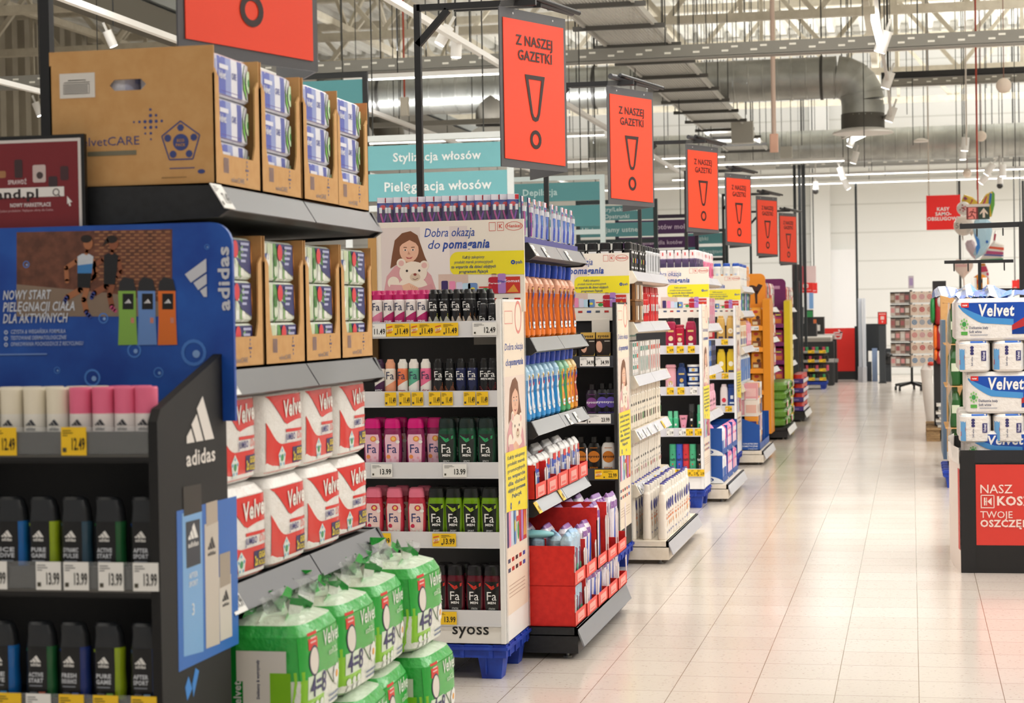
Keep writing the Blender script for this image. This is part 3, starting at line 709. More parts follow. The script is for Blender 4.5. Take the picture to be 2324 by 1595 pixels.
def goods(mb, f, x, y, k):
    """little row of printed products; k = width"""
    def b(a, w, h, c, l=.0014): mb.poly(f, rrp(x + a * k, y, w * k, h * k), c, l)
    def rrp(x0, y0, w, h): return rrect(x0, x0 + w, y0, y0 + h, min(w, h) * 0.22, 3)
    b(.0, .085, .25, '#3a2a63'); b(.10, .08, .24, '#ee8fb4'); b(.19, .08, .22, '#d8d3e6'); b(.27, .1, .2, '#bcd9ea'); b(.34, .12, .2, '#6b8fc4'); mb.disc(f, x + .4 * k, y + .09 * k, .03 * k, '#e7d84f', .0018)
    b(.47, .18, .13, '#f0e6d8'); mb.disc(f, x + .56 * k, y + .06 * k, .045 * k, '#3d9a4c', .0018); mb.rect(f, x + .48 * k, x + .64 * k, y + .105 * k, y + .13 * k, '#d43c34', .002)
    b(.6, .16, .3, '#b91f33', .0016); mb.rect(f, x + .64 * k, x + .7 * k, y + .3 * k, y + .36 * k, '#d9b0a8'); mb.text(f, 'Perwoll', x + .68 * k, y + .17 * k, .035 * k, '#f6e9e6', .015, 'c', None, .002)
    b(.72, .1, .36, '#b07fc4', .0018); mb.text(f, 'Silan', x + .77 * k, y + .2 * k, .04 * k, '#2b4da8', .02, 'c', None, .0026)
    mb.rect(f, x + .8 * k, x + 1.0 * k, y, y + .3 * k, '#c8342a', .0015); mb.text(f, 'Somat', x + .9 * k, y + .2 * k, .05 * k, '#f0e7f0', .02, 'c', None, .002); mb.poly(f, [(x + .83 * k, y + .02 * k), (x + .98 * k, y + .02 * k), (x + .92 * k, y + .16 * k)], '#e39a3c', .0018)
def art_sign(mb, f, w=0.62, h=0.375):
    """the campaign board, cream with girl, slogan, yellow bubble and products"""
    mb.rect(f, .02, w * .62, h * .2, h * .94, '#e3d5cf', .0006); mb.rect(f, w * .3, w * .5, h * .2, h * .94, '#efe5de', .0008); mb.rect(f, w * .42, w * .62, h * .2, h * .42, '#dcc0b0', .0009)
    girl(mb, f, w * .22, h * .2, h * .70)
    mb.text(f, 'Dobra okazja', w * .50, h * .83, h * .095, '#2b4da0', .004, 'c', w * .34, shear=.25); mb.text(f, 'do', w * .395, h * .70, h * .095, '#2b4da0', .004, 'c', None, shear=.25); mb.text(f, 'pomagania', w * .61, h * .70, h * .095, '#2b4da0', .03, 'c', w * .32, shear=.25)
    mb.poly(f, rrect(w * .5, w * 1.1, h * .4, h * .66, h * .09, 5)[5:16] + [(w, h * .4), (w, h * .66)], '#f2e128', .001)
    for i, (s, b) in enumerate((('Każdy zakupiony', .004), ('produkt marek promocyjnych', .004), ('to wsparcie dla dzieci objętych', .02), ('programem Pajacyk', .02))): mb.text(f, s, w * .66, h * (.585 - i * .052), h * .033, '#4a5a78', b, 'c', w * (.15, .26, .3, .2)[i], .002, .25)
    mb.ring(f, w * .925, h * .535, .003, .009, '#2b4da0', .002); mb.text(f, 'pah', w * .965, h * .52, h * .035, '#2b4da0', .02, 'c', None, .002)
    goods(mb, lambda a, b, l=0.0: f(a, h * .2 + (b - h * .2) * .68, l), w * .44, h * .2, w * .53); mb.rect(f, .02, w * .97, h * .195, h * .2, '#b9a490', .0009)
    for a, t in ((.79, ''), (.845, '')): mb.line(f, [(w * a - .013, h * .88), (w * a + .013, h * .88), (w * a + .013, h * .97), (w * a - .013, h * .97), (w * a - .013, h * .88)], .0016, '#d8453a')
    mb.line(f, [(w * .845 - .005, h * .905), (w * .845 - .005, h * .95)], .003, '#d8453a'); mb.line(f, [(w * .845 + .006, h * .95), (w * .845 - .003, h * .928), (w * .845 + .006, h * .905)], .003, '#d8453a')
    mb.ring(f, w * .935, h * .925, .033, .036, '#d8453a', .001, 24, .5); mb.text(f, 'Henkel', w * .935, h * .91, h * .036, '#d8453a', .01, 'c', None, .002)
    for i, c in enumerate(('#3d4f6d', '#b8342c', '#2b4da0', '#555a60', '#b8342c', '#4a4a4a', '#c4362e')): mb.rect(f, w * (.45 + i * .08), w * (.49 + i * .08), h * .12, h * .15, c)
def art_side(mb, f, w, h):
    """the tall campaign strip on the flank of a display"""
    mb.rect(f, 0, w, 0, h, '#f0e0cc', .0006); mb.rect(f, 0, w, h * .5, h * .76, '#e9d5c8', .0008)
    mb.text(f, 'Dobra okazja', w * .5, h * .845, h * .022, '#2b4da0', .004, 'c', w * .84, shear=.2); mb.text(f, 'do', w * .22, h * .795, h * .022, '#2b4da0', .004, 'c', w * .22, shear=.2); mb.text(f, 'pomagania', w * .62, h * .795, h * .022, '#2b4da0', .03, 'c', w * .6, shear=.2)
    g = lambda a, b, l=0.0: f(a, b, l)
    girl(mb, lambda a, b, l=0.0: f(w * .5 + (a - w * .5) * 1.35, b, l), w * .5, h * .5, h * .255)
    mb.rect(f, 0, w, h * .33, h * .52, '#f2dc30', .0032); mb.poly(f, [(0, h * .335), (w, h * .31), (w, h * .345), (0, h * .345)], '#f2dc30', .0031)
    for i in range(7): mb.text(f, ('Każdy zakupiony', 'produkt marek', 'promocyjnych', 'to wsparcie', 'dla dzieci', 'objętych programem', 'Pajacyk')[i], w * .5, h * (.495 - i * .021), h * .012, '#5a6a70', .012 if i < 3 else .03, 'c', w * (.8 if i != 6 else .45), .004)
    mb.ring(f, w * .22, h * .345, .006, .014, '#2b4da0', .004); mb.text(f, 'pah', w * .6, h * .34, h * .012, '#2b4da0', .03, 'c', None, .004)
    goods(mb, lambda a, b, l=0.0: f(a, h * .215 + (b - h * .215) * 2.2, l), w * .05, h * .215, w * .9)
    for i in range(10): mb.rect(f, w * (.08 + .17 * (i % 5)), w * (.19 + .17 * (i % 5)), h * (.165 - .03 * (i // 5)), h * (.178 - .03 * (i // 5)), ('#3d4f6d', '#b8342c', '#333333', '#b8342c', '#2b4da0')[i % 5])
    for i in range(4): mb.rect(f, w * .1, w * .85, h * (.09 - i * .012), h * (.093 - i * .012), '#c3a893')
    mb.line(f, [(w * .1, h * .93), (w * .45, h * .93), (w * .45, h * .97), (w * .1, h * .97), (w * .1, h * .93)], .003, '#e38a80'); mb.ring(f, w * .72, h * .95, w * .13, w * .16, '#e38a80', .001)
DX0, DX1 = -2.345, -1.545
def charity_display(label, yf, col, shelves, rail, plinth=None, depth=0.45, sign=True, up=0.0):
    """pallet-sized display that faces -Y, with a campaign board on top and a poster strip on its flank"""
    t = thing('product_display', label, 'display', ((DX0 + DX1) / 2, yf + depth / 2, 0.135)); yb = yf + depth
    mb = MB(); mb.box(DX0 + .015, DX1 - .015, yb - .02, yb, .14, 1.42, '#2c2b2c' if col != '#f3f0ec' else '#5a5858'); part('back_panel', mb, t)
    for k, x in enumerate((DX0, DX1 - .018)):
        mb = MB(); mb.box(x, x + .018, yf, yb, .14, 1.47, col); sp = part('side_panel', mb, t)
        if k:
            mb = MB(); f = fr((x + .018, yf + .03, .24), (0, 1, 0), (0, 0, 1)); mb.slab(f, [(0, 0), (depth - .035, 0), (depth - .035, 1.22), (0, 1.22)], .002, '#efe0cd'); art_side(mb, f, depth - .035, 1.22)
            part('side_poster', mb, sp, 'tall poster strip with a girl hugging a teddy bear')
            mb = MB(); mb.box(x + .018, x + .024, yf + .01, yf + .03, .14, 1.47, 'acrylic'); mb.box(x + .018, x + .024, yb - .008, yb, .14, 1.47, 'acrylic'); part('clear_edge', mb, sp)
    out = []
    for z in shelves:
        mb = MB(); mb.box(DX0 + .018, DX1 - .018, yf + .008, yb - .02, z - .05, z - .03, rail if col != 'blackmetal' else '#242526'); sh = part('shelf', mb, t)
        mb = MB(); mb.box(DX0 + .018, DX1 - .018, yf, yf + .006, z - .06, z, rail); mb.box(DX0 + .018, DX1 - .018, yf - .004, yf + .006, z - .063, z - .056, rail); part('price_rail', mb, sh)
        out.append(sh)
    mb = MB(); mb.box(DX0 + .018, DX1 - .018, yf + .004, yf + .03, .14, shelves[-1] - .065, plinth or col)
    if plinth:
        f = fr((DX1 - .2, yf + .004, .14), (1, 0, 0), (0, 0, 1)); mb.text(f, 'syoss', .06, .035, .045, '#141414', .012, 'c', .145)
        f2 = fr((DX1 - .62, yf + .004, .14), (1, 0, 0), (0, 0, 1)); mb.text(f2, 'syoss', .0, .035, .045, '#141414', .012, 'c', .145)
    part('plinth', mb, t)
    if sign:
        mb = MB(); f = fr((DX1 - .605, yb - .045, 1.372 + up), (1, 0, 0), (0, 0, 1)); w, h = .62, .375
        mb.slab(f, [(0, 0), (w, 0), (w, h), (0, h)], .012, '#efe6d8'); mb.box(DX1 - .64, DX1 - .605, yb - .05, yb - .03, 1.2, 1.745 + up, '#c99a5a')
        mb.slab(fr((DX1 - .2, yb - .047, 1.29), (1, 0, 0), (0, 0, 1)), [(0, 0), (.1, 0), (.1, .09), (0, .09)], .01, '#efe6d8')
        art_sign(mb, f); part('header_board', mb, t, 'cream board with a girl hugging a teddy bear and blue slogan')
    return t, out

# ------------------------------------------------------------------ red-orange hanging signs and their posts
def sale_sign(n, Yc, lab, arm=True):
    A = Vector((-1.745, Yc - .1, 2.06)); B = Vector((-1.535, Yc + .35, 2.06)); u = (B - A).normalized(); W, H = .50, .70
    t = thing('hanging_sign', lab, 'sign', (-1.64, Yc + .12, 2.06), 'red-orange hanging signs with an exclamation mark')
    f = fr(A, u, (0, 0, 1)); mb = MB(); mb.slab(f, [(0, 0), (W, 0), (W, H), (0, H)], .006, '#57575a/r40')
    mb.disc(f, .1, H - .02, .005, '#d9d9d9'); mb.disc(f, W - .1, H - .02, .005, '#d9d9d9'); part('front_board', mb, t)
    mb = MB(); m = .022; mb.slab(fr(A + f(0, 0, .004) - f(0, 0, 0), u, (0, 0, 1)), [(m, m + .015), (W - m, m + .004), (W - m, H - .045), (m, H - .045)], .003, '#ff4620/r50'); g = fr(f(0, 0, .005), u, (0, 0, 1)); K = '#2b0f0d'
    mb.text(g, 'Z NASZEJ', W / 2, .545, .044, K, .014, 'c', .275); mb.text(g, 'GAZETKI', W / 2 + .004, .48, .044, K, .014, 'c', .255)
    o = [(-.075, .418), (.075, .418), (.034, .245), (.02, .218), (0, .212), (-.02, .218), (-.034, .245)]; i = [(-.049, .399), (.049, .399), (.019, .249), (.01, .234), (0, .231), (-.01, .234), (-.019, .249)]
    vs = [g(W / 2 + a, b, .001) for a, b in o] + [g(W / 2 + a, b, .001) for a, b in i]; k = len(o)
    mb.add(vs, [(q, (q + 1) % k, k + (q + 1) % k, k + q) for q in range(k)][::1], K)
    mb.ring(g, W / 2, .132, .025, .042, K); part('poster', mb, t, 'red-orange poster with an exclamation mark')
    C = Vector((-1.79, Yc + .78, 2.06)); mb = MB(); v = (C - B).normalized(); f2 = fr(B, v, (0, 0, 1)); L = (C - B).length
    mb.slab(f2, [(0, 0), (L, 0), (L, H), (0, H)], .006, '#4c4c50'); mb.slab(fr(f2(0, 0, .003), v, (0, 0, 1)), [(.03, .04), (L - .03, .04), (L - .03, H - .05), (.03, H - .05)], .003, '#ff4620/r50'); part('rear_board', mb, t)
    mb = MB(); P0 = A + Vector((0.02, 0, H + .055)); P1 = B + Vector((0.03, 0.02, H + .03)); mb.tube([P0, P1], .017, '#3a3a3d/r35', 10); mb.tube([P0 + Vector((.05, .06, .012)), P1 + Vector((.03, .02, .0))], .012, '#2c2c2e/r30', 8); part('clamp_tube', mb, t)
    mb = MB(); mb.add([A + Vector((0, 0, H)), B + Vector((0, 0, H)), P1, P0], [(0, 1, 2, 3)], 'clear'); mb.add([A + Vector((0, 0, H)), P0, P0 + Vector((-.05, .2, 0)), A + Vector((-.02, .2, H))], [(0, 1, 2, 3)], 'clear'); part('clear_pouch', mb, t)
    mb = MB(); mb.bar((-2.0, Yc + .12, 2.79), (-1.6, Yc + .12, 2.79), .018, '#1a1a1b'); part('hanger_hook', mb, t)
    p = thing('sign_post', 'black angled post that holds the %s' % lab.split(',')[0].replace('red-orange ', 'red '), 'post', (-2.14, Yc, 0.1))
    mb = MB(); mb.bar((-2.14, Yc, .1), (-2.14, Yc, 2.80), .028, '#161617/r45'); part('upright', mb, p)
    mb = MB(); mb.bar((-2.14, Yc, 2.785), (-1.60, Yc, 2.785), .028, '#161617/r45'); part('arm', mb, p)
    mb = MB(); mb.bar((-2.14, Yc, 2.62), (-2.0, Yc, 2.77), .028, '#161617/r45'); part('brace', mb, p)
for i, (Yc, lab) in enumerate(((4.47, 'red-orange hanging sign cut by the top edge, over the cardboard trays of tissues'), (8.2, 'largest fully visible red-orange hanging sign, above the toothbrush shelf'), (11.2, 'third red-orange hanging sign from the front, above the black gel bottles'), (15.2, 'fourth red-orange hanging sign from the front'), (18.45, 'fifth red-orange hanging sign from the front'), (22.2, 'sixth red-orange hanging sign from the front'), (26.05, 'farthest red-orange hanging sign of the row'))):
    sale_sign(i, Yc, lab)
# ------------------------------------------------------------------ black sports-care display at the left front
noisy('adblue', '#0b3f9c', '#2c6fd0', 5, 0.4, detail=5, lo=.35, hi=.8)
noisy('brickprint', '#5b3527', '#7d4c38', 40, 0.5)
def bars_logo(mb, f, x, y, k, col, l=.0014, word=True, rot=0.0):
    """three slanted bars, with the word below; k = width"""
    c, s = math.cos(rot), math.sin(rot)
    def P(a, b): return (x + (a * c - b * s) * k, y + (a * s + b * c) * k)
    for q in ([(.16, 0), (.5, 0), (.10, .60), (-.12, .44)], [(-.16, 0), (.10, 0), (-.13, .37), (-.32, .24)], [(-.5, 0), (-.22, 0), (-.34, .19), (-.5, .09)]): mb.poly(f, [P(a, b) for a, b in q], col, l)
    if word: mb.text(f, 'adidas', *P(0, -.30), .2 * k, col, .02, 'c', 1.05 * k, l, 0, rot)
def adi_display():
    x0, x1, y0, y1 = -2.30, -1.50, 3.60, 3.995; BK = '#060607/r65'
    t = thing('product_display', 'black display of sports shower gels with a blue header at the left front', 'display', (-1.9, 3.8, 0))
    mb = MB(); mb.box(x0, x1 - .02, y1 - .02, y1, .0, 1.22, '#08080a'); part('back_panel', mb, t)
    mb = MB(); mb.box(x0, x0 + .02, y0, y1, 0, 1.22, BK); part('side_panel', mb, t)
    mb = MB(); mb.prism([(y0, 0), (y1, 0), (y1, 1.335), (y0 + .02, 1.225), (y0, 1.20)], x1 - .02, x1, BK, 'x'); sp = part('side_panel', mb, t)
    f = fr((x1, y0, 0), (0, 1, 0), (0, 0, 1)); mb = MB(); W = .42
    bars_logo(mb, f, .235, 1.145, .16, '#ece6e0')
    q = lambda px, py: (lambda p: (p.y - y0, p.z))(PX(px, py, x1))
    mb.poly(f, [q(400, 1160), q(536, 1125), q(541, 1460), q(405, 1525)], '#2f6fc4', .0008)
    def bt(px0, px1, py0, py1, sh, col, l):
        a, b, c, d = q(px0, py0), q(px1, py0 - 8), q(px1 + sh, py1 - 12), q(px0 + sh, py1); mb.poly(f, [d, c, b, a], col, l)
    bt(412, 457, 1165, 1490, 4, '#7fb2e4', .0012); bt(414, 455, 1105, 1172, 2, '#26241f', .0014); bt(420, 452, 1185, 1290, 2, '#2a3440', .0016)
    bt(463, 494, 1190, 1472, 4, '#cfc6ba', .0012); bt(466, 492, 1142, 1195, 1, '#b9ab9b', .0014); bt(496, 523, 1310, 1455, 3, '#d8d2c8', .0012); bt(497, 521, 1258, 1335, 1, '#a89c8c', .0014)
    for (px, py, k, c) in ((437, 1222, .055, '#f2f0ec'), (479, 1245, .045, '#3a3a3c'), (511, 1362, .04, '#3a3a3c')):
        a = q(px, py); bars_logo(mb, f, a[0], a[1], k, c, .0018)
    a = q(437, 1310); mb.text(f, 'AFTER', a[0], a[1], .011, '#e9f1f8', .02, 'c', .05, .002); mb.text(f, 'SPORT', a[0], a[1] - .018, .011, '#e9f1f8', .02, 'c', .05, .002); a = q(437, 1395); mb.text(f, '3', a[0], a[1], .025, '#e9f1f8', .01, 'c', None, .002)
    a = q(424, 1590); mb.poly(f, [(a[0], a[1]), (a[0] + .03, a[1] + .02), (a[0] + .01, a[1] + .05), (a[0] - .01, a[1] + .03)], '#2f86d8'); mb.poly(f, [(a[0] + .035, a[1]), (a[0] + .07, a[1] + .05), (a[0] + .05, a[1] + .06), (a[0] + .03, a[1] + .03)], '#2f86d8')
    part('flank_print', mb, sp, 'white three bar logo and blue picture on the black flank')
    # header
    mb = MB(); f = fr((x0, y1 - .02, 1.18), (1, 0, 0), (0, 0, 1)); WH, HH = .829, .442
    mb.slab(f, [(0, 0), (WH, 0)] + [p for p in rrect(0, WH, 0, HH, .05, 6)[0:7]] + [(0, HH)], .012, 'adblue')
    p = lambda px, py: (lambda v: (v.x - x0, v.z - 1.18))(PY(px, py, y1 - .02))
    a, b = p(38, 527), p(391, 718); 
    mb.poly(f, [p(38, 718), p(391, 718), p(391, 520), p(38, 527)], 'brickprint', .0008)
    for i in range(22):
        yy = 528 + i * 7.2
        for j in range(9):
            xx = 215 + j * 20 + (i % 2) * 10
            if xx > 375 or yy > 640 + j * 6: continue
            c = p(xx, yy); mb.rect(f, c[0], c[0] + .012, c[1], c[1] + .0035, '#a8744f', .001)
    mb.poly(f, [p(38, 718), p(391, 718), p(391, 690), p(250, 665), p(38, 645)], '#8f7a68', .0011)
    def limb(pts, w, c, l=.002):
        mb.line(f, [p(*q_) for q_ in pts], w, c, l)
        for q_ in pts: mb.disc(f, *p(*q_), w * .5, c, l, 10)
    S1 = '#a8653f'
    for dx, dy, k, top, sk in ((0, 0, 1.0, '#5f9fd0', '#b0704a'), (58, 2, .92, '#1a1a1e', '#95573a')):
        o = lambda a_, b_: (195 + dx + a_ * k, 530 + dy + b_ * k)
        limb([o(-20, 62), o(-44, 78), o(-42, 108)], .011, sk); limb([o(18, 62), o(24, 92), o(12, 106)], .010, sk)
        limb([o(-6, 112), o(-12, 128), o(-42, 145)], .014, sk); limb([o(6, 112), o(-4, 150), o(2, 178)], .013, sk)
        limb([o(-44, 146), o(-48, 156)], .009, '#3a4a9a', .0022); limb([o(2, 180), o(10, 188)], .009, '#d85a8a' if dx else '#3a4a9a', .0022)
        mb.poly(f, [p(*o(-18, 92)), p(*o(14, 92)), p(*o(18, 52)), p(*o(8, 46)), p(*o(-8, 46)), p(*o(-18, 52))], top if dx else '#cfd6df', .0023); 
        if not dx: mb.poly(f, [p(*o(-18, 92)), p(*o(14, 92)), p(*o(16, 68)), p(*o(-18, 72))], '#3f86c8', .0025)
        mb.poly(f, [p(*o(-18, 122)), p(*o(10, 124)), p(*o(14, 90)), p(*o(-18, 90))], '#17171a', .0026)
        limb([o(2, 44), o(4, 36)], .010, sk, .0024); mb.disc(f, *p(*o(6, 22)), .0115, sk, .0026, 16, .0145); mb.disc(f, *p(*o(2, 12)), .0135, '#241a16', .0027, 16, .009)
        if dx: mb.poly(f, [p(*o(-4, 18)), p(*o(-22, 30)), p(*o(-10, 8))], '#241a16', .0027)
    for px, c in ((290, '#8fbf52'), (334, '#6f98d8'), (380, '#ef7a2c')):
        mb.poly(f, [p(px - 21, 783), p(px + 23, 782), p(px + 20, 720), p(px + 19, 660), p(px - 21, 660), p(px - 19, 720)], c, .0022); mb.poly(f, [p(px - 20, 660), p(px + 20, 660), p(px + 14, 634), p(px - 8, 628), p(px - 18, 640)], '#2b2b2e', .0023)
        mb.poly(f, [p(px - 11, 702), p(px + 14, 702), p(px + 14, 666), p(px - 11, 666)], '#141416', .0024); g_ = p(px + 2, 688); bars_logo(mb, f, g_[0], g_[1], .016, '#e8e8ea', .0028, False)
        g_ = p(px + 8, 733); mb.rect(f, g_[0], g_[0] + .008, g_[1], g_[1] + .012, '#d98e7a', .0026)
    for i, (s, px, py, wpx) in enumerate((('NOWY START', 8, 680, 110), ('PIELĘGNACJI CIAŁA', 8, 707, 163), ('DLA AKTYWNYCH', 8, 733, 148))):
        a, b = p(px, py), p(px + wpx, py); mb.text(f, s, a[0], a[1], .0205, '#d9dde6', .02, 'l', b[0] - a[0], .003, .25)
    for i, s in enumerate(('CZYSTA & WEGAŃSKA FORMUŁA', 'TESTOWANE DERMATOLOGICZNIE', 'OPAKOWANIA POCHODZĄCE Z RECYCLINGU')):
        a, b = p(26, 757 + i * 14), p((150, 152, 190)[i], 757); mb.text(f, s, a[0], a[1], .0085, '#b8c6e6', .02, 'l', b[0] - a[0], .003, .2); c = p(15, 754 + i * 14); mb.ring(f, c[0], c[1], .002, .005, '#b8c6e6', .003)
    c, d = p(0, 806), p(108, 806); mb.rect(f, c[0], d[0], c[1], c[1] + .003, '#7fa0dc', .003)
    a = p(470, 630); bars_logo(mb, f, a[0], a[1], .085, '#d3d6de', .003, False, pi / 2); a = p(521, 632); mb.text(f, 'adidas', a[0], a[1], .026, '#d3d6de', .03, 'c', .142, .003, 0, pi / 2)
    for px, py, r in ((210, 857, .02), (305, 795, .017), (440, 800, .03), (130, 840, .008), (60, 600, .008), (360, 845, .012), (470, 560, .006), (235, 722, .012)):
        c = p(px, py); mb.ring(f, c[0], c[1], r * .75, r, '#4c86d8', .0012, 16); mb.disc(f, c[0] + r * .2, c[1] - r * .1, r * .3, '#8fb6ea', .0013, 10)
    part('header_board', mb, t, 'blue header with two runners and three shower gels')
    cards = {0: [('y', '12.49', 10), ('y', '12.49', 168)], 1: [('w', '13.99', -18), ('w', '13.99', 104), ('w', '13.99', 167), ('w', '13.99', 246), ('w', '13.99', 325)], 2: [('y', '13.99', 8), ('w', '13.99', 75), ('y', '13.99', 150), ('y', '13.99', 228), ('y', '13.99', 315)]}
    for i, z in enumerate((1.190, .913, .640)):
        mb = MB(); mb.box(x0 + .02, x1 - .02, y0 + .012, y1 - .02, z - .075, z - .058, '#0c0c0d'); sh = part('shelf', mb, t)
        mb = MB(); mb.box(x0 + .02, x1 - .02, y0 + .004, y0 + .012, z - .07, z - .01, '#141313/r30'); mb.box(x0 + .02, x1 - .02, y0, y0 + .003, z - .058, z, 'clear'); mb.box(x0 + .02, x1 - .02, y0, y0 + .004, z - .062, z - .056, '#55534f'); part('price_rail', mb, sh)
        for kd, pr, px in cards[i]: price_card(sh, kd, pr, .055, .058, (PY(px, 1000, y0).x, y0 - .002, z - .058))
    return t
adi_display()
def spray_proto(nm, cap, body, art, r=.0215, h=.112, hc=.05, cat='deodorant'):
    s = [(0, r * .96, r * .96, 2), (.004, r, r, 2), (h, r, r, 2), (h + .006, r * .86, r * .86, 2)]
    mb = MB(); mb.loft(s, body, 18); art(mb, face_fn(s), r, h); t = thing(nm, 'spray can', cat, mb=mb)
    mb = MB(); mb.loft([(h + .004, r * .93, r * .93, 2), (h + hc * .55, r * .93, r * .93, 2), (h + hc * .7, r * .8, r * .8, 2), (h + hc, r * .66, r * .66, 2)], cap, 16); part('cap', mb, t); return Proto(t)
def deo_proto(cap, body, ink_):
    r = .0235; s = [(0, r, r, 2), (.098, r, r, 2)]
    mb = MB(); mb.loft(s, body, 18); f = face_fn(s); bars_logo(mb, f, 0, .074, .022, ink_, .0006, False); mb.text(f, 'adidas', 0, .064, .007, ink_, .03, 'c', .02, .0006); mb.rect(f, -.014, .014, .03, .034, ink_, .0006, 4)
    t = thing('deodorant', 'deodorant', 'deodorant', mb=mb)
    mb = MB(); mb.loft([(.098, r, r, 2), (.148, r, r, 2), (.152, r * .95, r * .95, 2)], cap, 18); part('cap', mb, t); return Proto(t)
cream, pinkc = deo_proto('#efe5cf', '#eee9df', '#3a3d44'), deo_proto('#ee6f92', '#efe6e2', '#3a3a40')
for i, px in enumerate((-22, 28, 80, 132, 184, 236, 286, 333)):
    x = PY(px, 930, 3.645).x; k = cream if i < 4 else pinkc
    k.place((x, 3.645, 1.118), 0, '%s capped deodorant, %s from the left in the front row' % ('cream' if i < 4 else 'pink', ORD[i]), None, 'capped deodorants on the black display')
for i, px in enumerate((15, 60, 110, 165, 212, 262, 310)):
    x = PY(px + 10, 880, 3.71).x; k = cream if i < 5 else pinkc
    k.place((x, 3.71, 1.118), 0, '%s capped deodorant, %s from the left in the second row behind' % ('cream' if i < 5 else 'pink', ORD[i]), None, 'capped deodorants on the black display')
def sport_gel(liq, l1, l2, sq):
    s = [(0, .027, .017, 3.2), (.006, .031, .02, 3.2), (.06, .0335, .0215, 3.2), (.10, .031, .02, 3.2), (.14, .0325, .021, 3.2), (.148, .031, .02, 3.2)]
    mb = MB(); mb.loft(s, liq + '/r18', 20); f = face_fn(s)
    mb.rect(f, -.03, .018, .004, .146, '#0d0e10/r30', .0008, 8, 6); K = '#e6e4e0'
    bars_logo(mb, f, -.006, .113, .024, K, .0013, False); mb.text(f, 'adidas', -.006, .105, .007, K, .03, 'c', .022, .0013)
    mb.text(f, l1, -.006, .083, .0085, '#c9ccd2', .04, 'c', .032, .0013); mb.text(f, l2, -.006, .071, .0085, '#c9ccd2', .04, 'c', .032, .0013); mb.rect(f, -.02, .008, .063, .0655, '#8a8f98', .0013, 3)
    mb.rect(f, .0, .014, .035, .052, sq, .0013, 2); mb.text(f, '3', -.014, .016, .014, K, .01, 'c', None, .0013)
    for i in range(4): mb.rect(f, -.02, -.004, .036 + i * .0045, .038 + i * .0045, '#7d828a', .0013, 2)
    t = thing('shower_gel', 'shower gel', 'shower gel', mb=mb)
    mb = MB(); mb.loft([(.146, .0315, .0205, 3.2), (.172, .029, .0195, 3), (.19, .026, .018, 3, -.004, 0), (.196, .02, .014, 3, -.008, 0)], '#26282b/r30', 20); part('flip_cap', mb, t); return Proto(t)
SG = {'ice': ('#1561a8', 'ICE', 'DIVE', '#4aa0de'), 'pure': ('#93a91c', 'PURE', 'GAME', '#8fc45c'), 'pulse': ('#2f4a5c', 'DYNAMIC', 'PULSE', '#7d9cd0'), 'start': ('#1f5a30', 'ACTIVE', 'START', '#d0765c'), 'sport': ('#1d3a6e', 'AFTER', 'SPORT', '#8db3cf'), 'fresh': ('#1c2f72', 'FRESH', 'ENDURANCE', '#6d7fb6')}
NM = {'ice': 'blue', 'pure': 'lime', 'pulse': 'slate', 'start': 'dark green', 'sport': 'navy', 'fresh': 'indigo'}
SGP = {k: sport_gel(*v) for k, v in SG.items()}
for row, z, lst in ((0, .848, (('ice', 32), ('pure', 103), ('pulse', 176), ('start', 252), ('sport', 334))), (1, .588, (('ice', 10), ('start', 97), ('fresh', 172), ('pure', 250), ('sport', 334)))):
    for i, (k, px) in enumerate(lst):
        x = PY(px, (1200, 1480)[row], 3.64).x
        SGP[k].place((x, 3.64, z), 0, 'black shower gel with %s liquid, %s from left on the %s gel shelf' % (NM[k], ORD[i], ('upper', 'lower')[row]), None, 'dark sports shower gels on the black display')

# ------------------------------------------------------------------ dark red poster behind the display
t = thing('poster_board', 'dark red poster with a search bar in a black frame at the left edge', 'poster', (-2.07, 4.0, 1.22))
x0, y = -2.30, 4.0; f = fr((x0, y, 1.20), (1, 0, 0), (0, 0, 1)); mb = MB(); W, H = PY(190, 303, y).x - x0, PY(190, 303, y).z - 1.20
mb.slab(f, [(0, 0), (W, 0), (W, H), (0, H)], .014, '#131314'); part('frame', mb, t); mb = MB(); p = lambda px, py: (lambda v: (v.x - x0, v.z - 1.20))(PY(px, py, y))
a, b = p(-200, 312), p(182, 520); mb.rect(f, .012, W - .008, .02, H - .009, '#ddd6d2', .0006); mb.rect(f, .02, W - .015, .02, H - .016, '#7c1d25', .001)
a, b = p(-100, 453), p(146, 423); mb.rect(f, a[0], b[0], a[1], b[1], '#f1ece8', .0016); c = p(88, 449); mb.text(f, 'kaufland.pl', c[0], c[1], .021, '#2a1c1e', .03, 'r', .19, .002)
c = p(128, 436); mb.ring(f, c[0], c[1], .006, .0085, '#5a4a4a', .002); d = p(137, 446); mb.line(f, [(c[0] + .006, c[1] - .006), d], .003, '#5a4a4a', .002)
c = p(40, 418); mb.text(f, 'SPRAWDŹ', c[0], c[1], .0095, '#e3cfd0', .03, 'c', .046, .002); c = p(70, 469); mb.text(f, 'NOWY MARKETPLACE', c[0], c[1], .0085, '#e9dcdc', .03, 'c', .10, .002); c = p(60, 480); mb.text(f, 'Tysiące produktów. Najlepsze oferty dla Ciebie.', c[0], c[1], .005, '#d3a4a6', .01, 'c', .135, .002)
c = p(153, 445); mb.poly(f, [c, (c[0] + .013, c[1] - .014), (c[0] + .007, c[1] - .014), (c[0] + .009, c[1] - .022), (c[0] + .005, c[1] - .023), (c[0] + .003, c[1] - .015), (c[0], c[1] - .019)], '#efe9e6', .002)
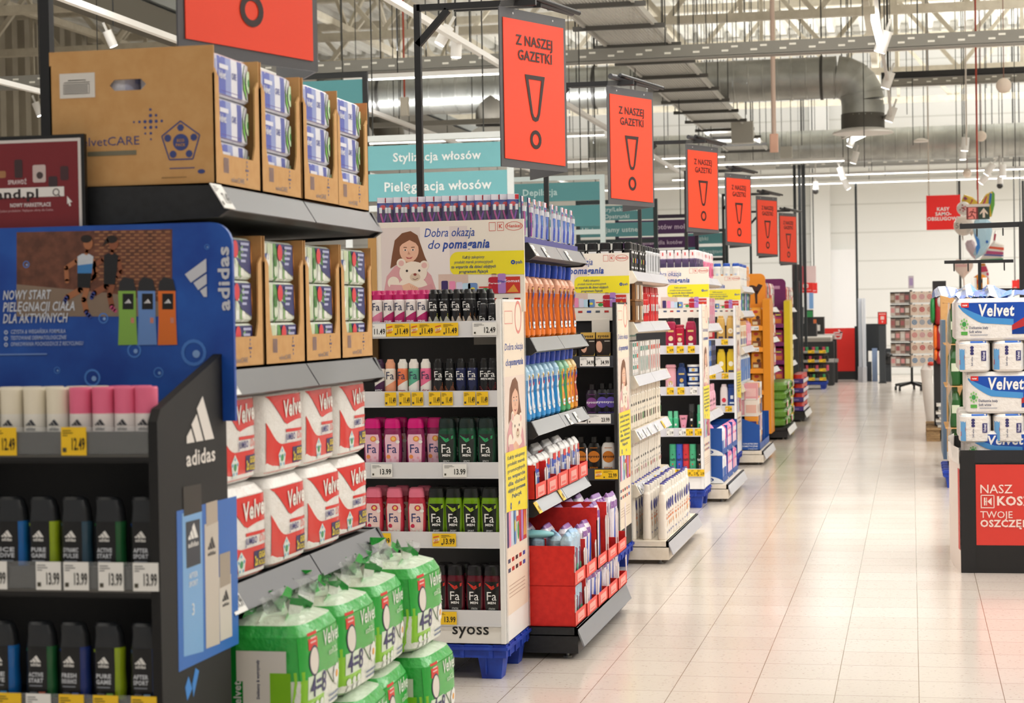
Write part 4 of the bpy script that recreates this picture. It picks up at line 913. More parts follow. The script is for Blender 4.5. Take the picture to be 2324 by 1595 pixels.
for px, py, w, h, col in ((5, 400, .02, .012, '#a9784f'), (43, 400, .02, .038, '#3f2a2c'), (90, 410, .032, .036, '#cfbcb8'), (121, 420, .022, .02, '#3c2a30'), (147, 405, .02, .028, '#472a2e')):
    c = p(px, py); mb.poly(f, rrect(c[0] - w / 2, c[0] + w / 2, c[1] - .004, c[1] + h, .004, 3), col, .0016)
c = p(91, 398); mb.disc(f, c[0], c[1], .008, '#4a3c3c', .0022); part('poster', mb, t, 'dark red poster')

# ------------------------------------------------------------------ black end shelf with tissues and toilet paper
e1, sh1 = end_shelf('end_shelf', 'black end shelf of cardboard trays and toilet paper nearest to the camera', 4.04, [1.705, 1.285, .79], 'blackmetal', '#3c3d43/r35', base_top=.235)
rail_card(sh1[0], 'w', '7.49', 4.035, 1.705, .07, .066); rail_card(sh1[1], 'w', '7.49', 4.05, 1.285, .07, .066); rail_card(sh1[2], 'w', '19.99', 4.06, .79, .08, .066)
def carton():
    """open tray for packs; front at -Y, width along X"""
    w, d, h, th = .302, .40, .315, .004; t = thing('cardboard_tray', 'x', 'cardboard tray'); hw = w / 2
    def U_cut(side): return [(-hw, 0), (hw, 0), (hw, h * .80), (hw - .006, h * .83), (hw - .028, h * .76), (hw - .034, h * .34), (hw - .055, h * .23), (-hw + .055, h * .23), (-hw + .034, h * .34), (-hw + .028, h * .76), (-hw + .006, h * .83), (-hw, h * .80)]
    mb = MB(); f = fr((0, -d / 2, 0), (1, 0, 0), (0, 0, 1)); pts = U_cut(0); n = len(pts)
    mb.slab(f, [(-hw, 0), (hw, 0), (hw, h * .23), (-hw, h * .23)], th, 'cardboard')
    for s in (-1, 1): mb.slab(f, ([(s * hw, h * .23), (s * hw, h * .80), (s * (hw - .008), h * .84), (s * (hw - .03), h * .78), (s * (hw - .034), h * .34), (s * (hw - .05), h * .23)])[::-s], th, 'cardboard')
    for i in range(7): mb.rect(f, -.1 + i * .005, -.098 + i * .005, .03, .065, '#5a5f8c')
    for a, b in ((0, 0), (.008, 0), (-.008, 0), (0, .01), (0, -.01), (0, .02), (0, -.02)): mb.disc(f, .055 + a, .045 + b, .003, '#5a5f8c', .001, 8)
    mb.text(f, 'velvetCARE', -.01, .012, .012, '#7f7a86', .0, 'c', .09); part('front_wall', mb, t)
    mb = MB(); mb.box(-hw, hw, d / 2 - th, d / 2, 0, h * .9, 'cardboard'); mb.box(-hw, hw, -d / 2, d / 2, 0, th, 'cardboard'); part('base_and_back', mb, t)
    return t, w, d, h, th
def side_wall(t, s, w, d, h, th, art):
    """s=-1 the wall at -X; hand hole cut out"""
    mb = MB(); x = s * w / 2; f = fr((x, d / 2, 0), (0, -1, 0), (0, 0, 1)) if s < 0 else fr((x, -d / 2, 0), (0, 1, 0), (0, 0, 1))
    H0, H1, a0, a1 = h * .70, h * .78, d * .37, d * .59
    out = [(0, 0), (d, 0), (d, h), (0, h)]
    for q in ([(0, 0), (d, 0), (d, H0), (0, H0)], [(0, H1), (d, H1), (d, h), (0, h)], [(0, H0), (a0, H0), (a0, H1), (0, H1)], [(a1, H0), (d, H0), (d, H1), (a1, H1)]): mb.slab(f, q, th, 'cardboard')
    for aa, sg in ((a0, 1), (a1, -1)):
        for bb, sb in ((H0, 1), (H1, -1)): mb.poly(f, [(aa, bb), (aa + sg * .012, bb), (aa, bb + sb * .012)][::sg * sb], 'cardboard', .0)
    if art:
        I = '#3d4a86'; mb.rect(f, .025, .112, h * .66, h * .84, '#e7e2da'); mb.line(f, [(.035, h * .69), (.098, h * .69), (.098, h * .76), (.035, h * .76), (.035, h * .69)], .0015, '#222222')
        for i in range(16): mb.rect(f, .038 + i * .0036, .0395 + i * .0036, h * .695, h * .755, '#2b2b2b', .0014)
        mb.rect(f, .045, .09, h * .785, h * .792, '#333333'); mb.rect(f, .036, .1, h * .77, h * .776, '#333333')
        mb.text(f, 'velvetCARE', .218, h * .305, .020, I, -.006, 'r', .155); mb.rect(f, .09, .21, h * .265, h * .232, '#7b7560')
        for a, b, r in ((0, 0, 6), (-1, 0, 5), (1, 0, 5), (-2, 0, 4), (2, 0, 4), (0, 1, 5), (0, -1, 5), (0, 2, 4), (0, -2, 4), (-1, -1, 4), (1, -1, 4), (1, 1, 4), (-1, -2, 3), (0, -3, 3), (-3, 0, 3)): mb.disc(f, .246 + a * .0135, h * .468 + b * .0135, r * .0008, I, .001, 10)
        c = (.318, h * .31); ot = [(c[0] + .048 * math.sin(k * 2 * pi / 5), c[1] + .048 * math.cos(k * 2 * pi / 5)) for k in range(5)]
        mb.line(f, ot + [ot[0]], .003, I); mb.disc(f, c[0], c[1], .019, I); mb.text(f, 'ECO', c[0], c[1] + .001, .006, '#c79255', .03, 'c', None, .002); mb.text(f, 'PACK', c[0], c[1] - .009, .006, '#c79255', .03, 'c', None, .002)
        for k in range(5): a = k * 2 * pi / 5; mb.disc(f, c[0] + .033 * math.sin(a), c[1] + .033 * math.cos(a), .0085, I, .001, 6 + k)
        mb.rect(f, .29, .35, h * .12, h * .127, I); mb.rect(f, .27, .33, h * .055, h * .062, '#9a7444'); mb.disc(f, .366, h * .095, .009, I, .001, 12, .005)
    part('side_wall', mb, t)
def tissue_pack(kind):
    s = [(0, .13, .085, 7), (.006, .138, .092, 7), (.088, .138, .092, 7), (.094, .13, .085, 7)]; f = face_fn(s); mb = MB()
    if kind == 'b':
        mb.loft(s, '#e8e8f2/k', 24)
        for a0, a1, c in ((-.136, -.095, '#d4d6ec'), (-.095, -.045, '#4353b8'), (-.045, -.01, '#8d9ad2'), (-.01, .03, '#e6e6f0'), (.03, .062, '#3c49a6')): mb.rect(f, a0, a1, .006, .089, c, .001, 4, 4)
        mb.rect(f, -.13, .06, .004, .014, '#5b3a9c', .0013, 6); mb.text(f, 'Velvet', -.068, .04, .018, '#f4f4fa', .02, 'c', .045, .002); mb.text(f, 'CARE', .008, .045, .014, '#3f4aa0', .03, 'c', .03, .002); mb.rect(f, -.085, -.03, .062, .072, '#e8e8f4', .002, 3); mb.rect(f, -.12, -.1, .03, .08, '#aab2de', .002, 2)
        mb.poly(f, [(.135, .004), (.09, .008), (.07, .03), (.068, .06), (.082, .089), (.135, .089)], '#79cf3a', .0022); mb.disc(f, .104, .05, .02, '#cfeac0', .0028, 16, .026); mb.disc(f, .104, .048, .009, '#3d9a4c', .0032)
    else:
        mb.loft(s, '#e9efe0/k', 24)
        for a0, a1, c in ((-.136, -.11, '#7fae68'), (-.09, -.06, '#cfdcb8'), (-.05, -.022, '#5f9c50'), (-.01, .014, '#f0f2ea'), (.02, .05, '#93bd7c')): mb.rect(f, a0, a1, .006, .089, c, .001, 4, 4)
        for i in range(7): mb.disc(f, U(-.12, .05), U(.01, .05), .011, ('#3f7d34', '#dfe8d2', '#f6f6ee')[i % 3], .0014 + i * .0001, 10, .016)
        mb.rect(f, -.125, -.085, .05, .064, '#56689c', .002, 2); mb.poly(f, [(.1, .012), (.03, .028), (-.01, .055), (-.03, .089), (.1, .089)], '#2b2f6e', .0022)
        mb.disc(f, -.005, .068, .018, '#e02f3c', .003, 16, .02)
        for i in range(4): mb.rect(f, .03, .085 - i * .008, .078 - i * .013, .084 - i * .013, '#b9bde0', .0028, 2)
        mb.poly(f, [(.136, .01), (.112, .02), (.1, .05), (.108, .089), (.136, .089)], '#f29a3c', .0025)
    return Proto(thing('tissue_pack', 'tissue pack', 'tissue pack', mb=mb))
TP = {'b': tissue_pack('b'), 'g': tissue_pack('g')}
for lv, (zb, kind, word) in enumerate(((1.712, 'b', 'top'), (1.292, 'g', 'second'))):
    for i in range(4):
        t, w, d, h, th = carton(); y = 4.05 + .155 + i * (.302 + (.006 if i != 1 else .01)) + (0.008 if i > 1 else 0)
        side_wall(t, -1, w, d, h, th, True); side_wall(t, 1, w, d, h, th, False)
        t.location = (-1.53 - d / 2 - U(0, .006), y, zb); t.rotation_euler = (0, 0, RAISE)
        t['label'] = '%s cardboard tray of %s tissue packs from the near end, %s shelf' % (ORD[i], ('blue', 'green')[lv], word); t['group'] = 'cardboard trays of tissue packs'
        for j in range(3):
            TP[kind].place((t.location.x + d / 2 - .102 + U(-.004, .004), y + U(-.004, .004), zb + .006 + j * .101), RAISE + U(-.02, .02), '%s tissue pack, %s of the %s tray from near end, %s shelf' % (('blue and violet', 'green and navy')[lv], ('bottom', 'middle', 'topmost')[j], ORD[i], word), None, 'tissue packs in cardboard trays', (1, 1, 1.04))
            if j == 2: TP[kind].place((t.location.x - .09, y, zb + .006 + j * .101), RAISE, '%s tissue pack behind the stack of the %s tray, %s shelf' % (('blue and violet', 'green and navy')[lv], ORD[i], word), None, 'tissue packs in cardboard trays', (1, 1, 1.04))
# red and white kitchen rolls
def red_pack():
    s = [(0, .135, .1, 7), (.012, .15, .115, 7), (.11, .153, .117, 7), (.2, .150, .115, 7), (.222, .135, .105, 4.5), (.232, .09, .07, 3)]; mb = MB(); mb.loft(s, '#f3efea/k', 32); f = face_fn(s); RD = '#e5281f/r25'
    def shape(up, lo, mat, l, n=14, x0=-.125, x1=.146):
        vs = []; fs = []
        for i in range(n + 1):
            x = x0 + (x1 - x0) * i / n; a, b = lo(x), up(x)
            for j in range(5): vs.append(f(x, a + (b - a) * j / 4, l))
        for i in range(n):
            for j in range(4): k = i * 5 + j; fs.append((k, k + 5, k + 6, k + 1))
        mb.add(vs, fs, mat, True)
    T = lambda x: (x + .125) / .271
    shape(lambda x: .198, lambda x: .198 - .075 * min(1, (T(x) * 2.2)) ** 1.2 if T(x) < .45 else .120 + .012 * math.sin((T(x) - .45) * 4), RD, .0012)
    shape(lambda x: .112 - .004 * T(x), lambda x: .112 - .008 - .004 * T(x), RD, .0011, 8, .0)
    shape(lambda x: .074 + .06 * max(0, 1 - 2.6 * T(x)) ** 2, lambda x: .008, RD, .0012)
    mb.text(f, 'Velvet', .062, .145, .042, '#f6efe8', .03, 'c', .15, .003, .15, .06); mb.text(f, 'JUMBO', .03, .082, .016, '#3d3c86', .02, 'c', .07, .002); mb.text(f, 'Duo', .105, .082, .018, '#e5564c', .0, 'c', .05, .002, .3)
    mb.rect(f, .045, .128, .022, .062, '#2a2560', .002, 4, 2); mb.text(f, 'GIGA', .095, .043, .015, '#f2d53c', .04, 'c', .045, .003); mb.text(f, 'ROLLS', .095, .026, .012, '#f2d53c', .03, 'c', .045, .003); mb.text(f, '2x', .058, .028, .022, '#f2d53c', .04, 'c', .02, .003)
    mb.poly(f, [(-.03 + .026 * math.sin(k * 2 * pi / 5), .04 + .03 * math.cos(k * 2 * pi / 5)) for k in range(5)], '#e9efe8', .002); mb.disc(f, -.03, .04, .009, '#3f9e63', .0028)
    for k in range(5): mb.disc(f, -.03 + .017 * math.sin(k * 2 * pi / 5), .04 + .019 * math.cos(k * 2 * pi / 5), .004, '#6fb6d8', .0028, 8)
    t = thing('toilet_paper_pack', 'pack', 'toilet paper', mb=mb); mb = MB()
    n = 12; vs = [(.11 * math.cos(a * 2 * pi / n) , .08 * math.sin(a * 2 * pi / n), .226) for a in range(n)] + [(.07 * math.cos(a * 2 * pi / n) + U(-.015, .015), .03 * math.sin(a * 2 * pi / n) + U(-.01, .01), .242 + U(0, .012)) for a in range(n)]
    mb.add(vs, [(i, (i + 1) % n, n + (i + 1) % n, n + i) for i in range(n)] + [tuple(range(n, 2 * n))], 'film', True); part('film_top', mb, t, 'crumpled clear film'); return Proto(t)
RP = red_pack()
for lay, z in ((0, .795), (1, 1.022)):
    for i in range(4):
        y = (4.16 if lay else 4.175) + .15 + (i - .42) * .31
        RP.place((-1.655 + U(-.012, .012), y + U(-.008, .008), z), RAISE + U(-.05, .05), 'red and white toilet paper pack, %s from the near end, %s layer under the trays' % (ORD[i], ('lower', 'upper')[lay]), None, 'red and white toilet paper packs', (1, 1, .985))
# green packs piled at the foot
def green_pack(seed):
    random.seed(seed)
    s = [(0, .125, .095, 5), (.012, .148, .112, 6), (.1, .151, .115, 6), (.2, .148, .112, 6), (.225, .135, .1, 5), (.24, .1, .06, 3)]; mb = MB(); G, G2, LM = '#1fae3a/r25', '#128a30/r25', '#8fd12c/r25'
    mb.loft(s, G, 36, ['#e8ebe0/k', '#e8ebe0/k', '#2fb545/k', '#2fb545/k', '#cfe3c8/k']); f = face_fn(s)
    mb.rect(f, -.146, -.01, .006, .12, LM, .001, 10, 5); mb.rect(f, -.14, .146, .1, .198, G, .0013, 16, 5); mb.poly(f, [(.01, .1), (.14, .1), (.14, .06), (.06, .06)], G2, .0016)
    mb.rect(f, -.11, -.055, .165, .205, '#e2332c', .002, 4, 2); mb.rect(f, -.1, -.065, .18, .184, '#f4c8c0', .0024, 2); mb.rect(f, -.1, -.065, .19, .194, '#f4c8c0', .0024, 2)
    mb.disc(f, -.08, .138, .032, '#2a2c4c', .0022, 22, .036); mb.disc(f, -.08, .138, .027, '#e6dfd4', .0026, 22, .031)
    mb.text(f, 'Velvet', .055, .16, .036, '#eaf4e6', .02, 'c', .13, .003, .1); mb.text(f, 'ecoROLL', .06, .132, .016, '#d2e8cc', .01, 'c', .07, .003)
    mb.rect(f, -.118, -.012, .052, .105, '#dfeed6', .0018, 6, 3); mb.text(f, '4=8', -.055, .056, .048, '#2c2a66', .014, 'c', .105, .0035)
    for k in range(6): mb.disc(f, -.1 + (k % 3) * .035, .034 - (k // 3) * .02, .013, '#e9efe4', .0024, 12, .009)
    for k in range(8): mb.disc(f, .085 + .017 * math.cos(k * pi / 4), .078 + .017 * math.sin(k * pi / 4), .009, '#f3f3ee', .0022, 8)
    mb.disc(f, .085, .078, .009, '#f0a31e', .0028); mb.rect(f, .03, .13, .02, .024, '#6d7c9c', .002, 3); mb.rect(f, .03, .12, .032, .036, '#6d7c9c', .002, 3)
    for sx in (-1, 1):
        g = fr((sx * .1505, -.07 if sx > 0 else .07, 0), (0, sx, 0), (0, 0, 1)); mb.rect(g, .0, .14, .02, .17, '#efe9de', .0012); mb.rect(g, -.02, .02, .006, .2, LM if sx > 0 else G2, .0014); mb.rect(g, .1, .15, .006, .12, LM, .0014)
        mb.text(g, 'Velvet', .03, .03, .018, '#f0f0ea', .02, 'l', .07, .002, 0, pi / 2); mb.rect(g, .015, .035, .02, .1, G2, .0013); mb.text(g, 'Delikatny & wytrzymały', .075, .06, .007, '#2f3564', .02, 'l', .09, .002, 0, pi / 2)
    t = thing('toilet_paper_pack', 'pack', 'toilet paper', mb=mb)
    mb = MB()
    for w in range(3):
        nx, nz = 6, 3; oy = (-.055, .0, .05)[w]; P = []; L = U(.2, .26); cx_ = U(-.02, .02)
        for j in range(nz + 1):
            k = j / nz
            for i in range(nx + 1):
                a = i / nx - .5; P.append((cx_ + a * L * (1.05 - .35 * math.sin(k * 2.6)) + U(-.007, .007), oy + .02 * math.sin(i * 2.1 + w) * k + U(-.008, .008) * (k + .2), .222 + k * U(.045, .07) + .012 * math.cos(i * 1.7)))
        for j in range(nz):
            for i in range(nx):
                q = j * (nx + 1) + i; c = ('film', G + ',k', '#e6ece0/k', 'film', G2 + ',k', 'film')[(i // 2 + j * 2 + w) % 6] if j else (G + ',k', '#dfeadb/k')[(i // 2 + w) % 2]
                mb.add([P[q], P[q + 1], P[q + nx + 2], P[q + nx + 1]], [(0, 1, 2, 3)], c, True)
    part('film_flap', mb, t, 'green printed clear film gathered on top'); return Proto(t)
GP = [green_pack(k) for k in (3, 11)]
random.seed(5)
for lay, z, X, cnt in ((0, .237, -1.475, 4), (1, .472, -1.475, 4), (1, .472, -1.72, 4), (0, .237, -1.72, 4)):
    for i in range(cnt):
        y = 4.105 + .148 + i * .305; dz = .03 if (i == 3 and lay) else 0
        GP[(i + lay) % 2].place((X + (.02 if lay == 0 and X > -1.6 else 0) + U(-.014, .014) + (.03 if i == 3 else 0), y + U(-.01, .01), z + (.004 if lay else 0)), RAISE + U(-.05, .05), 'green toilet paper pack, %s from near end, %s row, %s layer of the floor pile' % (ORD[i], 'front' if X > -1.6 else 'back', ('lower', 'upper')[lay]), None, 'green toilet paper packs in the floor pile', (1, 1, 1.0 + dz))
# ------------------------------------------------------------------ white display of deodorants and shower gels
pallet('blue plastic pallet under the white display of sprays and shower gels', DX0, DX1, 7.10, 7.55)
hd, hs = charity_display('white display of deodorant sprays and shower gels with a girl and teddy board', 7.10, '#f3f0ec', [1.388, 1.119, .842, .572, .269], '#dcdbdd', '#ece8e0', up=.05)
DY = 7.10
def px2x(px, Y=DY): return PY(px, 1000, Y).x
for row, lst in enumerate(([('w', '11.49', 857, .09), ('s', '11.49', 908, .095), ('s', '11.49', 964, .095), ('s', '11.49', 1018, .095), ('w', '12.49', 1105, .095)],
        [('y', '11.49', 889, .046), ('y', '11.49', 921, .046), ('y', '11.49', 950, .046), ('y', '11.49', 989, .046), ('y', '11.49', 1017, .046), ('y', '11.49', 1068, .046), ('y', '11.49', 1097, .046)],
        [('w', '13.99', 866, .085), ('w', '13.99', 1032, .094)], [('y', '13.99', 860, .085), ('s', '13.99', 1005, .094)], [('y', '13.99', 1006, .085)])):
    for kd, pr, px, w in lst: price_card(hs[row], kd, pr, w, .05 if w > .06 else .052, (px2x(px), DY - .007, (1.388, 1.119, .842, .572, .269)[row] - .056))
FA = '#2c3354'
def fa_can(cap, up, lo, t1='', men=False, acc=None, dot='#f3e9e8'):
    r, h, hc = .0215, .118, .042; s = [(0, r * .95, r * .95, 2), (.004, r, r, 2), (h, r, r, 2), (h + .008, r * .84, r * .84, 2)]
    mb = MB(); mb.loft(s, up + '/r25', 20); f = face_fn(s)
    vs = []; fs = []; n = 10
    for i in range(n + 1):
        x = -r * .97 + 2 * r * .97 * i / n; t = .052 + .026 * (i / n) if not men else .045 + .012 * math.sin(i)
        vs += [f(x, .004, .0005), f(x, t, .0005)]
    mb.add(vs, [(2 * i, 2 * i + 2, 2 * i + 3, 2 * i + 1) for i in range(n)], lo + '/r25', True)
    mb.text(f, 'Fa', 0, .082 if not men else .088, .03 if not men else .024, FA if not men else '#f0eeec', .0, 'c', .029, .001)
    if men:
        mb.text(f, 'MEN', 0, .077, .0075, '#f0eeec', .02, 'c', .024, .001)
        if acc:
            for i in range(4): mb.line(f, [(-.016 + i * .004, .05 - i * .006), (.016, .066 - i * .006)], .003, acc, .0011)
    else:
        mb.disc(f, 0, .014, .006, dot, .001, 12); mb.text(f, t1, 0, .036, .007, '#ffffff' if lo not in ('#f3ece6',) else '#b03a5a', .02, 'c', .028, .001)
    t = thing('deodorant_spray', 'spray', 'deodorant', mb=mb); mb = MB()
    mb.loft([(h + .006, r * .9, r * .9, 2), (h + hc * .6, r * .9, r * .9, 2), (h + hc * .75, r * .7, r * .7, 2), (h + hc, r * .55, r * .55, 2)], cap, 18); mb.box(-.006, .006, -r * .9, 0, h + hc * .6, h + hc * .9, cap); part('cap', mb, t); return Proto(t)
CAN = {'rose': fa_can('#c3216a', '#efe6e2', '#dc7fa0', 'passionfruit'), 'mag': fa_can('#c3216a', '#efe6e4', '#b8286c', 'PINK'), 'lime': fa_can('#1b1b1d/r30', '#1d1d20', '#b9b8ae', '', True, '#d6dc3c'), 'ember': fa_can('#1b1b1d/r30', '#1d1d20', '#c9bfb2', '', True, '#d98a3c'),
       'plum': fa_can('#3d2140', '#efe8e2', '#4a2148', 'MYSTIC'), 'peach': fa_can('#eaa582', '#efe6da', '#eaa07a', ''), 'orange': fa_can('#f2ece4', '#ee7f56', '#f3ece6', 'cream'), 'mint': fa_can('#f2ece4', '#5fb294', '#f0efe8', 'dry', dot='#2f9a78'), 'pink': fa_can('#f2ece4', '#ec6f96', '#f3ece6', 'dry', dot='#d8486a'),
       'amber': fa_can('#18181a/r30', '#202022', '#6b4230', '', True, '#c8692c'), 'navy': fa_can('#18181a/r30', '#262c52', '#1a2038', '', True, None), 'red': fa_can('#18181a/r30', '#1a1a1c', '#3a1718', '', True, '#b3262c')}
DSC = {'rose': 'white and rose', 'mag': 'white and magenta', 'lime': 'black and lime', 'ember': 'black and amber', 'plum': 'white and plum', 'peach': 'peach', 'orange': 'orange', 'mint': 'mint green', 'pink': 'pink', 'amber': 'black and orange', 'navy': 'navy blue', 'red': 'black and red'}
for row, z, lst in ((0, 1.352, (('rose', 841), ('rose', 863), ('mag', 888.5), ('mag', 913.6), ('mag', 939), ('mag', 964), ('lime', 990.5), ('lime', 1016.6), ('ember', 1043), ('ember', 1068), ('ember', 1090))),
        (1, 1.083, (('plum', 866), ('peach', 890), ('orange', 918), ('mint', 943), ('pink', 970), ('amber', 999), ('amber', 1025), ('navy', 1050), ('navy', 1076), ('red', 1103), ('red', 1127)))):
    for i, (k, px) in enumerate(lst):
        if row == 0 and i == 10: continue
        for b in range(2 if row == 0 else 1):
            CAN[k].place((min(px2x(px, 7.14), -1.587) + b * .004, 7.135 + b * .055, z), U(-.15, .15), '%s deodorant spray, %s from left%s, %s display shelf' % (DSC[k], ORD[i], ' in second row' if b else '', ('top', 'second')[row]), None, 'deodorant sprays on the white display')
for i in range(4): CAN['ember'].place((min(px2x(1084 + i * 11, 7.25), -1.587), 7.20 + .045 * (i % 2), 1.352), 0, 'black deodorant spray, %s of those behind the two roll-ons on the top shelf' % ORD[i], None, 'deodorant sprays on the white display')
r = .0185; s = [(0, r, r, 2), (.005, r * 1.05, r * 1.05, 2), (.06, r * 1.05, r * 1.05, 2), (.066, r, r, 2)]; mb = MB(); mb.loft(s, '#1c1c1f/r25', 18); f = face_fn(s); mb.text(f, 'Fa', 0, .034, .02, '#ecebe8', 0, 'c', .022, .001); mb.text(f, 'MEN', 0, .027, .006, '#ecebe8', .02, 'c', .02, .001)
t = thing('roll_on', 'roll-on', 'deodorant', mb=mb); mb = MB(); mb.loft([(.064, r, r, 2), (.085, r * .98, r * .98, 2), (.1, r * .8, r * .8, 2), (.104, r * .4, r * .4, 2)], '#232326/r25', 18); part('cap', mb, t); ro = Proto(t)
for i, px in enumerate((1103, 1124)): ro.place((px2x(px, 7.14), 7.13, 1.352), 0, '%s black roll-on deodorant at the right end of the top shelf' % ('left' if i == 0 else 'right-hand'), None, 'black roll-ons')
def fa_gel(body, cap, lab, ink_, men=False, acc='#ee8f4a', acc2='#e8a0b4', word='', accy=.125):
    s = [(0, .026, .016, 3), (.008, .032, .02, 3), (.05, .036, .022, 3), (.12, .0365, .022, 3), (.155, .033, .021, 3), (.166, .030, .019, 3)]
    mb = MB(); mb.loft(s, body + '/r18', 22); f = face_fn(s)
    def shp(w0, w1, z0, z1, m, l):
        vs = []; fs = []
        for i in range(9):
            z = z0 + (z1 - z0) * i / 8; w = (w0 + (w1 - w0) * i / 8) * (.86 if i in (0, 8) else 1)
            for j in range(7): vs.append(f(-w + 2 * w * j / 6, z, l))
        for i in range(8):
            for j in range(6): k = i * 7 + j; fs.append((k, k + 1, k + 8, k + 7))
        mb.add(vs, fs, m, True)
    shp(.024, .029, .012, .142, lab + '/r25', .0006)
    mb.text(f, 'Fa', 0, .07, .034, ink_, 0, 'c', .036, .0014)
    if men:
        mb.text(f, 'MEN', 0, .056, .009, ink_, .03, 'c', .03, .0014)
        for i in range(3): mb.line(f, [(-.024 + i * .006, .136 - i * .006), (0, .122 - i * .005), (.026, .136 - i * .004)], .003, acc, .0016)
        mb.text(f, word.split()[0], 0, .034, .007, '#d9d9d6', .02, 'c', .024, .0014); mb.text(f, word.split()[1], 0, .024, .007, '#d9d9d6', .02, 'c', .03, .0014)
    else:
        mb.disc(f, .006, accy, .012, acc, .0014, 14, .011); mb.disc(f, .006, accy, .007, '#f3c86a', .0018, 12); mb.disc(f, .022, accy - .012, .007, '#f3efe8', .0017, 12); mb.disc(f, -.014, .055, .008, acc, .0016, 12)
        for i in range(7): mb.disc(f, U(-.022, .024), U(.016, .06), .005, acc2, .0011, 8)
        mb.text(f, word, 0, .02, .006, '#c23a68', .02, 'c', .04, .0016)
    t = thing('shower_gel', 'gel', 'shower gel', mb=mb); mb = MB()
    mb.loft([(.166, .032, .021, 3.4), (.185, .031, .0205, 3.4), (.2, .028, .0185, 3.2), (.205, .022, .014, 3)], cap + '/r25', 22); part('flip_cap', mb, t); return Proto(t)
GEL = {'pink': fa_gel('#8f2a5c', '#d6187a', '#f0c2d2', '#26346e', word='PASSIONFRUIT'), 'green': fa_gel('#1c4a34', '#1b2a26', '#2a2f2c', '#f1efec', True, '#2fae6a', word='SPICY BERGAMOT'), 'red': fa_gel('#c9384c', '#e8778f', '#f2d2cc', '#26346e', acc='#c81e48', acc2='#f4efe2', word='MAGIC OIL'), 'lime': fa_gel('#6f9a12', '#1c1e1c', '#171a16', '#f1efec', True, '#b4d62a', word='SPORT ENERGY'), 'fire': fa_gel('#5a1220', '#1a1719', '#141213', '#f1efec', True, '#e0301e', word='ATTRACTION FORCE')}
GD = {'pink': 'magenta capped pink', 'green': 'dark green', 'red': 'pink capped red', 'lime': 'black and lime', 'fire': 'black and red'}
for row, z, lst in ((2, .808, (('pink', 858), ('pink', 903), ('pink', 955), ('pink', 994), ('green', 1026), ('green', 1072), ('green', 1116))),
        (3, .538, (('red', 858), ('red', 905), ('red', 955), ('lime', 1000), ('lime', 1039), ('lime', 1079), ('lime', 1121))), (4, .236, (('fire', 965), ('fire', 1001), ('fire', 1040), ('fire', 1084), ('fire', 1126)))):
    for i, (k, px) in enumerate(lst):
        for b in range(1 if k == 'pink' and i == 3 else 2):
            GEL[k].place((min(px2x(px, 7.14) - .018, -1.602) + b * .012 * (px < 1110), 7.135 + b * .07 + (.035 if k == 'pink' and i == 3 else 0), z), U(-.05, .05), '%s shower gel, %s from left%s, %s display shelf' % (GD[k], ORD[i], ' in second row' if b else '', ('', '', 'third', 'fourth', 'bottom')[row]), None, 'shower gels on the white display')

# ------------------------------------------------------------------ second black end shelf
e2, sh2 = end_shelf('end_shelf', 'black end shelf of toothbrushes, orange and blue bottles and red boxes', 7.585, [1.70, 1.31, .965, .645], 'blackmetal', '#85888d/r25', base_top=.13, length=1.28)
for i, y in enumerate((7.62, 7.86, 8.40)): rail_card(sh2[0], 'w', '7,99', y, 1.70)
for y in (8.36, 8.55): rail_card(sh2[2], 'w', '9.99', y, .965)
rail_card(sh2[3], 'y', '8.99', 7.60, .645); rail_card(sh2[3], 'y', '8.99', 8.14, .645)
def brush(liq, liq2, card='#dcdaf0'):
    mb = MB(); mb.box(-.024, .024, -.002, .002, 0, .19, card); f = fr((0, -.002, 0), (1, 0, 0), (0, 0, 1)); mb.rect(f, -.024, .024, 0, .028, '#3d3a8a'); mb.rect(f, -.02, -.004, .005, .022, '#d8343c', .0014); mb.rect(f, -.024, .024, .15, .19, '#3a479c'); mb.rect(f, -.024, .024, .168, .19, '#e8e4ee', .0014); mb.disc(f, 0, .152, .012, '#d8283a', .0016, 14, .009); mb.rect(f, .008, .024, .17, .188, '#d8343c', .0018)
    t = thing('toothbrush_pack', 'toothbrush pack', 'toothbrush', mb=mb)
    for k, (x0, x1) in enumerate(((-.012, .012), (.012, -.012))):
        mb = MB(); mb.tube([(x0, -.008, .03), (x0 * .3, -.010, .075), (x1 * .9, -.010, .12), (x1, -.009, .145)], [.0035, .0045, .004, .003], (liq, liq2)[k] + '/r20', 8); mb.box(x1 - .005, x1 + .005, -.016, -.004, .128, .15, '#eef0f6'); part('toothbrush', mb, t)
    mb = MB(); mb.loft([(.03, .021, .010, 4, 0, -.008), (.15, .023, .012, 4, 0, -.008), (.165, .015, .008, 3, 0, -.006)], 'clear', 16, smooth=True); part('clear_blister', mb, t); return Proto(t)
BR = [brush('#3a56c8', '#5f8fe0'), brush('#7a3aa8', '#c04a9a', '#43386e')]
for i in range(10):
    k = 1 if i < 2 else 0
    BR[k].place((-1.555 + U(-.004, .004), 7.60 + i * .125 + (.02 if i > 4 else 0), 1.705), RAISE + U(-.1, .1), '%s toothbrush pack, %s from the near end of the top black shelf' % (('blue', 'purple')[k], ORD[i]), None, 'toothbrush packs on the top shelf')
for i in range(17):
    BR[1].place((-1.59 - i * .0345, 7.585 + (.01 if i % 2 else 0), 1.705), .5 + U(-.06, .06), 'violet toothbrush pack, %s from the right behind the girl and teddy board' % ORD[i], None, 'toothbrush packs behind the board', (1, 1, 1.05))
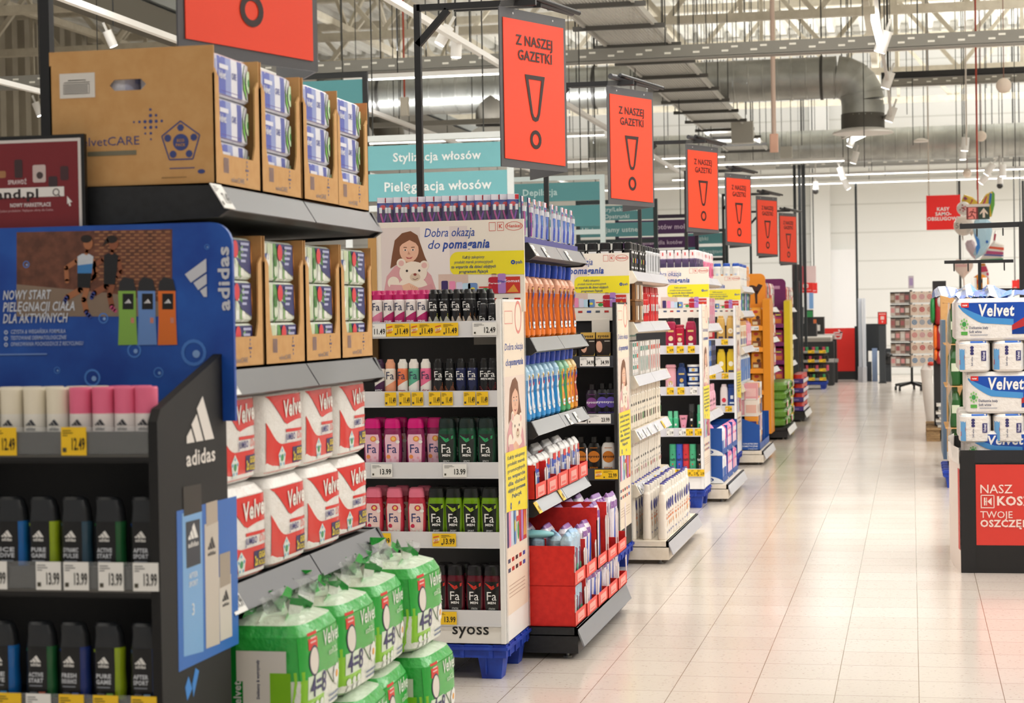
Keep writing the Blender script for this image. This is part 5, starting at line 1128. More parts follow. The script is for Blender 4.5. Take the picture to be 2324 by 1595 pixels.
mb = MB(); mb.box(-1.62, -1.54, 7.57, 7.574, 1.705, 1.75, '#2e2a70'); mb.box(-1.544, -1.54, 7.57, 8.82, 1.703, 1.728, '#3d3a8a'); f = fr((-1.62, 7.57, 1.705), (1, 0, 0), (0, 0, 1)); mb.ring(f, .05, .022, .012, .015, '#d5d5ea'); mb.text(f, '2=3', .05, .016, .012, '#d5d5ea', .03)
thing('display_tray', 'indigo tray front edge holding the row of toothbrush packs', 'tray', (-1.55, 8.2, 1.705), mb=mb)
def cleaner(liq, top, lab, lab2, cap='#1f47b8'):
    s = [(0, .030, .042, 3), (.01, .035, .048, 3), (.06, .035, .047, 3), (.12, .029, .040, 3), (.17, .033, .045, 3), (.205, .033, .043, 3), (.225, .026, .032, 2.6), (.235, .018, .02, 2.2)]
    mb = MB(); mb.loft(s, liq + '/r16', 22, [liq + '/r16'] * 4 + [top + '/r20'] * 3); f = face_fn(s)
    vs = []; fs = []
    for i in range(11):
        z = .03 + .165 * i / 10; w = .024 - (.006 * math.sin(pi * min(1, max(0, (z - .06) / .12))) if .06 < z < .18 else 0); w *= (.7 if i in (0, 10) else 1)
        for j in range(5): vs.append(f(-w + 2 * w * j / 4, z, .0008))
    for i in range(10):
        for j in range(4): k = i * 5 + j; fs.append((k, k + 1, k + 6, k + 5))
    mb.add(vs, fs, lab, True); mb.disc(f, 0, .165, .014, '#24439c', .0016, 14, .02); mb.disc(f, .004, .152, .011, '#d2303a', .002, 12, .008); mb.rect(f, -.014, -.004, .172, .19, '#f0c63c', .0017); mb.text(f, 'ajax', 0, .118, .014, '#f2ede8' if lab[1] in '67a' else '#8a93a8', .03, 'c', .03, .0016, 0, 0)
    mb.disc(f, .002, .078, .009, lab2, .0016, 10, .014); mb.rect(f, -.02, .02, .035, .06, '#e8d8b8' if lab[1] in '67a' else '#dfe9f2', .0014, 3); mb.rect(f, -.012, .012, .045, .05, lab2, .0018, 2)
    t = thing('cleaner_bottle', 'bottle', 'cleaner bottle', mb=mb); mb = MB(); mb.loft([(.233, .021, .026, 3), (.27, .023, .03, 3), (.285, .022, .029, 3)], cap + '/r22', 18); part('cap', mb, t); return Proto(t)
CL = {'o': cleaner('#f07a22', '#f3b394', '#8c3a1e', '#ee7a34'), 'b': cleaner('#2f93d8', '#a9d2ee', '#dde4f0', '#5aa7d8'), 'g': cleaner('#4aa46a', '#8fcaa4', '#e0a03c', '#c85a2c'), 'y': cleaner('#eca82c', '#f3d890', '#e88a2a', '#c23c22'), 'r': cleaner('#dd8a24', '#f0cf8e', '#a8401e', '#e8742c')}
for i in range(10):
    CL['o'].place((-1.585 + U(-.006, .004), 7.625 + i * .118 + (.03 if i > 5 else 0), 1.313), RAISE + U(-.06, .06) + (.18 if i < 1 else 0), 'orange cleaner bottle with blue cap, %s from the near end of its shelf' % ORD[i], None, 'orange cleaner bottles', (1, 1, 1.10))
    if i < 3: CL['o'].place((-1.69 - i * .1, 7.63, 1.313), RAISE, 'orange cleaner bottle with blue cap, %s behind the first one at the near end' % ORD[i], None, 'orange cleaner bottles', (1, 1, 1.10))
for i, k in enumerate('bbbbbbbggyr'):
    CL[k].place((-1.585 + U(-.006, .004), 7.625 + i * .112, .968), RAISE + U(-.06, .06), '%s cleaner bottle with blue cap, %s from the near end of the third shelf' % ({'b': 'blue', 'g': 'green', 'y': 'yellow', 'r': 'amber'}[k], ORD[i]), None, 'cleaner bottles on the third shelf', (1, 1, 1.0))
CL['b'].place((-1.70, 7.63, .968), RAISE, 'blue cleaner bottle standing directly behind the first of the third shelf', None, 'cleaner bottles on the third shelf')
def redbox(w, d, h, cut, side, name='cardboard_box'):
    """red open-front carton; front at -Y"""
    t = thing(name, 'x', 'cardboard box'); hw = w / 2; th = .004
    mb = MB(); f = fr((0, -d / 2, 0), (1, 0, 0), (0, 0, 1)); mb.slab(f, [(-hw, 0), (hw, 0), (hw, h * cut), (-hw, h * cut)], th, '#ef4a3e'); mb.rect(f, -hw * .6, hw * .6, h * .06, h * cut * .8, '#f2a79c'); mb.rect(f, -hw * .4, hw * .4, h * .1, h * cut * .4, '#ef6a60', .0016)
    for s_ in (-1, 1):
        mb.slab(f, [(s_ * hw, h * cut), (s_ * hw, h * .8), (s_ * (hw - .022), h * .7), (s_ * (hw - .012), h * cut)][::-s_], th, '#f0e4e0'); 
    part('front_wall', mb, t); mb = MB()
    for s_ in (-1, 1): mb.box(s_ * hw - (th if s_ > 0 else 0), s_ * hw + (th if s_ < 0 else 0), -d / 2, d / 2, 0, h * side, 'redcard')
    mb.box(-hw, hw, d / 2 - th, d / 2, 0, h * max(side, .8), 'redcard'); mb.box(-hw, hw, -d / 2, d / 2, 0, th, 'redcard'); part('side_walls', mb, t); return Proto(t)
def soft_pack(name, cat, w, d, h, col, art, top=None, n=5):
    s = [(0, w * .46, d * .42, n), (h * .06, w * .5, d * .5, n), (h * .85, w * .49, d * .48, n), (h * .94, w * .4, d * .3, 4), (h, w * .38, d * .08, 3)]
    mb = MB(); mb.loft(s, col, 18, [col] * 3 + [top or col] * 1); f = face_fn(s); art(mb, f, w, h); return Proto(thing(name, 'pack', cat, mb=mb))
def art_cloth(mb, f, w, h):
    mb.rect(f, -w * .46, w * .46, h * .1, h * .7, '#2f4fb0', .001, 5, 4); mb.rect(f, -w * .46, -w * .1, h * .1, h * .5, '#cfd6e6', .0016, 3, 3); mb.rect(f, -w * .2, w * .46, h * .66, h * .82, '#d8362e', .0014, 4); mb.text(f, 'XXL', w * .12, h * .45, h * .12, '#eef0f8', .03, 'c', w * .5, .002)
    for i in range(3): mb.line(f, [(-w * .3 + i * w * .25, h * .12), (-w * .1 + i * w * .25, h * .5)], .004, '#8fb4d8', .002)
SB0 = redbox(.235, .46, .15, .42, .95); SB = redbox(.235, .46, .15, .42, .42); CLO = soft_pack('cloth_pack', 'cleaning cloths', .105, .05, .155, '#eceae8/k', art_cloth)
for i in range(5):
    y = 7.70 + i * .248; o = (SB if i else SB0).place((-1.745 + i * .002, y, .648 + (0 if i else 0)), RAISE, 'small red box of cleaning cloths, %s from the near end below the blue bottles' % ORD[i], None, 'red boxes of cleaning cloths', (1, 1, 1 + .06 * (i > 1)))
    for j in range(2): CLO.place((-1.565, y - .055 + j * .11, .655), RAISE + U(-.08, .08), 'white and blue cloth pack, %s from the near end in the small red boxes' % ORD[2 * i + j], None, 'cloth packs in red boxes', (1, 1, 1.05 + .1 * (i > 1)))
    CLO.place((-1.64, y, .655), RAISE, 'white cloth pack in the second row of the %s small red box' % ORD[i], None, 'cloth packs in red boxes', (1.9, 1, 1.1 + .1 * (i > 1)))
    if i in (0, 2): CLO.place((-1.73, y, .655), RAISE, 'grey topped cloth pack at the back of the %s small red box' % ORD[i], None, 'cloth packs in red boxes', (1.9, 1.6, 1.1))
# big red boxes on the foot shelf
BB0 = redbox(.255, .60, .165, .34, 1.0); BB = redbox(.255, .60, .165, .34, .34); BB2 = redbox(.255, .60, .27, .2, 1.0); BB3 = redbox(.255, .60, .27, .2, .3)
def art_sponge(mb, f, w, h):
    mb.poly(f, [(-w * .48, h * .1), (-w * .1, h * .1), (w * .15, h * .8), (-w * .3, h * .8)], '#e9e6ee', .001); mb.poly(f, [(-w * .1, h * .1), (w * .25, h * .1), (w * .4, h * .7), (w * .15, h * .8)], '#2b56c0', .0012); mb.poly(f, [(w * .2, h * .1), (w * .34, h * .1), (w * .46, h * .6), (w * .38, h * .75)], '#f2b832', .0016); mb.rect(f, -w * .4, w * .45, h * .74, h * .86, '#8a5aa0', .0018, 3)
def art_glove(mb, f, w, h):
    mb.rect(f, -w * .45, w * .45, h * .55, h * .9, '#b9cfe2', .001, 4); mb.poly(f, [(-w * .3, h * .1), (w * .1, h * .1), (w * .3, h * .6), (-w * .1, h * .65)], '#7d3f5e', .0014); mb.disc(f, w * .12, h * .25, w * .2, '#2f9a70', .0018, 12)
SP_ = soft_pack('sponge_pack', 'sponges', .075, .045, .2, '#e6e0ea/k', art_sponge, '#8d62a4'); GL_ = soft_pack('glove_pack', 'gloves', .075, .05, .2, '#a8c8de/k', art_glove, '#8fb8dc')
for lay, z in ((0, .133), (1, .297)):
    for i in range(5 if lay == 0 else 5):
        y = 7.70 + i * .258; lowcut = lay == 1 and i < 2
        zz = z
        ((BB0 if not i else BB) if not (lay and i > 1) else (BB2 if i == 2 else BB3)).place((-1.655 + (.005 * i), y, zz), RAISE, 'big red box, %s from the near end in the %s layer on the foot shelf' % (ORD[i], ('lower', 'upper')[lay]), None, 'big red boxes on the foot shelf')
        for j in range(3):
            g_ = i < 1; (GL_ if g_ else SP_).place((-1.395, y - .08 + j * .08, zz + .012), RAISE + U(-.2, .2), '%s pack, %s from the near end in the %s red boxes' % ('glove' if g_ else 'sponge', ORD[3 * i + j], ('lower', 'upper')[lay]), None, 'packs in the big red boxes', (1.12, 1, (.78 if lay == 0 else (1.02 if i < 2 else 1.3)) * U(.97, 1.03)))
        if lay:
            for j in range(5): (GL_ if i < 1 else SP_).place((-1.46 - j * .085, y + U(-.01, .01), zz + .012), RAISE * (1 if i else 1.25) + U(-.1, .1), '%s pack, %s behind the front ones in the %s upper red box' % ('glove' if i < 1 else 'sponge', ORD[j], ORD[i]), None, 'packs in the big red boxes', (2.6, 1.2, 1.0 if i < 2 else 1.28))
for i, (c, w) in enumerate((('#7a5f74', 0), ('#5fae8e', 1), ('#8fd0d6', 2))):
    mb = MB(); mb.blob((-1.80 + i * .13, 7.66, .50), .1, .06, .016, c, 12, 6, 2.0, .12); thing('folded_cloth', '%s cloth pack lying on top of the red boxes' % ('mauve', 'sea green', 'light blue')[i], 'cloth', (-1.80 + i * .13, 7.66, .49), mb=mb)

# ------------------------------------------------------------------ black display of hair care
pallet('dark blue plastic pallet under the black hair care display', DX0, DX1, 10.0, 10.5)
cd, cs = charity_display('black hair care display between the orange bottles and the first white end shelf', 10.0, 'blackmetal', [1.185, .878, .580, .20], '#34373d', depth=.46)
for row, pr, lst in ((0, '34.99', ((1337, 'w'), (1369, 'w'))), (1, '22.99', ((1307, 'w'),)), (1, '23.99', ((1361, 'w'),)), (2, '22.99', ((1375, 's'),))):
    for px, kd in lst: price_card(cs[row], kd, pr, .085 if row == 0 else .125, .05, (px2x(px, 10.0), 9.995, (1.185, .878, .580)[row] - .056))
def box_proto(name, cat, w, d, h, col, art):
    mb = MB(); mb.box(-w / 2, w / 2, -d / 2, d / 2, 0, h, col); f = fr((0, -d / 2, 0), (1, 0, 0), (0, 0, 1)); art(mb, f, w, h); return Proto(thing(name, 'box', cat, mb=mb))
def art_dye(mb, f, w, h):
    mb.rect(f, -w / 2, w / 2, h * .78, h, '#c8a24a'); mb.text(f, 'syoss', 0, h * .83, h * .1, '#1d1a16', .02, 'c', w * .75, .002); mb.disc(f, -w * .28, h * .5, w * .2, '#e0ad92', .0012, 18, h * .2); mb.poly(f, [(-w * .5, h * .3), (-w * .02, h * .25), (-w * .12, h * .75), (-w * .5, h * .76)], '#3b241a', .0011); mb.disc(f, -w * .38, h * .52, w * .13, '#e0ad92', .0016, 16, h * .17)
    mb.rect(f, -w * .45, w * .4, h * .03, h * .2, '#c8a24a', .0013); mb.text(f, 'oleo', -w * .12, h * .09, h * .09, '#2a2013', .0, 'c', w * .5, .002); mb.poly(f, [(w * .42, h * .05), (w * .48, h * .3), (w * .3, h * .1)], '#e3c25a', .0018); mb.rect(f, w * .08, w * .45, h * .68, h * .71, '#cfc6b8', .0016)
dye = box_proto('hair_dye_box', 'hair dye', .078, .06, .155, '#2a211c', art_dye)
for i, px in enumerate((1228, 1262, 1296, 1338, 1373)): dye.place((px2x(px, 10.03), 10.06, 1.155), 0, 'brown and gold hair dye box, %s from the left on the black display' % ORD[i], None, 'hair dye boxes')
def hair_bottle(body, cap, lab, ink_, word, w=.034, h=.17):
    s = [(0, w * .8, w * .5, 3), (.008, w, w * .62, 3), (h * .72, w, w * .62, 3), (h * .83, w * .75, w * .5, 2.6), (h * .86, w * .4, w * .4, 2)]
    mb = MB(); mb.loft(s, body + '/r25', 18); f = face_fn(s); mb.disc(f, 0, h * .47, w * .78, lab, .001, 20); mb.text(f, 'syoss', 0, h * .45, .013, ink_, .02, 'c', w * 1.5, .0016); mb.text(f, word, 0, h * .14, .011, lab, .03, 'c', w * 1.1, .001); mb.rect(f, -w * .5, w * .5, h * .7, h * .715, lab, .001, 3); mb.rect(f, -w * .5, w * .5, h * .08, h * .09, '#b9b3aa', .001, 3)
    t = thing('shampoo_bottle', 'bottle', 'hair care', mb=mb); mb = MB(); mb.loft([(h * .85, w * .46, w * .46, 2), (h, w * .44, w * .44, 2)], cap, 16); part('cap', mb, t); return Proto(t)
HB = {'intense': hair_bottle('#2a2030', '#1a1418', '#7a3f86', '#efe9f0', 'INTENSE', .036, .185), 'tube': hair_bottle('#19191c', '#111113', '#5a49a8', '#f4f2f6', 'KERATIN', .038, .19), 'repair': hair_bottle('#1b1917', '#151412', '#d07a1e', '#1a120a', 'REPAIR', .040, .2), 'white': hair_bottle('#efede8', '#1a1a1a', '#d07a1e', '#1a120a', 'REPAIR', .040, .2), 'dark': hair_bottle('#3a3c40', '#2a2a2c', '#8a8d92', '#17181a', 'VOLUME', .040, .2)}
for row, z, lst in ((1, .845, (('intense', 1345, 'dark purple'), ('tube', 1369, 'black'), ('tube', 1389, 'glossy black'))), (2, .547, (('repair', 1252, 'black'), ('repair', 1286, 'black'), ('repair', 1318, 'black'), ('repair', 1348, 'black'), ('white', 1381, 'white'))), (3, .165, (('dark', 1255, 'grey'), ('dark', 1290, 'grey'), ('dark', 1325, 'grey'), ('dark', 1357, 'grey'), ('dark', 1387, 'grey')))):
    for i, (k, px, c) in enumerate(lst): HB[k].place((px2x(px, 10.05), 10.06, z), 0, '%s hair care bottle, %s from left on the %s shelf of the black display' % (c, ORD[i], ('', 'second', 'third', 'bottom')[row]), None, 'hair care bottles on the black display')
# ------------------------------------------------------------------ generic goods for the farther shelves
def bott(name, cat, w, d, h, body, cap, lab=None, neck=.45, caph=.2, marks=(), n=3, wide=False):
    """bottle: half width w, half depth d; marks: (x, z, w, h, colour) in units of w and h, discs when h is 0"""
    hb = h * (1 - caph); s = [(0, w * .9, d * .9, n), (h * .03, w, d, n), (hb * .75, w * .97, d * .97, n), (hb * .93, w * (neck + .25), d * (neck + .25), n), (hb, w * neck, d * neck, 2.2)]
    mb = MB(); mb.loft(s, body + '/r22', 14); f = face_fn(s)
    if lab: mb.rect(f, -w * .7, w * .7, h * .12, h * .55, lab, .0012, 4, 3)
    for x, z, ww, hh, c in marks:
        if hh: mb.rect(f, (x - ww / 2) * w, (x + ww / 2) * w, z * h, (z + hh) * h, c, .0024, 2)
        else: mb.disc(f, x * w, z * h, ww * w, c, .0022, 14, ww * w * 1.15)
    t = thing(name, 'bottle', cat, mb=mb); mb = MB(); k = neck + .06
    if wide: k = .98
    mb.loft([(hb * .985, w * k, d * k, n), (h * .97, w * k * .95, d * k * .95, n), (h, w * k * .8, d * k * .8, n)], cap + '/r28', 14); part('cap', mb, t); return Proto(t)
def boxp(name, cat, w, d, h, col, marks=(), side=None):
    mb = MB(); mb.box(-w / 2, w / 2, -d / 2, d / 2, 0, h, col); f = fr((0, -d / 2, 0), (1, 0, 0), (0, 0, 1)); g = fr((-w / 2, d / 2, 0), (0, -1, 0), (0, 0, 1))
    for x, z, ww, hh, c in marks:
        if isinstance(c, tuple): mb.text(f, c[0], x * w, z * h, hh * h, c[1], .02, 'c', ww * w, .002)
        else: mb.rect(f, (x - ww / 2) * w, (x + ww / 2) * w, z * h, (z + hh) * h, c, .0014); 
        if side and not isinstance(c, tuple): mb.rect(g, d * .1, d * .9, z * h, (z + hh) * h, c, .0014)
    return Proto(thing(name, 'box', cat, mb=mb))
def along(pr, n, y0, dy, z, x, label, group, rz=RAISE, jit=.05, start=0, sc_=None):
    """a row of goods facing the aisle, from near to far"""
    for i in range(n):
        p = pr[i % len(pr)] if isinstance(pr, (list, tuple)) else pr
        p.place((x + U(-.004, .004), y0 + i * dy, z), rz + U(-jit, jit), label % ORD[i + start], None, group, sc_)
# ------------------------------------------------------------------ first white end shelf
W = 'creammetal'; CR_ = '#bcbcc4/r25'
e3, s3 = end_shelf('end_shelf', 'first white end shelf, with black gels on top and milky lotion bottles at its foot', 10.53, [1.645, 1.357, 1.052, .748, .44], W, CR_, length=1.45, top=1.66)
for i, y in enumerate((10.6, 10.8, 11.0, 11.3, 11.6)): rail_card(s3[4], ('w', 'w', 'w', 'y', 'y')[i], '9.99', y, .44); rail_card(s3[3], ('w', 'w', 'w', 'w', 'y')[i], '12.99', y + .03, .748)
axe = [bott('shower_gel', 'shower gel', .032, .021, .165, '#17171a', '#131315', None, .9, .22, ((0, .62, 1.3, .07, '#e6e6e8'), (.1, .3, 1.0, .16, c), (0, .1, 1.2, .06, '#d8d8da')), wide=True) for c in ('#7a3a8a', '#8fb83c', '#e8923a', '#4a6ab8')]
silv = bott('shower_gel', 'shower gel', .028, .019, .165, '#d5d6da', '#2a2c30', None, .9, .16, ((.0, .1, .5, .6, '#2e3036'), (.5, .1, .2, .6, '#8a9cae')), wide=True)
along(axe, 8, 10.60, .085, 1.648, -1.565, 'black shower gel, %s from the near end of the top white shelf', 'black gels on the white shelf')
for i in range(6): axe[0].place((-1.62 - i * .072, 10.60, 1.648), .1 + U(-.1, .1), 'black shower gel with its back to the board, %s from the right' % ORD[i], None, 'black gels on the white shelf')
along(silv, 7, 11.30, .09, 1.648, -1.565, 'silver shower gel, %s from the near end of the top white shelf', 'silver gels on the white shelf')
brn = boxp('gift_box', 'gift box', .15, .16, .115, '#8a5a2c', ((0, .8, 1.0, .2, '#5a3a1c'), (.3, .1, .25, .7, '#e6dfd2'), (-.1, .1, .2, .7, '#c8a070'), (-.38, .1, .1, .7, '#3a2a20')), True)
for i in range(2):
    for j in range(2): brn.place((-1.60, 10.63 + i * .158, 1.36 + j * .118), RAISE, '%s brown gift box in the %s stack on the second white shelf' % (('lower', 'upper')[j], ORD[i]), None, 'brown gift boxes')
    brn.place((-1.78, 10.63 + i * .158, 1.36), RAISE, 'brown gift box behind the %s stack on the second white shelf' % ORD[i], None, 'brown gift boxes')
grc = bott('deodorant_spray', 'deodorant', .03, .03, .175, '#1c1c1e', '#141416', None, .9, .2, ((0, .7, 1.8, .06, '#1f7a5e'), (0, .3, 1.2, .2, '#3a3a3e')), 2, True)
for i in range(3): grc.place((-1.62 - i * .1, 10.98, 1.36), RAISE, 'black can with green band, %s behind the brown gift boxes' % ORD[i], None, 'black cans'); 
brs = boxp('gift_box', 'gift box', .09, .1, .21, '#8a4f2a', ((0, .1, .8, .25, '#2a2320'), (0, .75, .5, .08, '#d8cfc2'))); brs.place((-1.585, 10.96, 1.36), RAISE, 'tall brown gift box with black foot beside the black cans')
red = [bott('shower_gel', 'shower gel', .034, .021, .21, '#cf1620', '#b5121c', None, .9, .15, ((0, .72, 1.2, .05, '#f2e6e4'), (-.1, .3, .9, .2, '#efe3e0'), (.3, .2, .5, .25, '#23304e')), wide=True), bott('deodorant_spray', 'deodorant', .026, .026, .17, '#d81a22', '#c4141c', None, .85, .2, ((0, .3, 1.1, .28, '#efe9e6'), (.2, .2, .6, .1, '#2a2a30')), 2, True)]
along([red[1]], 4, 11.08, .075, 1.36, -1.575, 'short red can, %s from the near end of the second white shelf', 'red cans')
along([red[0]], 7, 11.38, .085, 1.36, -1.585, 'tall red bottle, %s from the near end of the second white shelf', 'tall red bottles')
elx = boxp('toothpaste_box', 'toothpaste', .19, .16, .05, '#ece7df', ((0, .45, .9, .5, '#1f8f7a'), (-.05, .55, .6, .3, ('elmex', '#f2f2ee'))), True)
EL = [boxp('toothpaste_box', 'toothpaste', .05, .16, .062, '#efe9e4', ((0, .55, .75, .35, c), (0, .1, .6, .12, '#c9cfd0'))) for c in ('#1f8f7a', '#e8503a')]
EV = [boxp('toothpaste_box', 'toothpaste', .045, .05, .19, '#efe9e4', ((-.1, .1, .3, .45, c), (.0, .72, .7, .14, c), (.3, .2, .15, .3, '#c9cfd0'))) for c in ('#1f8f7a', '#e8503a')]
mb = MB(); mb.box(-2.0, -1.54, 10.56, 10.564, 1.055, 1.24, '#d8d4ca'); mb.box(-2.0, -1.54, 10.74, 10.744, 1.055, 1.24, '#d8d4ca'); thing('display_tray', 'plain cream side of the tray of toothpaste boxes on the third white shelf', 'tray', (-1.77, 10.65, 1.055), mb=mb)
for i in range(3):
    for j in range(3): EL[0 if i < 2 else 1].place((-1.62, 10.60 + i * .066 + (.02 if i else 0), 1.058 + j * .064), RAISE, 'small toothpaste box in the %s pile, %s level' % (ORD[i], ('lowest', 'middle', 'top')[j]), None, 'small toothpaste boxes')
    elx.place((-1.68, 10.64 + i * .2, 1.252), .0 + (RAISE if i else 0), 'flat toothpaste box lying on the piles, %s from the near end' % ORD[i], None, 'flat toothpaste boxes')
along([EV[0]], 5, 10.92, .07, 1.055, -1.57, 'upright toothpaste box with green print, %s from the near end', 'upright toothpaste boxes'); along([EV[1]], 6, 11.30, .09, 1.055, -1.57, 'upright toothpaste box with red print, %s from the near end', 'upright toothpaste boxes')
lotA = [bott('lotion_bottle', 'lotion', .034, .022, .24, '#efe4d2', '#eadccb', None, .75, .16, ((0, .55, .9, .06, '#3a3a40'), (0, .16, .9, .17, c), (.1, .4, .5, .05, '#8a8f96')), 3, True) for c in ('#5a4632', '#4f8a4a', '#3c3836', '#6e4a3a')]
lotP = bott('lotion_bottle', 'lotion', .034, .022, .235, '#efe4d2', '#c98a94', None, .8, .1, ((0, .5, .9, .06, '#3a3a40'), (0, .16, .8, .15, '#5a4632')), 3, True)
along(lotA, 14, 10.60, .096, .751, -1.58, 'cream lotion bottle, %s from the near end of the fourth white shelf', 'cream lotion bottles on the fourth shelf')
for i in range(12): lotP.place((-1.66 - (i % 2) * .07, 10.63 + i * .1, .76), RAISE + U(-.2, .2), 'pink capped lotion bottle, %s in the rows behind on the fourth white shelf' % ORD[i], None, 'pink capped lotion bottles')
lotB = [bott('lotion_bottle', 'lotion', .035, .022, .25, '#efe6d8', c2, None, .8, .12, ((0, .5, .8, .05, '#4a4a50'), (.1, .2, .7, .1, c), (-.1, .34, .5, .04, '#9a9a9c')), 3, True) for c, c2 in (('#c8604a', '#efe6d8'), ('#8a3a3c', '#efe6d8'), ('#c9788a', '#ecc8c4'), ('#8fa24a', '#efe6d8'))]
along(lotB, 14, 10.60, .096, .443, -1.58, 'cream lotion bottle, %s from the near end of the fifth white shelf', 'cream lotion bottles on the fifth shelf')
along(lotB, 13, 10.62, .1, .443, -1.665, 'cream lotion bottle, %s in the second row of the fifth white shelf', 'cream lotion bottles on the fifth shelf')
nv = bott('lotion_bottle', 'lotion', .036, .024, .27, '#f3eade', '#f1eadf', None, .55, .12, ((0, .62, .62, 0, '#2b2f8a'), (0, .44, .9, .025, '#d99a80'), (-.1, .37, .9, .04, '#e88a5a'), (.1, .25, .5, .08, '#ef9a4a'), (0, .12, .8, .03, '#8a8fb8')), 3)
nvp = Proto(nv.r)
for q, x in enumerate((-1.39, -1.475, -1.56)):
    for i in range(12):
        o = nv.place((x + U(-.005, .005), 10.60 + i * .103, .128), RAISE + U(-.06, .06), 'white body milk bottle, %s from the near end, %s row of the foot shelf' % (ORD[i], ('front', 'middle', 'back')[q]), None, 'white body milk bottles on the foot shelf', (1.08, 1.08, 1.17))
capm = MB(); capm.loft([(.262, .017, .012, 3), (.272, .018, .013, 3), (.276, .014, .009, 3)], '#3b3590/r25', 12)
base = None
for o in [o for o in COL.objects if o.get('group') == 'white body milk bottles on the foot shelf']:
    if base is None: base = link('cap_lid', capm, None, (0, 0, 0)); c = base
    else: c = base.copy(); COL.objects.link(c)
    c.parent = o; c.location = (0, 0, 0)
# ------------------------------------------------------------------ white display with maroon hair care
DX0, DX1 = -2.275, -1.475
pallet('blue plastic pallet under the white display of maroon hair care', DX0, DX1, 13.58, 14.03)
dd, ds = charity_display('white display of maroon, navy and mint hair care bottles', 13.56, '#f1eff0', [1.176, .878, .581, .287], '#d6d4dc', depth=.46)
for row, pr, lst in ((0, '14.99', ((1522, 'y'), (1545, 'y'), (1570, 'y'))), (1, '17.99', ((1521, 'y'), (1545, 'y'), (1574, 'w'))), (2, '21.99', ((1519, 'w'), (1547, 'w'), (1563, 'y'), (1583, 'y'))), (3, '21.99', ((1527, 'y'), (1541, 'y'), (1557, 'y'), (1573, 'y'), (1588, 'y')))):
    for px, kd in lst: price_card(ds[row], kd, pr, .05, .05, (px2x(px, 13.5), 13.553, (1.176, .878, .581, .287)[row] - .055))
mar = bott('shampoo_bottle', 'shampoo', .04, .026, .23, '#a01440', '#241418', None, .55, .1, ((0, .35, .4, 0, '#e8c9a0'), (0, .55, 1.0, .06, '#d8b070'), (0, .06, .8, .14, '#eee6e2')))
mar2 = bott('shampoo_bottle', 'shampoo', .033, .022, .18, '#b81a3c', '#a01634', None, .75, .08, ((0, .4, .4, 0, '#e8c9a0'), (0, .1, 1.0, .18, '#eee6e2'), (0, .58, 1.0, .06, '#d8b070')), 3, True)
for i, (p, px, l) in enumerate(((mar, 1527, 'tall maroon bottle at the left of the top shelf of the maroon hair care display'), (mar2, 1547, 'short red tube between two tall maroon bottles on the hair care display'), (mar, 1572, 'tall maroon bottle at the right of the top shelf of the maroon hair care display'))): p.place((px2x(px, 13.62), 13.62, 1.145), 0, l)
pk = bott('shampoo_bottle', 'shampoo', .04, .026, .19, '#e8aab4', '#e3a2ae', None, .7, .1, ((0, .12, .9, .2, '#efe0e0'), (0, .3, .35, 0, '#d8b070')), 3, True); nvb = bott('shampoo_bottle', 'shampoo', .038, .025, .2, '#1b3a78', '#16305e', None, .5, .12, ((0, .38, .34, 0, '#cfa860'), (0, .58, 1.0, .06, '#c9b070'), (0, .1, .8, .16, '#b9cfe2')))
pk.place((px2x(1525, 13.62), 13.62, .847), 0, 'pale pink shampoo bottle beside the navy one'); nvb.place((px2x(1550, 13.62), 13.62, .847), 0, 'navy shampoo bottle beside the stacked navy jars')
s = [(0, .045, .045, 2.2), (.045, .047, .047, 2.2)]; mb = MB(); mb.loft(s, '#1f3d7c/r25', 18); f = face_fn(s); mb.rect(f, -.03, .03, .01, .035, '#cfe0ee', .001, 5); mb.disc(f, 0, .023, .012, '#d8b060', .002, 12)
t = thing('cream_jar', 'jar', 'cream jar', mb=mb); mb = MB(); mb.loft([(.045, .048, .048, 2), (.06, .048, .048, 2)], '#f0efec', 18); part('lid', mb, t); jar = Proto(t)
for i in range(3): jar.place((px2x(1577, 13.62), 13.63, .847 + i * .064), 0, 'navy and white cream jar, %s of the stack' % ('lowest', 'middle', 'topmost')[i], None, 'stacked navy jars')
mint = bott('hair_spray', 'hair spray', .02, .02, .15, '#4fc08e', '#6fd0a4', None, .8, .3, ((0, .3, .6, .1, '#f2f2ee'), (0, .12, .3, .06, '#d83a4a')), 2); blk = bott('hair_spray', 'hair spray', .022, .022, .2, '#1a1a1c', '#3a3a3c', None, .9, .25, ((0, .4, .6, .08, '#e6e6e6'), (0, .2, .4, .06, '#c8923a')), 2)
for px, p, l in ((1522, mint, 'mint pump bottle at the left of the mint and black sprays'), (1535, mint, 'mint pump bottle left of the pink tube'), (1571, blk, 'black hair spray between the pink tube and the mint can')): p.place((px2x(px, 13.62), 13.62, .55), 0, l)
mint.place((px2x(1589, 13.62), 13.62, .55), 0, 'tall mint can at the right end of the third shelf', None, None, (1, 1, 1.3))
s = [(0, .016, .016, 2), (.02, .016, .016, 2), (.03, .018, .014, 2.4), (.12, .032, .004, 2.6)]; mb = MB(); mb.loft(s, '#ef9fb6/r25', 16); f = face_fn(s); mb.text(f, 'taft', 0, .09, .014, '#26262a', .02, 'c', .03, .001); mb.disc(f, 0, .045, .004, '#d83a4a', .001, 10)
Proto(thing('styling_tube', 'pink styling tube standing between mint and black sprays', 'tube', mb=mb)).place((px2x(1552, 13.62), 13.62, .55))
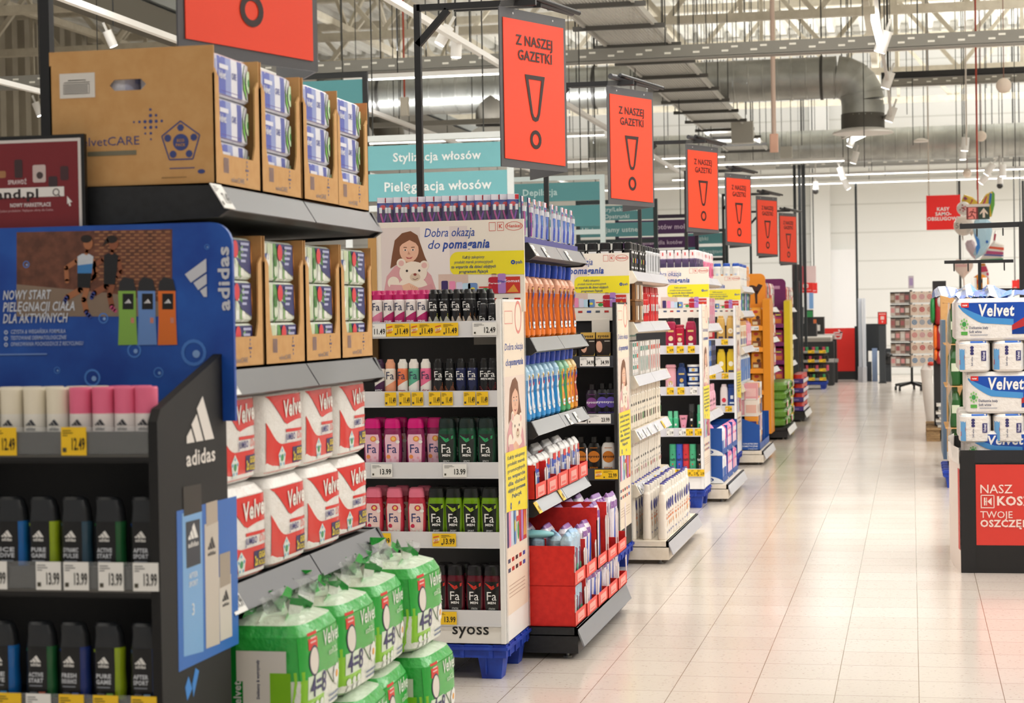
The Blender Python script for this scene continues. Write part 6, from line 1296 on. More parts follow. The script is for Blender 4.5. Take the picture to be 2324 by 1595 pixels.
def can(c):
    s = [(0, .024, .024, 2), (.004, .0255, .0255, 2), (.16, .0255, .0255, 2)]; mb = MB(); mb.loft(s, c + '/r25', 16); f = face_fn(s); K = '#e9e6e2' if c == '#1d1c1c' else '#20222c'; mb.text(f, 'taft', 0, .085, .02, K, .02, 'c', .034, .001); mb.disc(f, 0, .06, .005, '#d8344a' if c != '#1d1c1c' else '#d8923a', .001, 10); mb.disc(f, 0, .13, .004, K, .001, 8)
    for i in range(4): mb.disc(f, 0, .05 - i * .011, .0025, K, .001, 6)
    t = thing('hair_spray', 'can', 'hair spray', mb=mb); mb = MB(); mb.loft([(.158, .0245, .0245, 2), (.2, .0245, .0245, 2), (.204, .022, .022, 2)], c + '/r30', 16); part('cap', mb, t); return Proto(t)
for i, (c, n_, px) in enumerate((('#45ae82', 'mint', 1527), ('#3a5ac4', 'blue', 1542), ('#d8353f', 'red', 1557), ('#4fb98a', 'mint green', 1572), ('#1d1c1c', 'black', 1588))): can(c).place((px2x(px, 13.62), 13.62, .257), 0, '%s hair spray can, %s from left on the bottom shelf of the white display' % (n_, ORD[i]))
DX0, DX1 = -2.345, -1.545
# ------------------------------------------------------------------ second white end shelf
e4, s4 = end_shelf('end_shelf', 'second white end shelf with blue tissue boxes at its foot', 14.05, [1.675, 1.32, .985, .635], W, CR_, length=1.32, top=1.68)
clr = bott('toothbrush_pack', 'toothbrush', .026, .014, .2, '#5a4a6e', '#efe3e4', None, .95, .3, ((0, .8, .3, .12, '#d8363c'), (0, .1, 1.2, .4, '#3f3456')), 4, True); clp = bott('toothbrush_pack', 'toothbrush', .026, .014, .2, '#e77aa0', '#efe3e4', None, .95, .35, ((0, .1, 1.4, .3, '#d8407a'), (0, .78, .8, .12, '#e85a6a')), 4, True)
for i in range(8): clr.place((-1.59 - i * .056, 14.10, 1.678), .0, 'dark toothbrush pack, %s from the right behind the third campaign board' % ORD[i], None, 'dark toothbrush packs')
along([clr], 5, 14.11, .1, 1.678, -1.57, 'dark toothbrush pack facing the aisle, %s from the near end', 'dark toothbrush packs'); along([clp], 7, 14.62, .1, 1.678, -1.57, 'pink toothbrush pack facing the aisle, %s from the near end', 'pink toothbrush packs')
tp = [boxp('toothpaste_box', 'toothpaste', .05, .05, .2, c, ((0, .1, .6, .25, c2), (0, .7, .7, .15, c2))) for c, c2 in (('#8fc0dc', '#f2f0ea'), ('#efa04a', '#2f5fae'), ('#2f9a8e', '#efe8dc'), ('#e99ab4', '#f4e8ea'))]
for i, (k, n_) in enumerate(((0, 'light blue'), (0, 'light blue'), (1, 'orange'), (1, 'orange'), (2, 'teal'), (0, 'light blue'), (2, 'teal'), (3, 'pink'), (3, 'pink'), (3, 'pink'), (3, 'pink'))): tp[k].place((-1.575, 14.12 + i * .112, 1.323), RAISE, '%s toothpaste box, %s from the near end of the second shelf' % (n_, ORD[i]), None, 'upright boxes of the second white end shelf')
sm = [boxp('care_box', 'care product', .055, .05, .2, c, ((0, .2, .6, .2, c2), (0, .6, .8, .2, c2))) for c, c2 in (('#eceaf0', '#4a3a9a'), ('#5fbf8e', '#f0f2ee'), ('#3f74c8', '#e8eef6'), ('#23223a', '#7a7ab0'))]
for i, (k, n_) in enumerate(((0, 'white and violet'), (0, 'white and violet'), (0, 'white and violet'), (1, 'mint green'), (1, 'mint green'), (1, 'mint green'), (2, 'blue'), (2, 'blue'), (3, 'dark navy'), (3, 'dark navy'), (3, 'dark navy'))): sm[k].place((-1.575, 14.12 + i * .112, .988), RAISE, '%s box, %s from the near end of the third shelf' % (n_, ORD[i]), None, 'upright boxes of the second white end shelf')
sw = [bott('soap_bottle', 'soap', .036, .026, .2, c, c, None, .5, .25, ((0, .2, 1.0, .05, '#4a4a50'), (0, .35, .8, .1, c2))) for c, c2 in (('#f0ece4', '#5a5a60'), ('#f2b3c4', '#5a3a48'))]
along([sw[0]], 6, 14.12, .11, .638, -1.575, 'white soap bottle, %s from the near end of the fourth shelf', 'white soap bottles'); along([sw[1]], 5, 14.78, .115, .638, -1.575, 'pink soap bottle, %s from the near end of the fourth shelf', 'pink soap bottles')
def blue_box(w, d, h, cut, text=None):
    t = thing('cardboard_box', 'x', 'cardboard box'); hw = w / 2; BL = '#1250a4'; mb = MB(); mb.slab(fr((-hw, 0, 0), (1, 0, 0), (0, 0, 1)), [(0, 0), (w, 0), (w, h * (1 if cut else .75))] + ([(w * .62, h)] if not cut else []) + [(0, h)], .004, BL); f = fr((-hw, 0, 0), (1, 0, 0), (0, 0, 1))
    if text:
        for i, s_ in enumerate(text): mb.text(f, s_, w * .96, h * (.17 - .075 * i), h * (.045 if i < 2 else .03), '#e6ebf2', .02, 'r')
    else: o_ = w * .60; mb.poly(f, [(o_, 0)] + [(o_ + w * .42 * math.cos(a), h * .3 * math.sin(a)) for a in [pi / 2 * k / 8 for k in range(9)]], '#e9ecf0', .0015); mb.disc(f, o_ + w * .15, h * .13, w * .12, '#123f8a', .002, 20, h * .085); mb.text(f, 'bevola', o_ + w * .15, h * .11, h * .05, '#eef0f4', .02, 'c', w * .19, .003)
    part('front_wall', mb, t); mb = MB(); mb.box(hw - .004, hw, 0, d, 0, h * .2, '#1250a4'); mb.box(-hw, hw, 0, d, 0, .004, '#1250a4'); mb.box(-hw, -hw + .004, 0, d, 0, h, '#1250a4'); mb.box(-hw, hw, d - .004, d, 0, h, '#1250a4'); part('walls', mb, t); return Proto(t)
BX = blue_box(.5, .40, .27, True)
pads = [soft_pack('tissue_pack', 'tissues', .11, .06, .235, c, lambda mb, f, w, h, c2=c2: (mb.rect(f, -w * .4, w * .4, h * .15, h * .5, c2, .001, 3), mb.disc(f, 0, h * .68, w * .25, '#ffffff', .0014, 12)), c) for c, c2 in (('#e8eaf0', '#2a5fb0'), ('#ef8fb8', '#f6d4e0'), ('#e86aa0', '#f4c9da'))]
for j in range(2):
    for q in range(3): BX.place((-1.64, 14.08 + q * .42, .135 + j * .207), 0, '%s blue box of tissues in the %s stack at the shelf foot' % (('lower', 'upper')[j], ORD[q]), None, 'blue boxes of tissues', (1, 1, .755))
    for i in range(10): pads[0 if i < 3 else 1 + i % 2].place((-1.425, 14.14 + i * .122, .142 + j * .207), RAISE + U(-.08, .08), '%s tissue pack, %s from the near end in the %s blue boxes' % ('white and blue' if i < 3 else 'pink', ORD[i], ('lower', 'upper')[j]), None, 'tissue packs in blue boxes', (1, 1, .84))
for i in range(5):
    for j in range(3): pads[1 + (i + j) % 2].place((-1.52 - i * .08, 14.20 + j * .13,   .352), RAISE + U(-.2, .2), 'pink tissue pack in row %s behind, %s from the near end, blue boxes' % (ORD[i], ORD[j]), None, 'tissue packs in blue boxes', (1, 1, .86))
# ------------------------------------------------------------------ white display with golden shampoo
pallet('blue plastic pallet under the white display of golden shampoo', DX0, DX1, 17.02, 17.48)
fd, fs_ = charity_display('white display of golden and yellow shampoo bottles', 17.0, '#f1eff0', [1.174, .869, .573, .28], '#d6d4dc', depth=.46)
for row, lst in ((0, ((1648, 'y'),)), (1, ((1619, 'y'), (1648, 's'))), (2, ((1655, 's'),))):
    for px, kd in lst: price_card(fs_[row], kd, '13.99', .06, .05, (px2x(px, 17.0), 16.993, (1.174, .869, .573)[row] - .055))
gold = bott('shampoo_bottle', 'shampoo', .038, .025, .235, '#d3a85a', '#c89c50', None, .6, .06, ((0, .42, .55, 0, '#f0e2c4'), (0, .42, .2, 0, '#e0902c'), (0, .14, 1.0, .07, '#3a3a5a'))); yel = bott('shampoo_bottle', 'shampoo', .04, .026, .24, '#e8c42c', '#dcb826', None, .6, .06, ((0, .45, .5, 0, '#f6efd8'), (0, .14, 1.1, .07, '#2a3a6a')))
redb = boxp('care_box', 'care product', .09, .05, .16, '#b8202c', ((0, .3, .6, .3, '#e8b8a8'), (0, .75, .8, .1, '#e8d0c8'))); redb.place((px2x(1614, 17.06), 17.06, 1.144), 0, 'dark red box left of the golden shampoo bottles')
for i, px in enumerate((1640, 1662)): gold.place((px2x(px, 17.06), 17.06, 1.144), 0, '%s of two golden shampoo bottles' % ('left', 'right-hand')[i]); yel.place((px2x(px, 17.06), 17.06, .839), 0, '%s of two yellow shampoo bottles' % ('left', 'right-hand')[i])
pw = bott('shampoo_bottle', 'shampoo', .036, .025, .22, '#efe2e2', '#e8d4d6', None, .6, .08, ((0, .35, .5, 0, '#d8304a'), (0, .12, .9, .06, '#3a3a44'))); kid = bott('shampoo_bottle', 'shampoo', .038, .026, .22, '#25458c', '#1c3a7c', None, .7, .1, ((0, .4, .6, .14, '#e8eef4'), (0, .2, 1.0, .07, '#dbe6f2')), 3, True)
pw.place((px2x(1645, 17.06), 17.06, .543), 0, 'white shampoo bottle with red flower left of the navy one'); kid.place((px2x(1663, 17.06), 17.06, .543), 0, 'navy shampoo bottle with a white bath picture')
for i, px in enumerate((1622, 1643, 1663)): blk.place((px2x(px, 17.06), 17.06, .25), 0, 'black capped bottle in the dark bottom shelf, %s from left' % ORD[i], None, 'black capped bottles', (1.4, 1.4, .9))
e5, s5 = end_shelf('end_shelf', 'third white end shelf with paper tissue boxes at its foot', 17.47, [1.65, 1.42, 1.083, .735], W, CR_, length=1.2, top=1.66)
wb = bott('lotion_bottle', 'lotion', .034, .024, .21, '#f0ece6', '#1f4fb0', None, .85, .12, ((0, .3, .9, .05, '#5a6a9a'), (0, .45, .5, .1, '#c9d2e4')), 3, True); ob = bott('lotion_bottle', 'lotion', .034, .024, .2, '#e8a060', '#e8a060', None, .85, .12, ((0, .3, .9, .2, '#f2dcc4'),), 3, True)
for i in range(5): wb.place((-1.58 - i * .085, 17.52, 1.653), 0, 'white bottle with blue cap behind the fourth board, %s from the right' % ORD[i], None, 'white blue capped bottles')
along([wb], 8, 17.53, .115, 1.653, -1.575, 'white bottle with blue cap facing the aisle, %s from the near end', 'white blue capped bottles'); along([ob], 3, 18.42, .11, 1.653, -1.575, 'orange lotion bottle, %s at the far end of the top shelf', 'orange bottles')
for i in range(9): sm[(3, 0, 2, 1)[i % 4]].place((-1.575, 17.53 + i * .135, 1.423), RAISE, '%s box, %s from the near end below the blue capped bottles' % (('navy', 'white', 'blue', 'green')[i % 4], ORD[i]), None, 'upright boxes of the third white end shelf', (1.1, 1, .85))
ora = bott('sun_lotion', 'lotion', .034, .024, .24, '#f0e2c8', '#f0b060', None, .8, .15, ((0, .4, 1.2, .2, '#ef9a5a'), (0, .1, 1.3, .22, '#3f5fb4')), 3, True); pb = soft_pack('cotton_pack', 'cotton pads', .1, .08, .24, '#ef9ab0/k', lambda mb, f, w, h: mb.rect(f, -w * .4, w * .4, h * .2, h * .5, '#f6dbe2', .001, 3)); along([ora], 7, 17.53, .105, 1.086, -1.575, 'cream and orange bottle, %s from the near end of the third shelf', 'cream and orange bottles'); along([pb], 4, 18.27, .12, 1.086, -1.58, 'pink cotton pack, %s from the near end of the third shelf', 'pink cotton packs')
bw = soft_pack('wipes_pack', 'wipes', .12, .05, .27, '#dfe6ee/k', lambda mb, f, w, h: (mb.rect(f, -w * .45, w * .1, h * .1, h * .85, '#2f6ab8', .001, 3, 3), mb.disc(f, w * .2, h * .5, w * .18, '#6fa0d8', .0014, 12))); along([bw], 9, 17.56, .13, .738, -1.58, 'white and blue wipes pack, %s from the near end', 'wipes packs')
BC = blue_box(.52, .60, .34, False, ('CHUSTECZKI', 'KOSMETYCZNE', '2-WARSTWY')); 
for q in range(2): BC.place((-1.64, 17.50 + q * .585, .135), 0, '%s blue tray of paper tissue boxes at the foot shelf' % ('near', 'far')[q], None, 'blue trays of tissue boxes', (1, .95, .9))
tb = [boxp('tissue_box', 'tissues', .125, .12, .15, c, ((0, .2, .7, .5, c2), (0, .0, 1.0, .08, '#efe9e4')), True) for c, c2 in (('#efece6', '#c9c6c0'), ('#e8a2aa', '#efc0c2'), ('#ef9a2a', '#4a3a7a'), ('#efe4da', '#e8b8a8'), ('#3a3f5a', '#8a8fb0'))]
for j in range(4):
    for i in range(4): tb[(i * 2 + j + 1) % 5 if j < 3 else (i + 1) % 4].place((-1.46, 17.60 + i * .135, .142 + j * .152), RAISE, '%s tissue box, column %s from the near end, %s level' % (('white', 'pink', 'orange', 'cream', 'navy')[(i * 2 + j + 1) % 5 if j < 3 else (i + 1) % 4], ORD[i], ORD[j]), None, 'tissue boxes in blue trays')
for j in range(2):
    for i in range(3): tb[(1, 2, 0, 3, 1, 3)[i + j * 3]].place((-1.50 - i * .128 - .08, 17.60, .446 + j * .153), 0, '%s tissue box behind the blue tray front, %s from right, %s level' % (('pink', 'orange', 'white', 'cream', 'pink', 'cream')[i + j * 3], ORD[i], ('lower', 'upper')[j]), None, 'tissue boxes in blue trays')
# ------------------------------------------------------------------ orange pet food display, black end shelf, purple display
def pet_display(label, yf, c1, c2, cside, bag, nm):
    t = thing('product_display', label, 'display', (-1.95, yf + .25, 0)); x0, x1 = -2.3, -1.56
    mb = MB(); mb.box(x0, x1, yf + .44, yf + .46, .1, 1.5, c2); part('back_panel', mb, t)
    mb = MB(); mb.prism([(yf, .1), (yf + .5, .1), (yf + .5, 1.50), (yf + .38, 1.56), (yf, 1.54)], x1, x1 + .075, cside, 'x'); mb.prism([(yf - .002, .1), (yf + .03, .1), (yf + .03, 1.54), (yf - .002, 1.54)], x1 - .004, x1 + .0, c2, 'x'); part('side_panel', mb, t)
    mb = MB(); mb.box(x0 - .03, x0, yf, yf + .46, .1, 1.5, c2); part('side_panel', mb, t)
    mb = MB(); f = fr((x0, yf + .43, 1.3), (1, 0, 0), (0, 0, 1)); w = x1 - x0; mb.slab(f, [(0, 0)] + [(w, 0)] + rrect(0, w, 0, .53, .06, 5)[0:6] + [(0, .53)], .012, c1)
    if nm == 'dog':
        K = '#3a1c12'; mb.disc(f, w * .8, .36, .06, K, .001, 16, .045); mb.poly(f, [(w * .84, .36), (w * .9, .42), (w * .96, .40), (w * .88, .3)], K, .0012); mb.poly(f, [(w * .74, .34), (w * .78, .34), (w * .77, .2), (w * .74, .2)], K, .0012); mb.poly(f, [(w * .84, .34), (w * .88, .34), (w * .88, .2), (w * .85, .2)], K, .0012)
        for i in range(3): mb.rect(f, w * .76, w * .96, .14 - i * .03, .155 - i * .03, '#f4dfc0', .001)
    else: mb.rect(f, w * .6, w * .95, .1, .13, '#e9b9d4', .001); mb.rect(f, w * .6, w * .9, .4, .44, '#d8a0c4', .001)
    part('header_board', mb, t)
    for k, z in enumerate((1.26, 1.03, .80, .57, .34, .12)):
        mb = MB(); mb.box(x0, x1, yf + .01, yf + .44, z - .03, z - .015, c1); mb.box(x0, x1, yf, yf + .012, z - .05, z + .0, c1); sh = part('shelf', mb, t)
        if k < 2 and nm == 'dog': price_card(sh, 'w', '21.99', .1, .045, (px2x(1715, yf), yf - .004, z - .046))
        n = 5
        for i in range(n): bag.place((x1 - .075 - i * .14, yf + .1, z - .012), U(-.1, .1), '%s food bag, %s from the right on the %s shelf of the %s display' % (('yellow dog', 'pink cat')[nm != 'dog'], ORD[i], ORD[k], ('orange', 'purple')[nm != 'dog']), None, '%s food bags' % ('dog', 'cat')[nm != 'dog'], (1, 1, 1 if k else 1.05))
    return t
def art_dog(mb, f, w, h): mb.disc(f, -w * .05, h * .78, w * .2, '#c8402c', .001, 14, h * .08); mb.rect(f, -w * .35, w * .35, h * .1, h * .4, '#8a4a1e', .001, 3); mb.disc(f, w * .12, h * .48, w * .16, '#5a2f18', .0014, 12, h * .1); mb.rect(f, -w * .3, w * .1, h * .12, h * .28, '#e8d8b0', .0018, 2)
def art_cat(mb, f, w, h): mb.rect(f, -w * .4, w * .4, h * .55, h * .85, '#7a2a6a', .001, 3); mb.rect(f, -w * .3, w * .3, h * .1, h * .4, '#ef8a3a', .001, 3); mb.rect(f, -w * .25, w * .25, h * .64, h * .74, '#e8d84a', .0016, 2)
dog = soft_pack('dog_food_bag', 'dog food', .13, .06, .2, '#efa022/k', art_dog, n=3.5); cat = soft_pack('cat_food_bag', 'cat food', .125, .06, .17, '#d23a6a/k', art_cat, n=3.5)
pet_display('orange pet food display with dog picture on the header', 20.42, '#ef9420', '#c77a16', '#e08c12', dog, 'dog')
pet_display('purple cat food display with a yellow flank', 23.85, '#7d2468', '#5e1a4e', '#f0d21c', cat, 'cat')
e6, s6 = end_shelf('end_shelf', 'black end shelf of hanging pet treats with green bags at its foot', 20.95, [1.46, 1.12, .78, .46], 'blackmetal', '#e6e6e6/r25', length=1.25, top=1.75, base_rail=True)
e7, s7 = end_shelf('end_shelf', 'farthest black end shelf with red tins in purple trays', 24.38, [1.46, 1.10, .76], 'blackmetal', '#e6e6e6/r25', length=1.25, top=1.78)
def art_treat(c): return lambda mb, f, w, h: (mb.rect(f, -w * .4, w * .4, h * .15, h * .5, c, .001, 3), mb.disc(f, 0, h * .68, w * .25, '#f4f0ea', .0014, 10))
tr = [soft_pack('pet_treat_pouch', 'pet treats', .1, .03, .2, c, art_treat(c2), n=4) for c, c2 in (('#e07a4a/k', '#f2e6da'), ('#d84a3a/k', '#f0d8c8'), ('#3a3a3c/k', '#c8b89a'), ('#efe6dc/k', '#d85a4a'), ('#c46a8a/k', '#4a8a4a'))]
for u_, (y0, zs, wd) in enumerate(((21.0, (1.47, 1.13, .79, .55), 'first'), (24.44, (1.47, 1.11, .77), 'farthest'))):
    for k, z in enumerate(zs):
        for i in range(8): tr[(i * 2 + k + u_) % 5].place((-1.57, y0 + i * .15, z - (.08 if k == 3 and u_ == 0 else 0)), RAISE + U(-.2, .2), '%s pet treat pouch, %s from near end, %s row, %s pet shelf' % (('orange', 'red', 'black', 'white', 'pink')[(i * 2 + k + u_) % 5], ORD[i], ORD[k], wd), None, 'pet treat pouches', (1.2, 1.2, 1.3))
gb = MB(); s = [(0, .17, .2, 3), (.02, .2, .23, 3), (.07, .205, .235, 3), (.105, .17, .2, 3)]; gb.loft(s, '#5d8f24/k', 20); f = face_fn(s)
gb.rect(f, -.09, .01, .015, .09, '#e8e2d0', .001, 4, 3); gb.rect(f, -.07, -.02, .03, .07, '#2a2a22', .0016, 2); gb.poly(f, [(.04, .01), (.19, .01), (.19, .09), (.12, .09)], '#2f6a1c', .0012); f2 = fr((.206, -.15, .0), (0, 1, 0), (0, 0, 1)); gb.disc(f2, .15, .06, .12, '#f0e8e0', .001, 16, .04); gb.disc(f2, .08, .055, .05, '#e87a6a', .002, 12, .03); gb.disc(f2, .24, .055, .05, '#5fae2c', .002, 12, .03)
GB = Proto(thing('pet_litter_bag', 'bag', 'pet food bag', mb=gb))
for k in range(5):
    for i in range(3): GB.place((-1.56 + U(-.015, .015), 21.18 + i * .40, .135 + k * .098), U(-.08, .08), 'green bag, %s from the near end, %s layer of the pile at the pet shelf' % (ORD[i], ORD[k]), None, 'green bags piled at the pet shelf', (1, .85, .98))
for k in range(4):
    for i in range(2):
        o = thing('cardboard_tray', 'purple tray of red tins, %s from the near end, %s layer' % (ORD[i], ORD[k]), 'cardboard tray', (-1.60, 24.69 + i * .60, .135 + k * .118), 'purple trays of red tins')
        x, y, z = o.location; mb = MB(); mb.box(x - .24, x + .24, y - .3, y - .296, z, z + .06, '#43308a'); mb.box(x + .236, x + .24, y - .3, y + .3, z, z + .05, '#e6e0ea'); mb.box(x - .24, x + .24, y - .3, y + .3, z, z + .004, '#43308a'); f = fr((x - .24, y - .301, z), (1, 0, 0), (0, 0, 1)); mb.rect(f, .2, .42, .02, .035, '#8a7ac0'); part('tray', mb, o)
        for j in range(3):
            mb = MB(); mb.tube([(x + .16 - j * .16, y - .21, z + .005), (x + .16 - j * .16, y - .21, z + .112)], .066, '#d5302c/r25', 14)
            thing('tin', 'red tin at the front of the %s purple tray, %s layer, %s from the right' % (ORD[i], ORD[k], ORD[j]), 'tin', (x + .16 - j * .16, y - .21, z + .005), 'red tins', mb=mb)
        for j in range(3):
            mb = MB(); mb.tube([(x + .16, y - .07 + j * .15, z + .005), (x + .16, y - .07 + j * .15, z + .112)], .066, '#d5302c/r25', 14)
            thing('tin', 'red tin along the aisle side of the %s purple tray, %s layer, %s' % (ORD[i], ORD[k], ORD[j]), 'tin', (x + .16, y - .07 + j * .15, z + .005), 'red tins', mb=mb)
# ------------------------------------------------------------------ category signs over the aisles
def cat_sign(label, Y, x0, x1, rows, ybot, col, frame, ink_, gap):
    """rows: (y top px, y bottom px, text, centre px)"""
    a = PY(x0, rows[0][0], Y); b = PY(x1, rows[-1][1], Y); t = thing('category_sign', label, 'sign', ((a.x + b.x) / 2, Y, b.z))
    mb = MB(); w = .05
    for x in (a.x - w / 2, b.x + w / 2): mb.box(x - w / 2, x + w / 2, Y - .02, Y + .02, b.z - .35, a.z + .05, frame)
    mb.box(a.x, b.x, Y - .02, Y + .02, a.z + .0, a.z + .05, frame); mb.box(a.x, b.x, Y - .02, Y + .02, b.z - .05, b.z, frame)
    part('frame', mb, t)
    for x in (a.x + .2, b.x - .2): mb = MB(); mb.tube([(x, Y, a.z), (x, Y, HZ - .03)], .006, '#33332f', 4); part('suspension_wire', mb, t)
    for yt, yb_, txt, cx in rows:
        p, q = PY(cx, yt, Y), PY(cx, yb_, Y); mb = MB(); mb.box(a.x, b.x, Y - .015, Y + .015, q.z + .02, p.z - .01, col); f = fr((p.x, Y - .015, q.z), (1, 0, 0), (0, 0, 1)); h = p.z - q.z
        for i, s_ in enumerate(txt): mb.text(f, s_, 0, h * (.38 if len(txt) == 1 else .62 - .42 * i), h * (.30 if len(txt) == 1 else .24), ink_, .02, 'c', None, .004)
        part('sign_panel', mb, t)
T1, T2 = '#78bcc4', '#4f8a8e'
cat_sign('big pale turquoise hanging sign for hair care, behind the first black post', 15.5, 795, 1153, ((324, 388, ['Stylizacja włosów'], 992), (388, 458, ['Pielęgnacja włosów'], 994)), 460, T1, '#e6ecec', '#eef4f4', 0)
cat_sign('teal hanging sign between the second and third red signs', 19.5, 1140, 1363, ((414, 462, ['Depilacja'], 1226), (466, 520, ['Kosmetyki'], 1230)), 520, T2, '#c9d6d6', '#b5d0d0', 0)
cat_sign('dark teal hanging sign for mouth care behind the third red sign', 23.0, 1316, 1484, ((465, 503, ['Plastry/Lekarstwa', 'Opatrunki'], 1400), (504, 541, ['Higiena jamy ustnej'], 1386)), 545, T2, '#1d2a2c', '#c6d8d8', 0)
cat_sign('purple hanging sign for cat food behind the fourth red sign', 26.5, 1404, 1578, ((498, 534, ['Karma dla kotów mokra'], 1492), (536, 566, ['Przysmaki dla kotów'], 1492)), 568, '#4a1d58', '#241030', '#d8c4de', 0)
cat_sign('small teal hanging sign behind the fourth red sign', 30.5, 1560, 1646, ((528, 556, ['Gąbki'], 1592), (558, 584, ['Sprzątanie'], 1620)), 586, T2, '#1d2a2c', '#b5d0d0', 0)
cat_sign('dark teal hanging sign glimpsed behind the cardboard trays', 17.5, 640, 826, ((183, 250, ['Mydła'], 700), (252, 330, ['Kąpiel'], 700)), 330, T2, '#1a1c1d', '#9fc0c0', 0)
# ------------------------------------------------------------------ black bin of toilet paper at the right
BXF = PY(2181, 1200, 10.3).x; BY = 10.30; BW = 1.15
def bq(px, py): p = PY(px, py, BY); return p.x, p.z
t = thing('sales_bin', 'black sales bin with red slogan panel holding wrapped toilet paper at the right', 'bin', (BXF + BW / 2, BY + .6, 0))
zt = bq(2181, 1022)[1]; mb = MB()
XP = bq(2213, 1100)[0]; mb.box(BXF, XP, BY, BY + .02, 0, zt, '#141416'); mb.box(XP, BXF + BW, BY, BY + .02, bq(2214, 1050)[1], zt, '#1b1c22'); mb.box(XP, BXF + BW, BY + .004, BY + .02, 0, bq(2214, 1052)[1], '#121213'); part('front_frame', mb, t)
mb = MB(); x0, z1 = bq(2214, 1054); z0 = bq(2214, 1237)[1]; f = fr((x0, BY + .003, z0), (1, 0, 0), (0, 0, 1)); mb.slab(f, [(0, 0), (BXF + BW - x0 - .05, 0), (BXF + BW - x0 - .05, z1 - z0), (0, z1 - z0)], .006, '#d8392e')
g = lambda px, py: (bq(px, py)[0] - x0, bq(px, py)[1] - z0); c = '#f3d9cf'
for s_, px, py, h, b_ in (('NASZ', 2225, 1119, .046, .006), ('KOSZYK', 2263, 1146, .046, .035), ('TWOJE', 2225, 1175, .036, .006), ('OSZCZĘDNOŚCI', 2225, 1195, .036, .035)): a = g(px, py); mb.text(f, s_, a[0], a[1], h, c, b_, 'l', None, .002)
a = g(2227, 1152); k = .066; mb.line(f, [(a[0], a[1]), (a[0] + k, a[1]), (a[0] + k, a[1] + k), (a[0], a[1] + k), (a[0], a[1] - .003)], .005, c, .002); mb.rect(f, a[0] + .014, a[0] + .022, a[1] + .012, a[1] + .054, c, .002); mb.rect(f, a[0] + .026, a[0] + .03, a[1] + .012, a[1] + .054, c, .002); mb.rect(f, a[0] + .014, a[0] + .03, a[1] + .031, a[1] + .035, c, .0022); mb.poly(f, [(a[0] + .032, a[1] + .033), (a[0] + .054, a[1] + .054), (a[0] + .054, a[1] + .012)], c, .002)
part('slogan_panel', mb, t, 'red panel with white slogan')
mb = MB(); pts = [(BXF - .002, BY + .01), (BXF - .03, BY + .25), (BXF - .045, BY + .6), (BXF - .04, BY + 1.0), (BXF - .0, BY + 1.25)]
vs = [(x, y, z) for x, y in pts for z in (.0, zt)]; mb.add(vs, [(2 * i, 2 * i + 1, 2 * i + 3, 2 * i + 2) for i in range(4)], '#efe2d8', True); vs = [(x - .004, y, z) for x, y in pts for z in (zt - .075, zt + .012)]; mb.add(vs, [(2 * i, 2 * i + 1, 2 * i + 3, 2 * i + 2) for i in range(4)], '#f4eee6', True)
vs = [(x - .004, y, z) for x, y in ((BXF - .001, BY + .011), (BXF - .008, BY + .09)) for z in (.12, zt - .1)]; mb.add(vs, [(0, 1, 3, 2)], '#cf3a30'); part('side_wall', mb, t, 'curved white side with a red edge')
mb = MB(); mb.box(BXF + .02, BXF + BW - .01, BY + .03, BY + 1.2, zt - .1, zt - .07, '#2a2a2c'); mb.box(BXF + BW - .02, BXF + BW, BY + .02, BY + 1.25, 0, zt, '#1b1c1e'); mb.box(BXF, BXF + BW, BY + 1.22, BY + 1.25, 0, zt, '#1b1c1e'); part('inner_deck', mb, t)
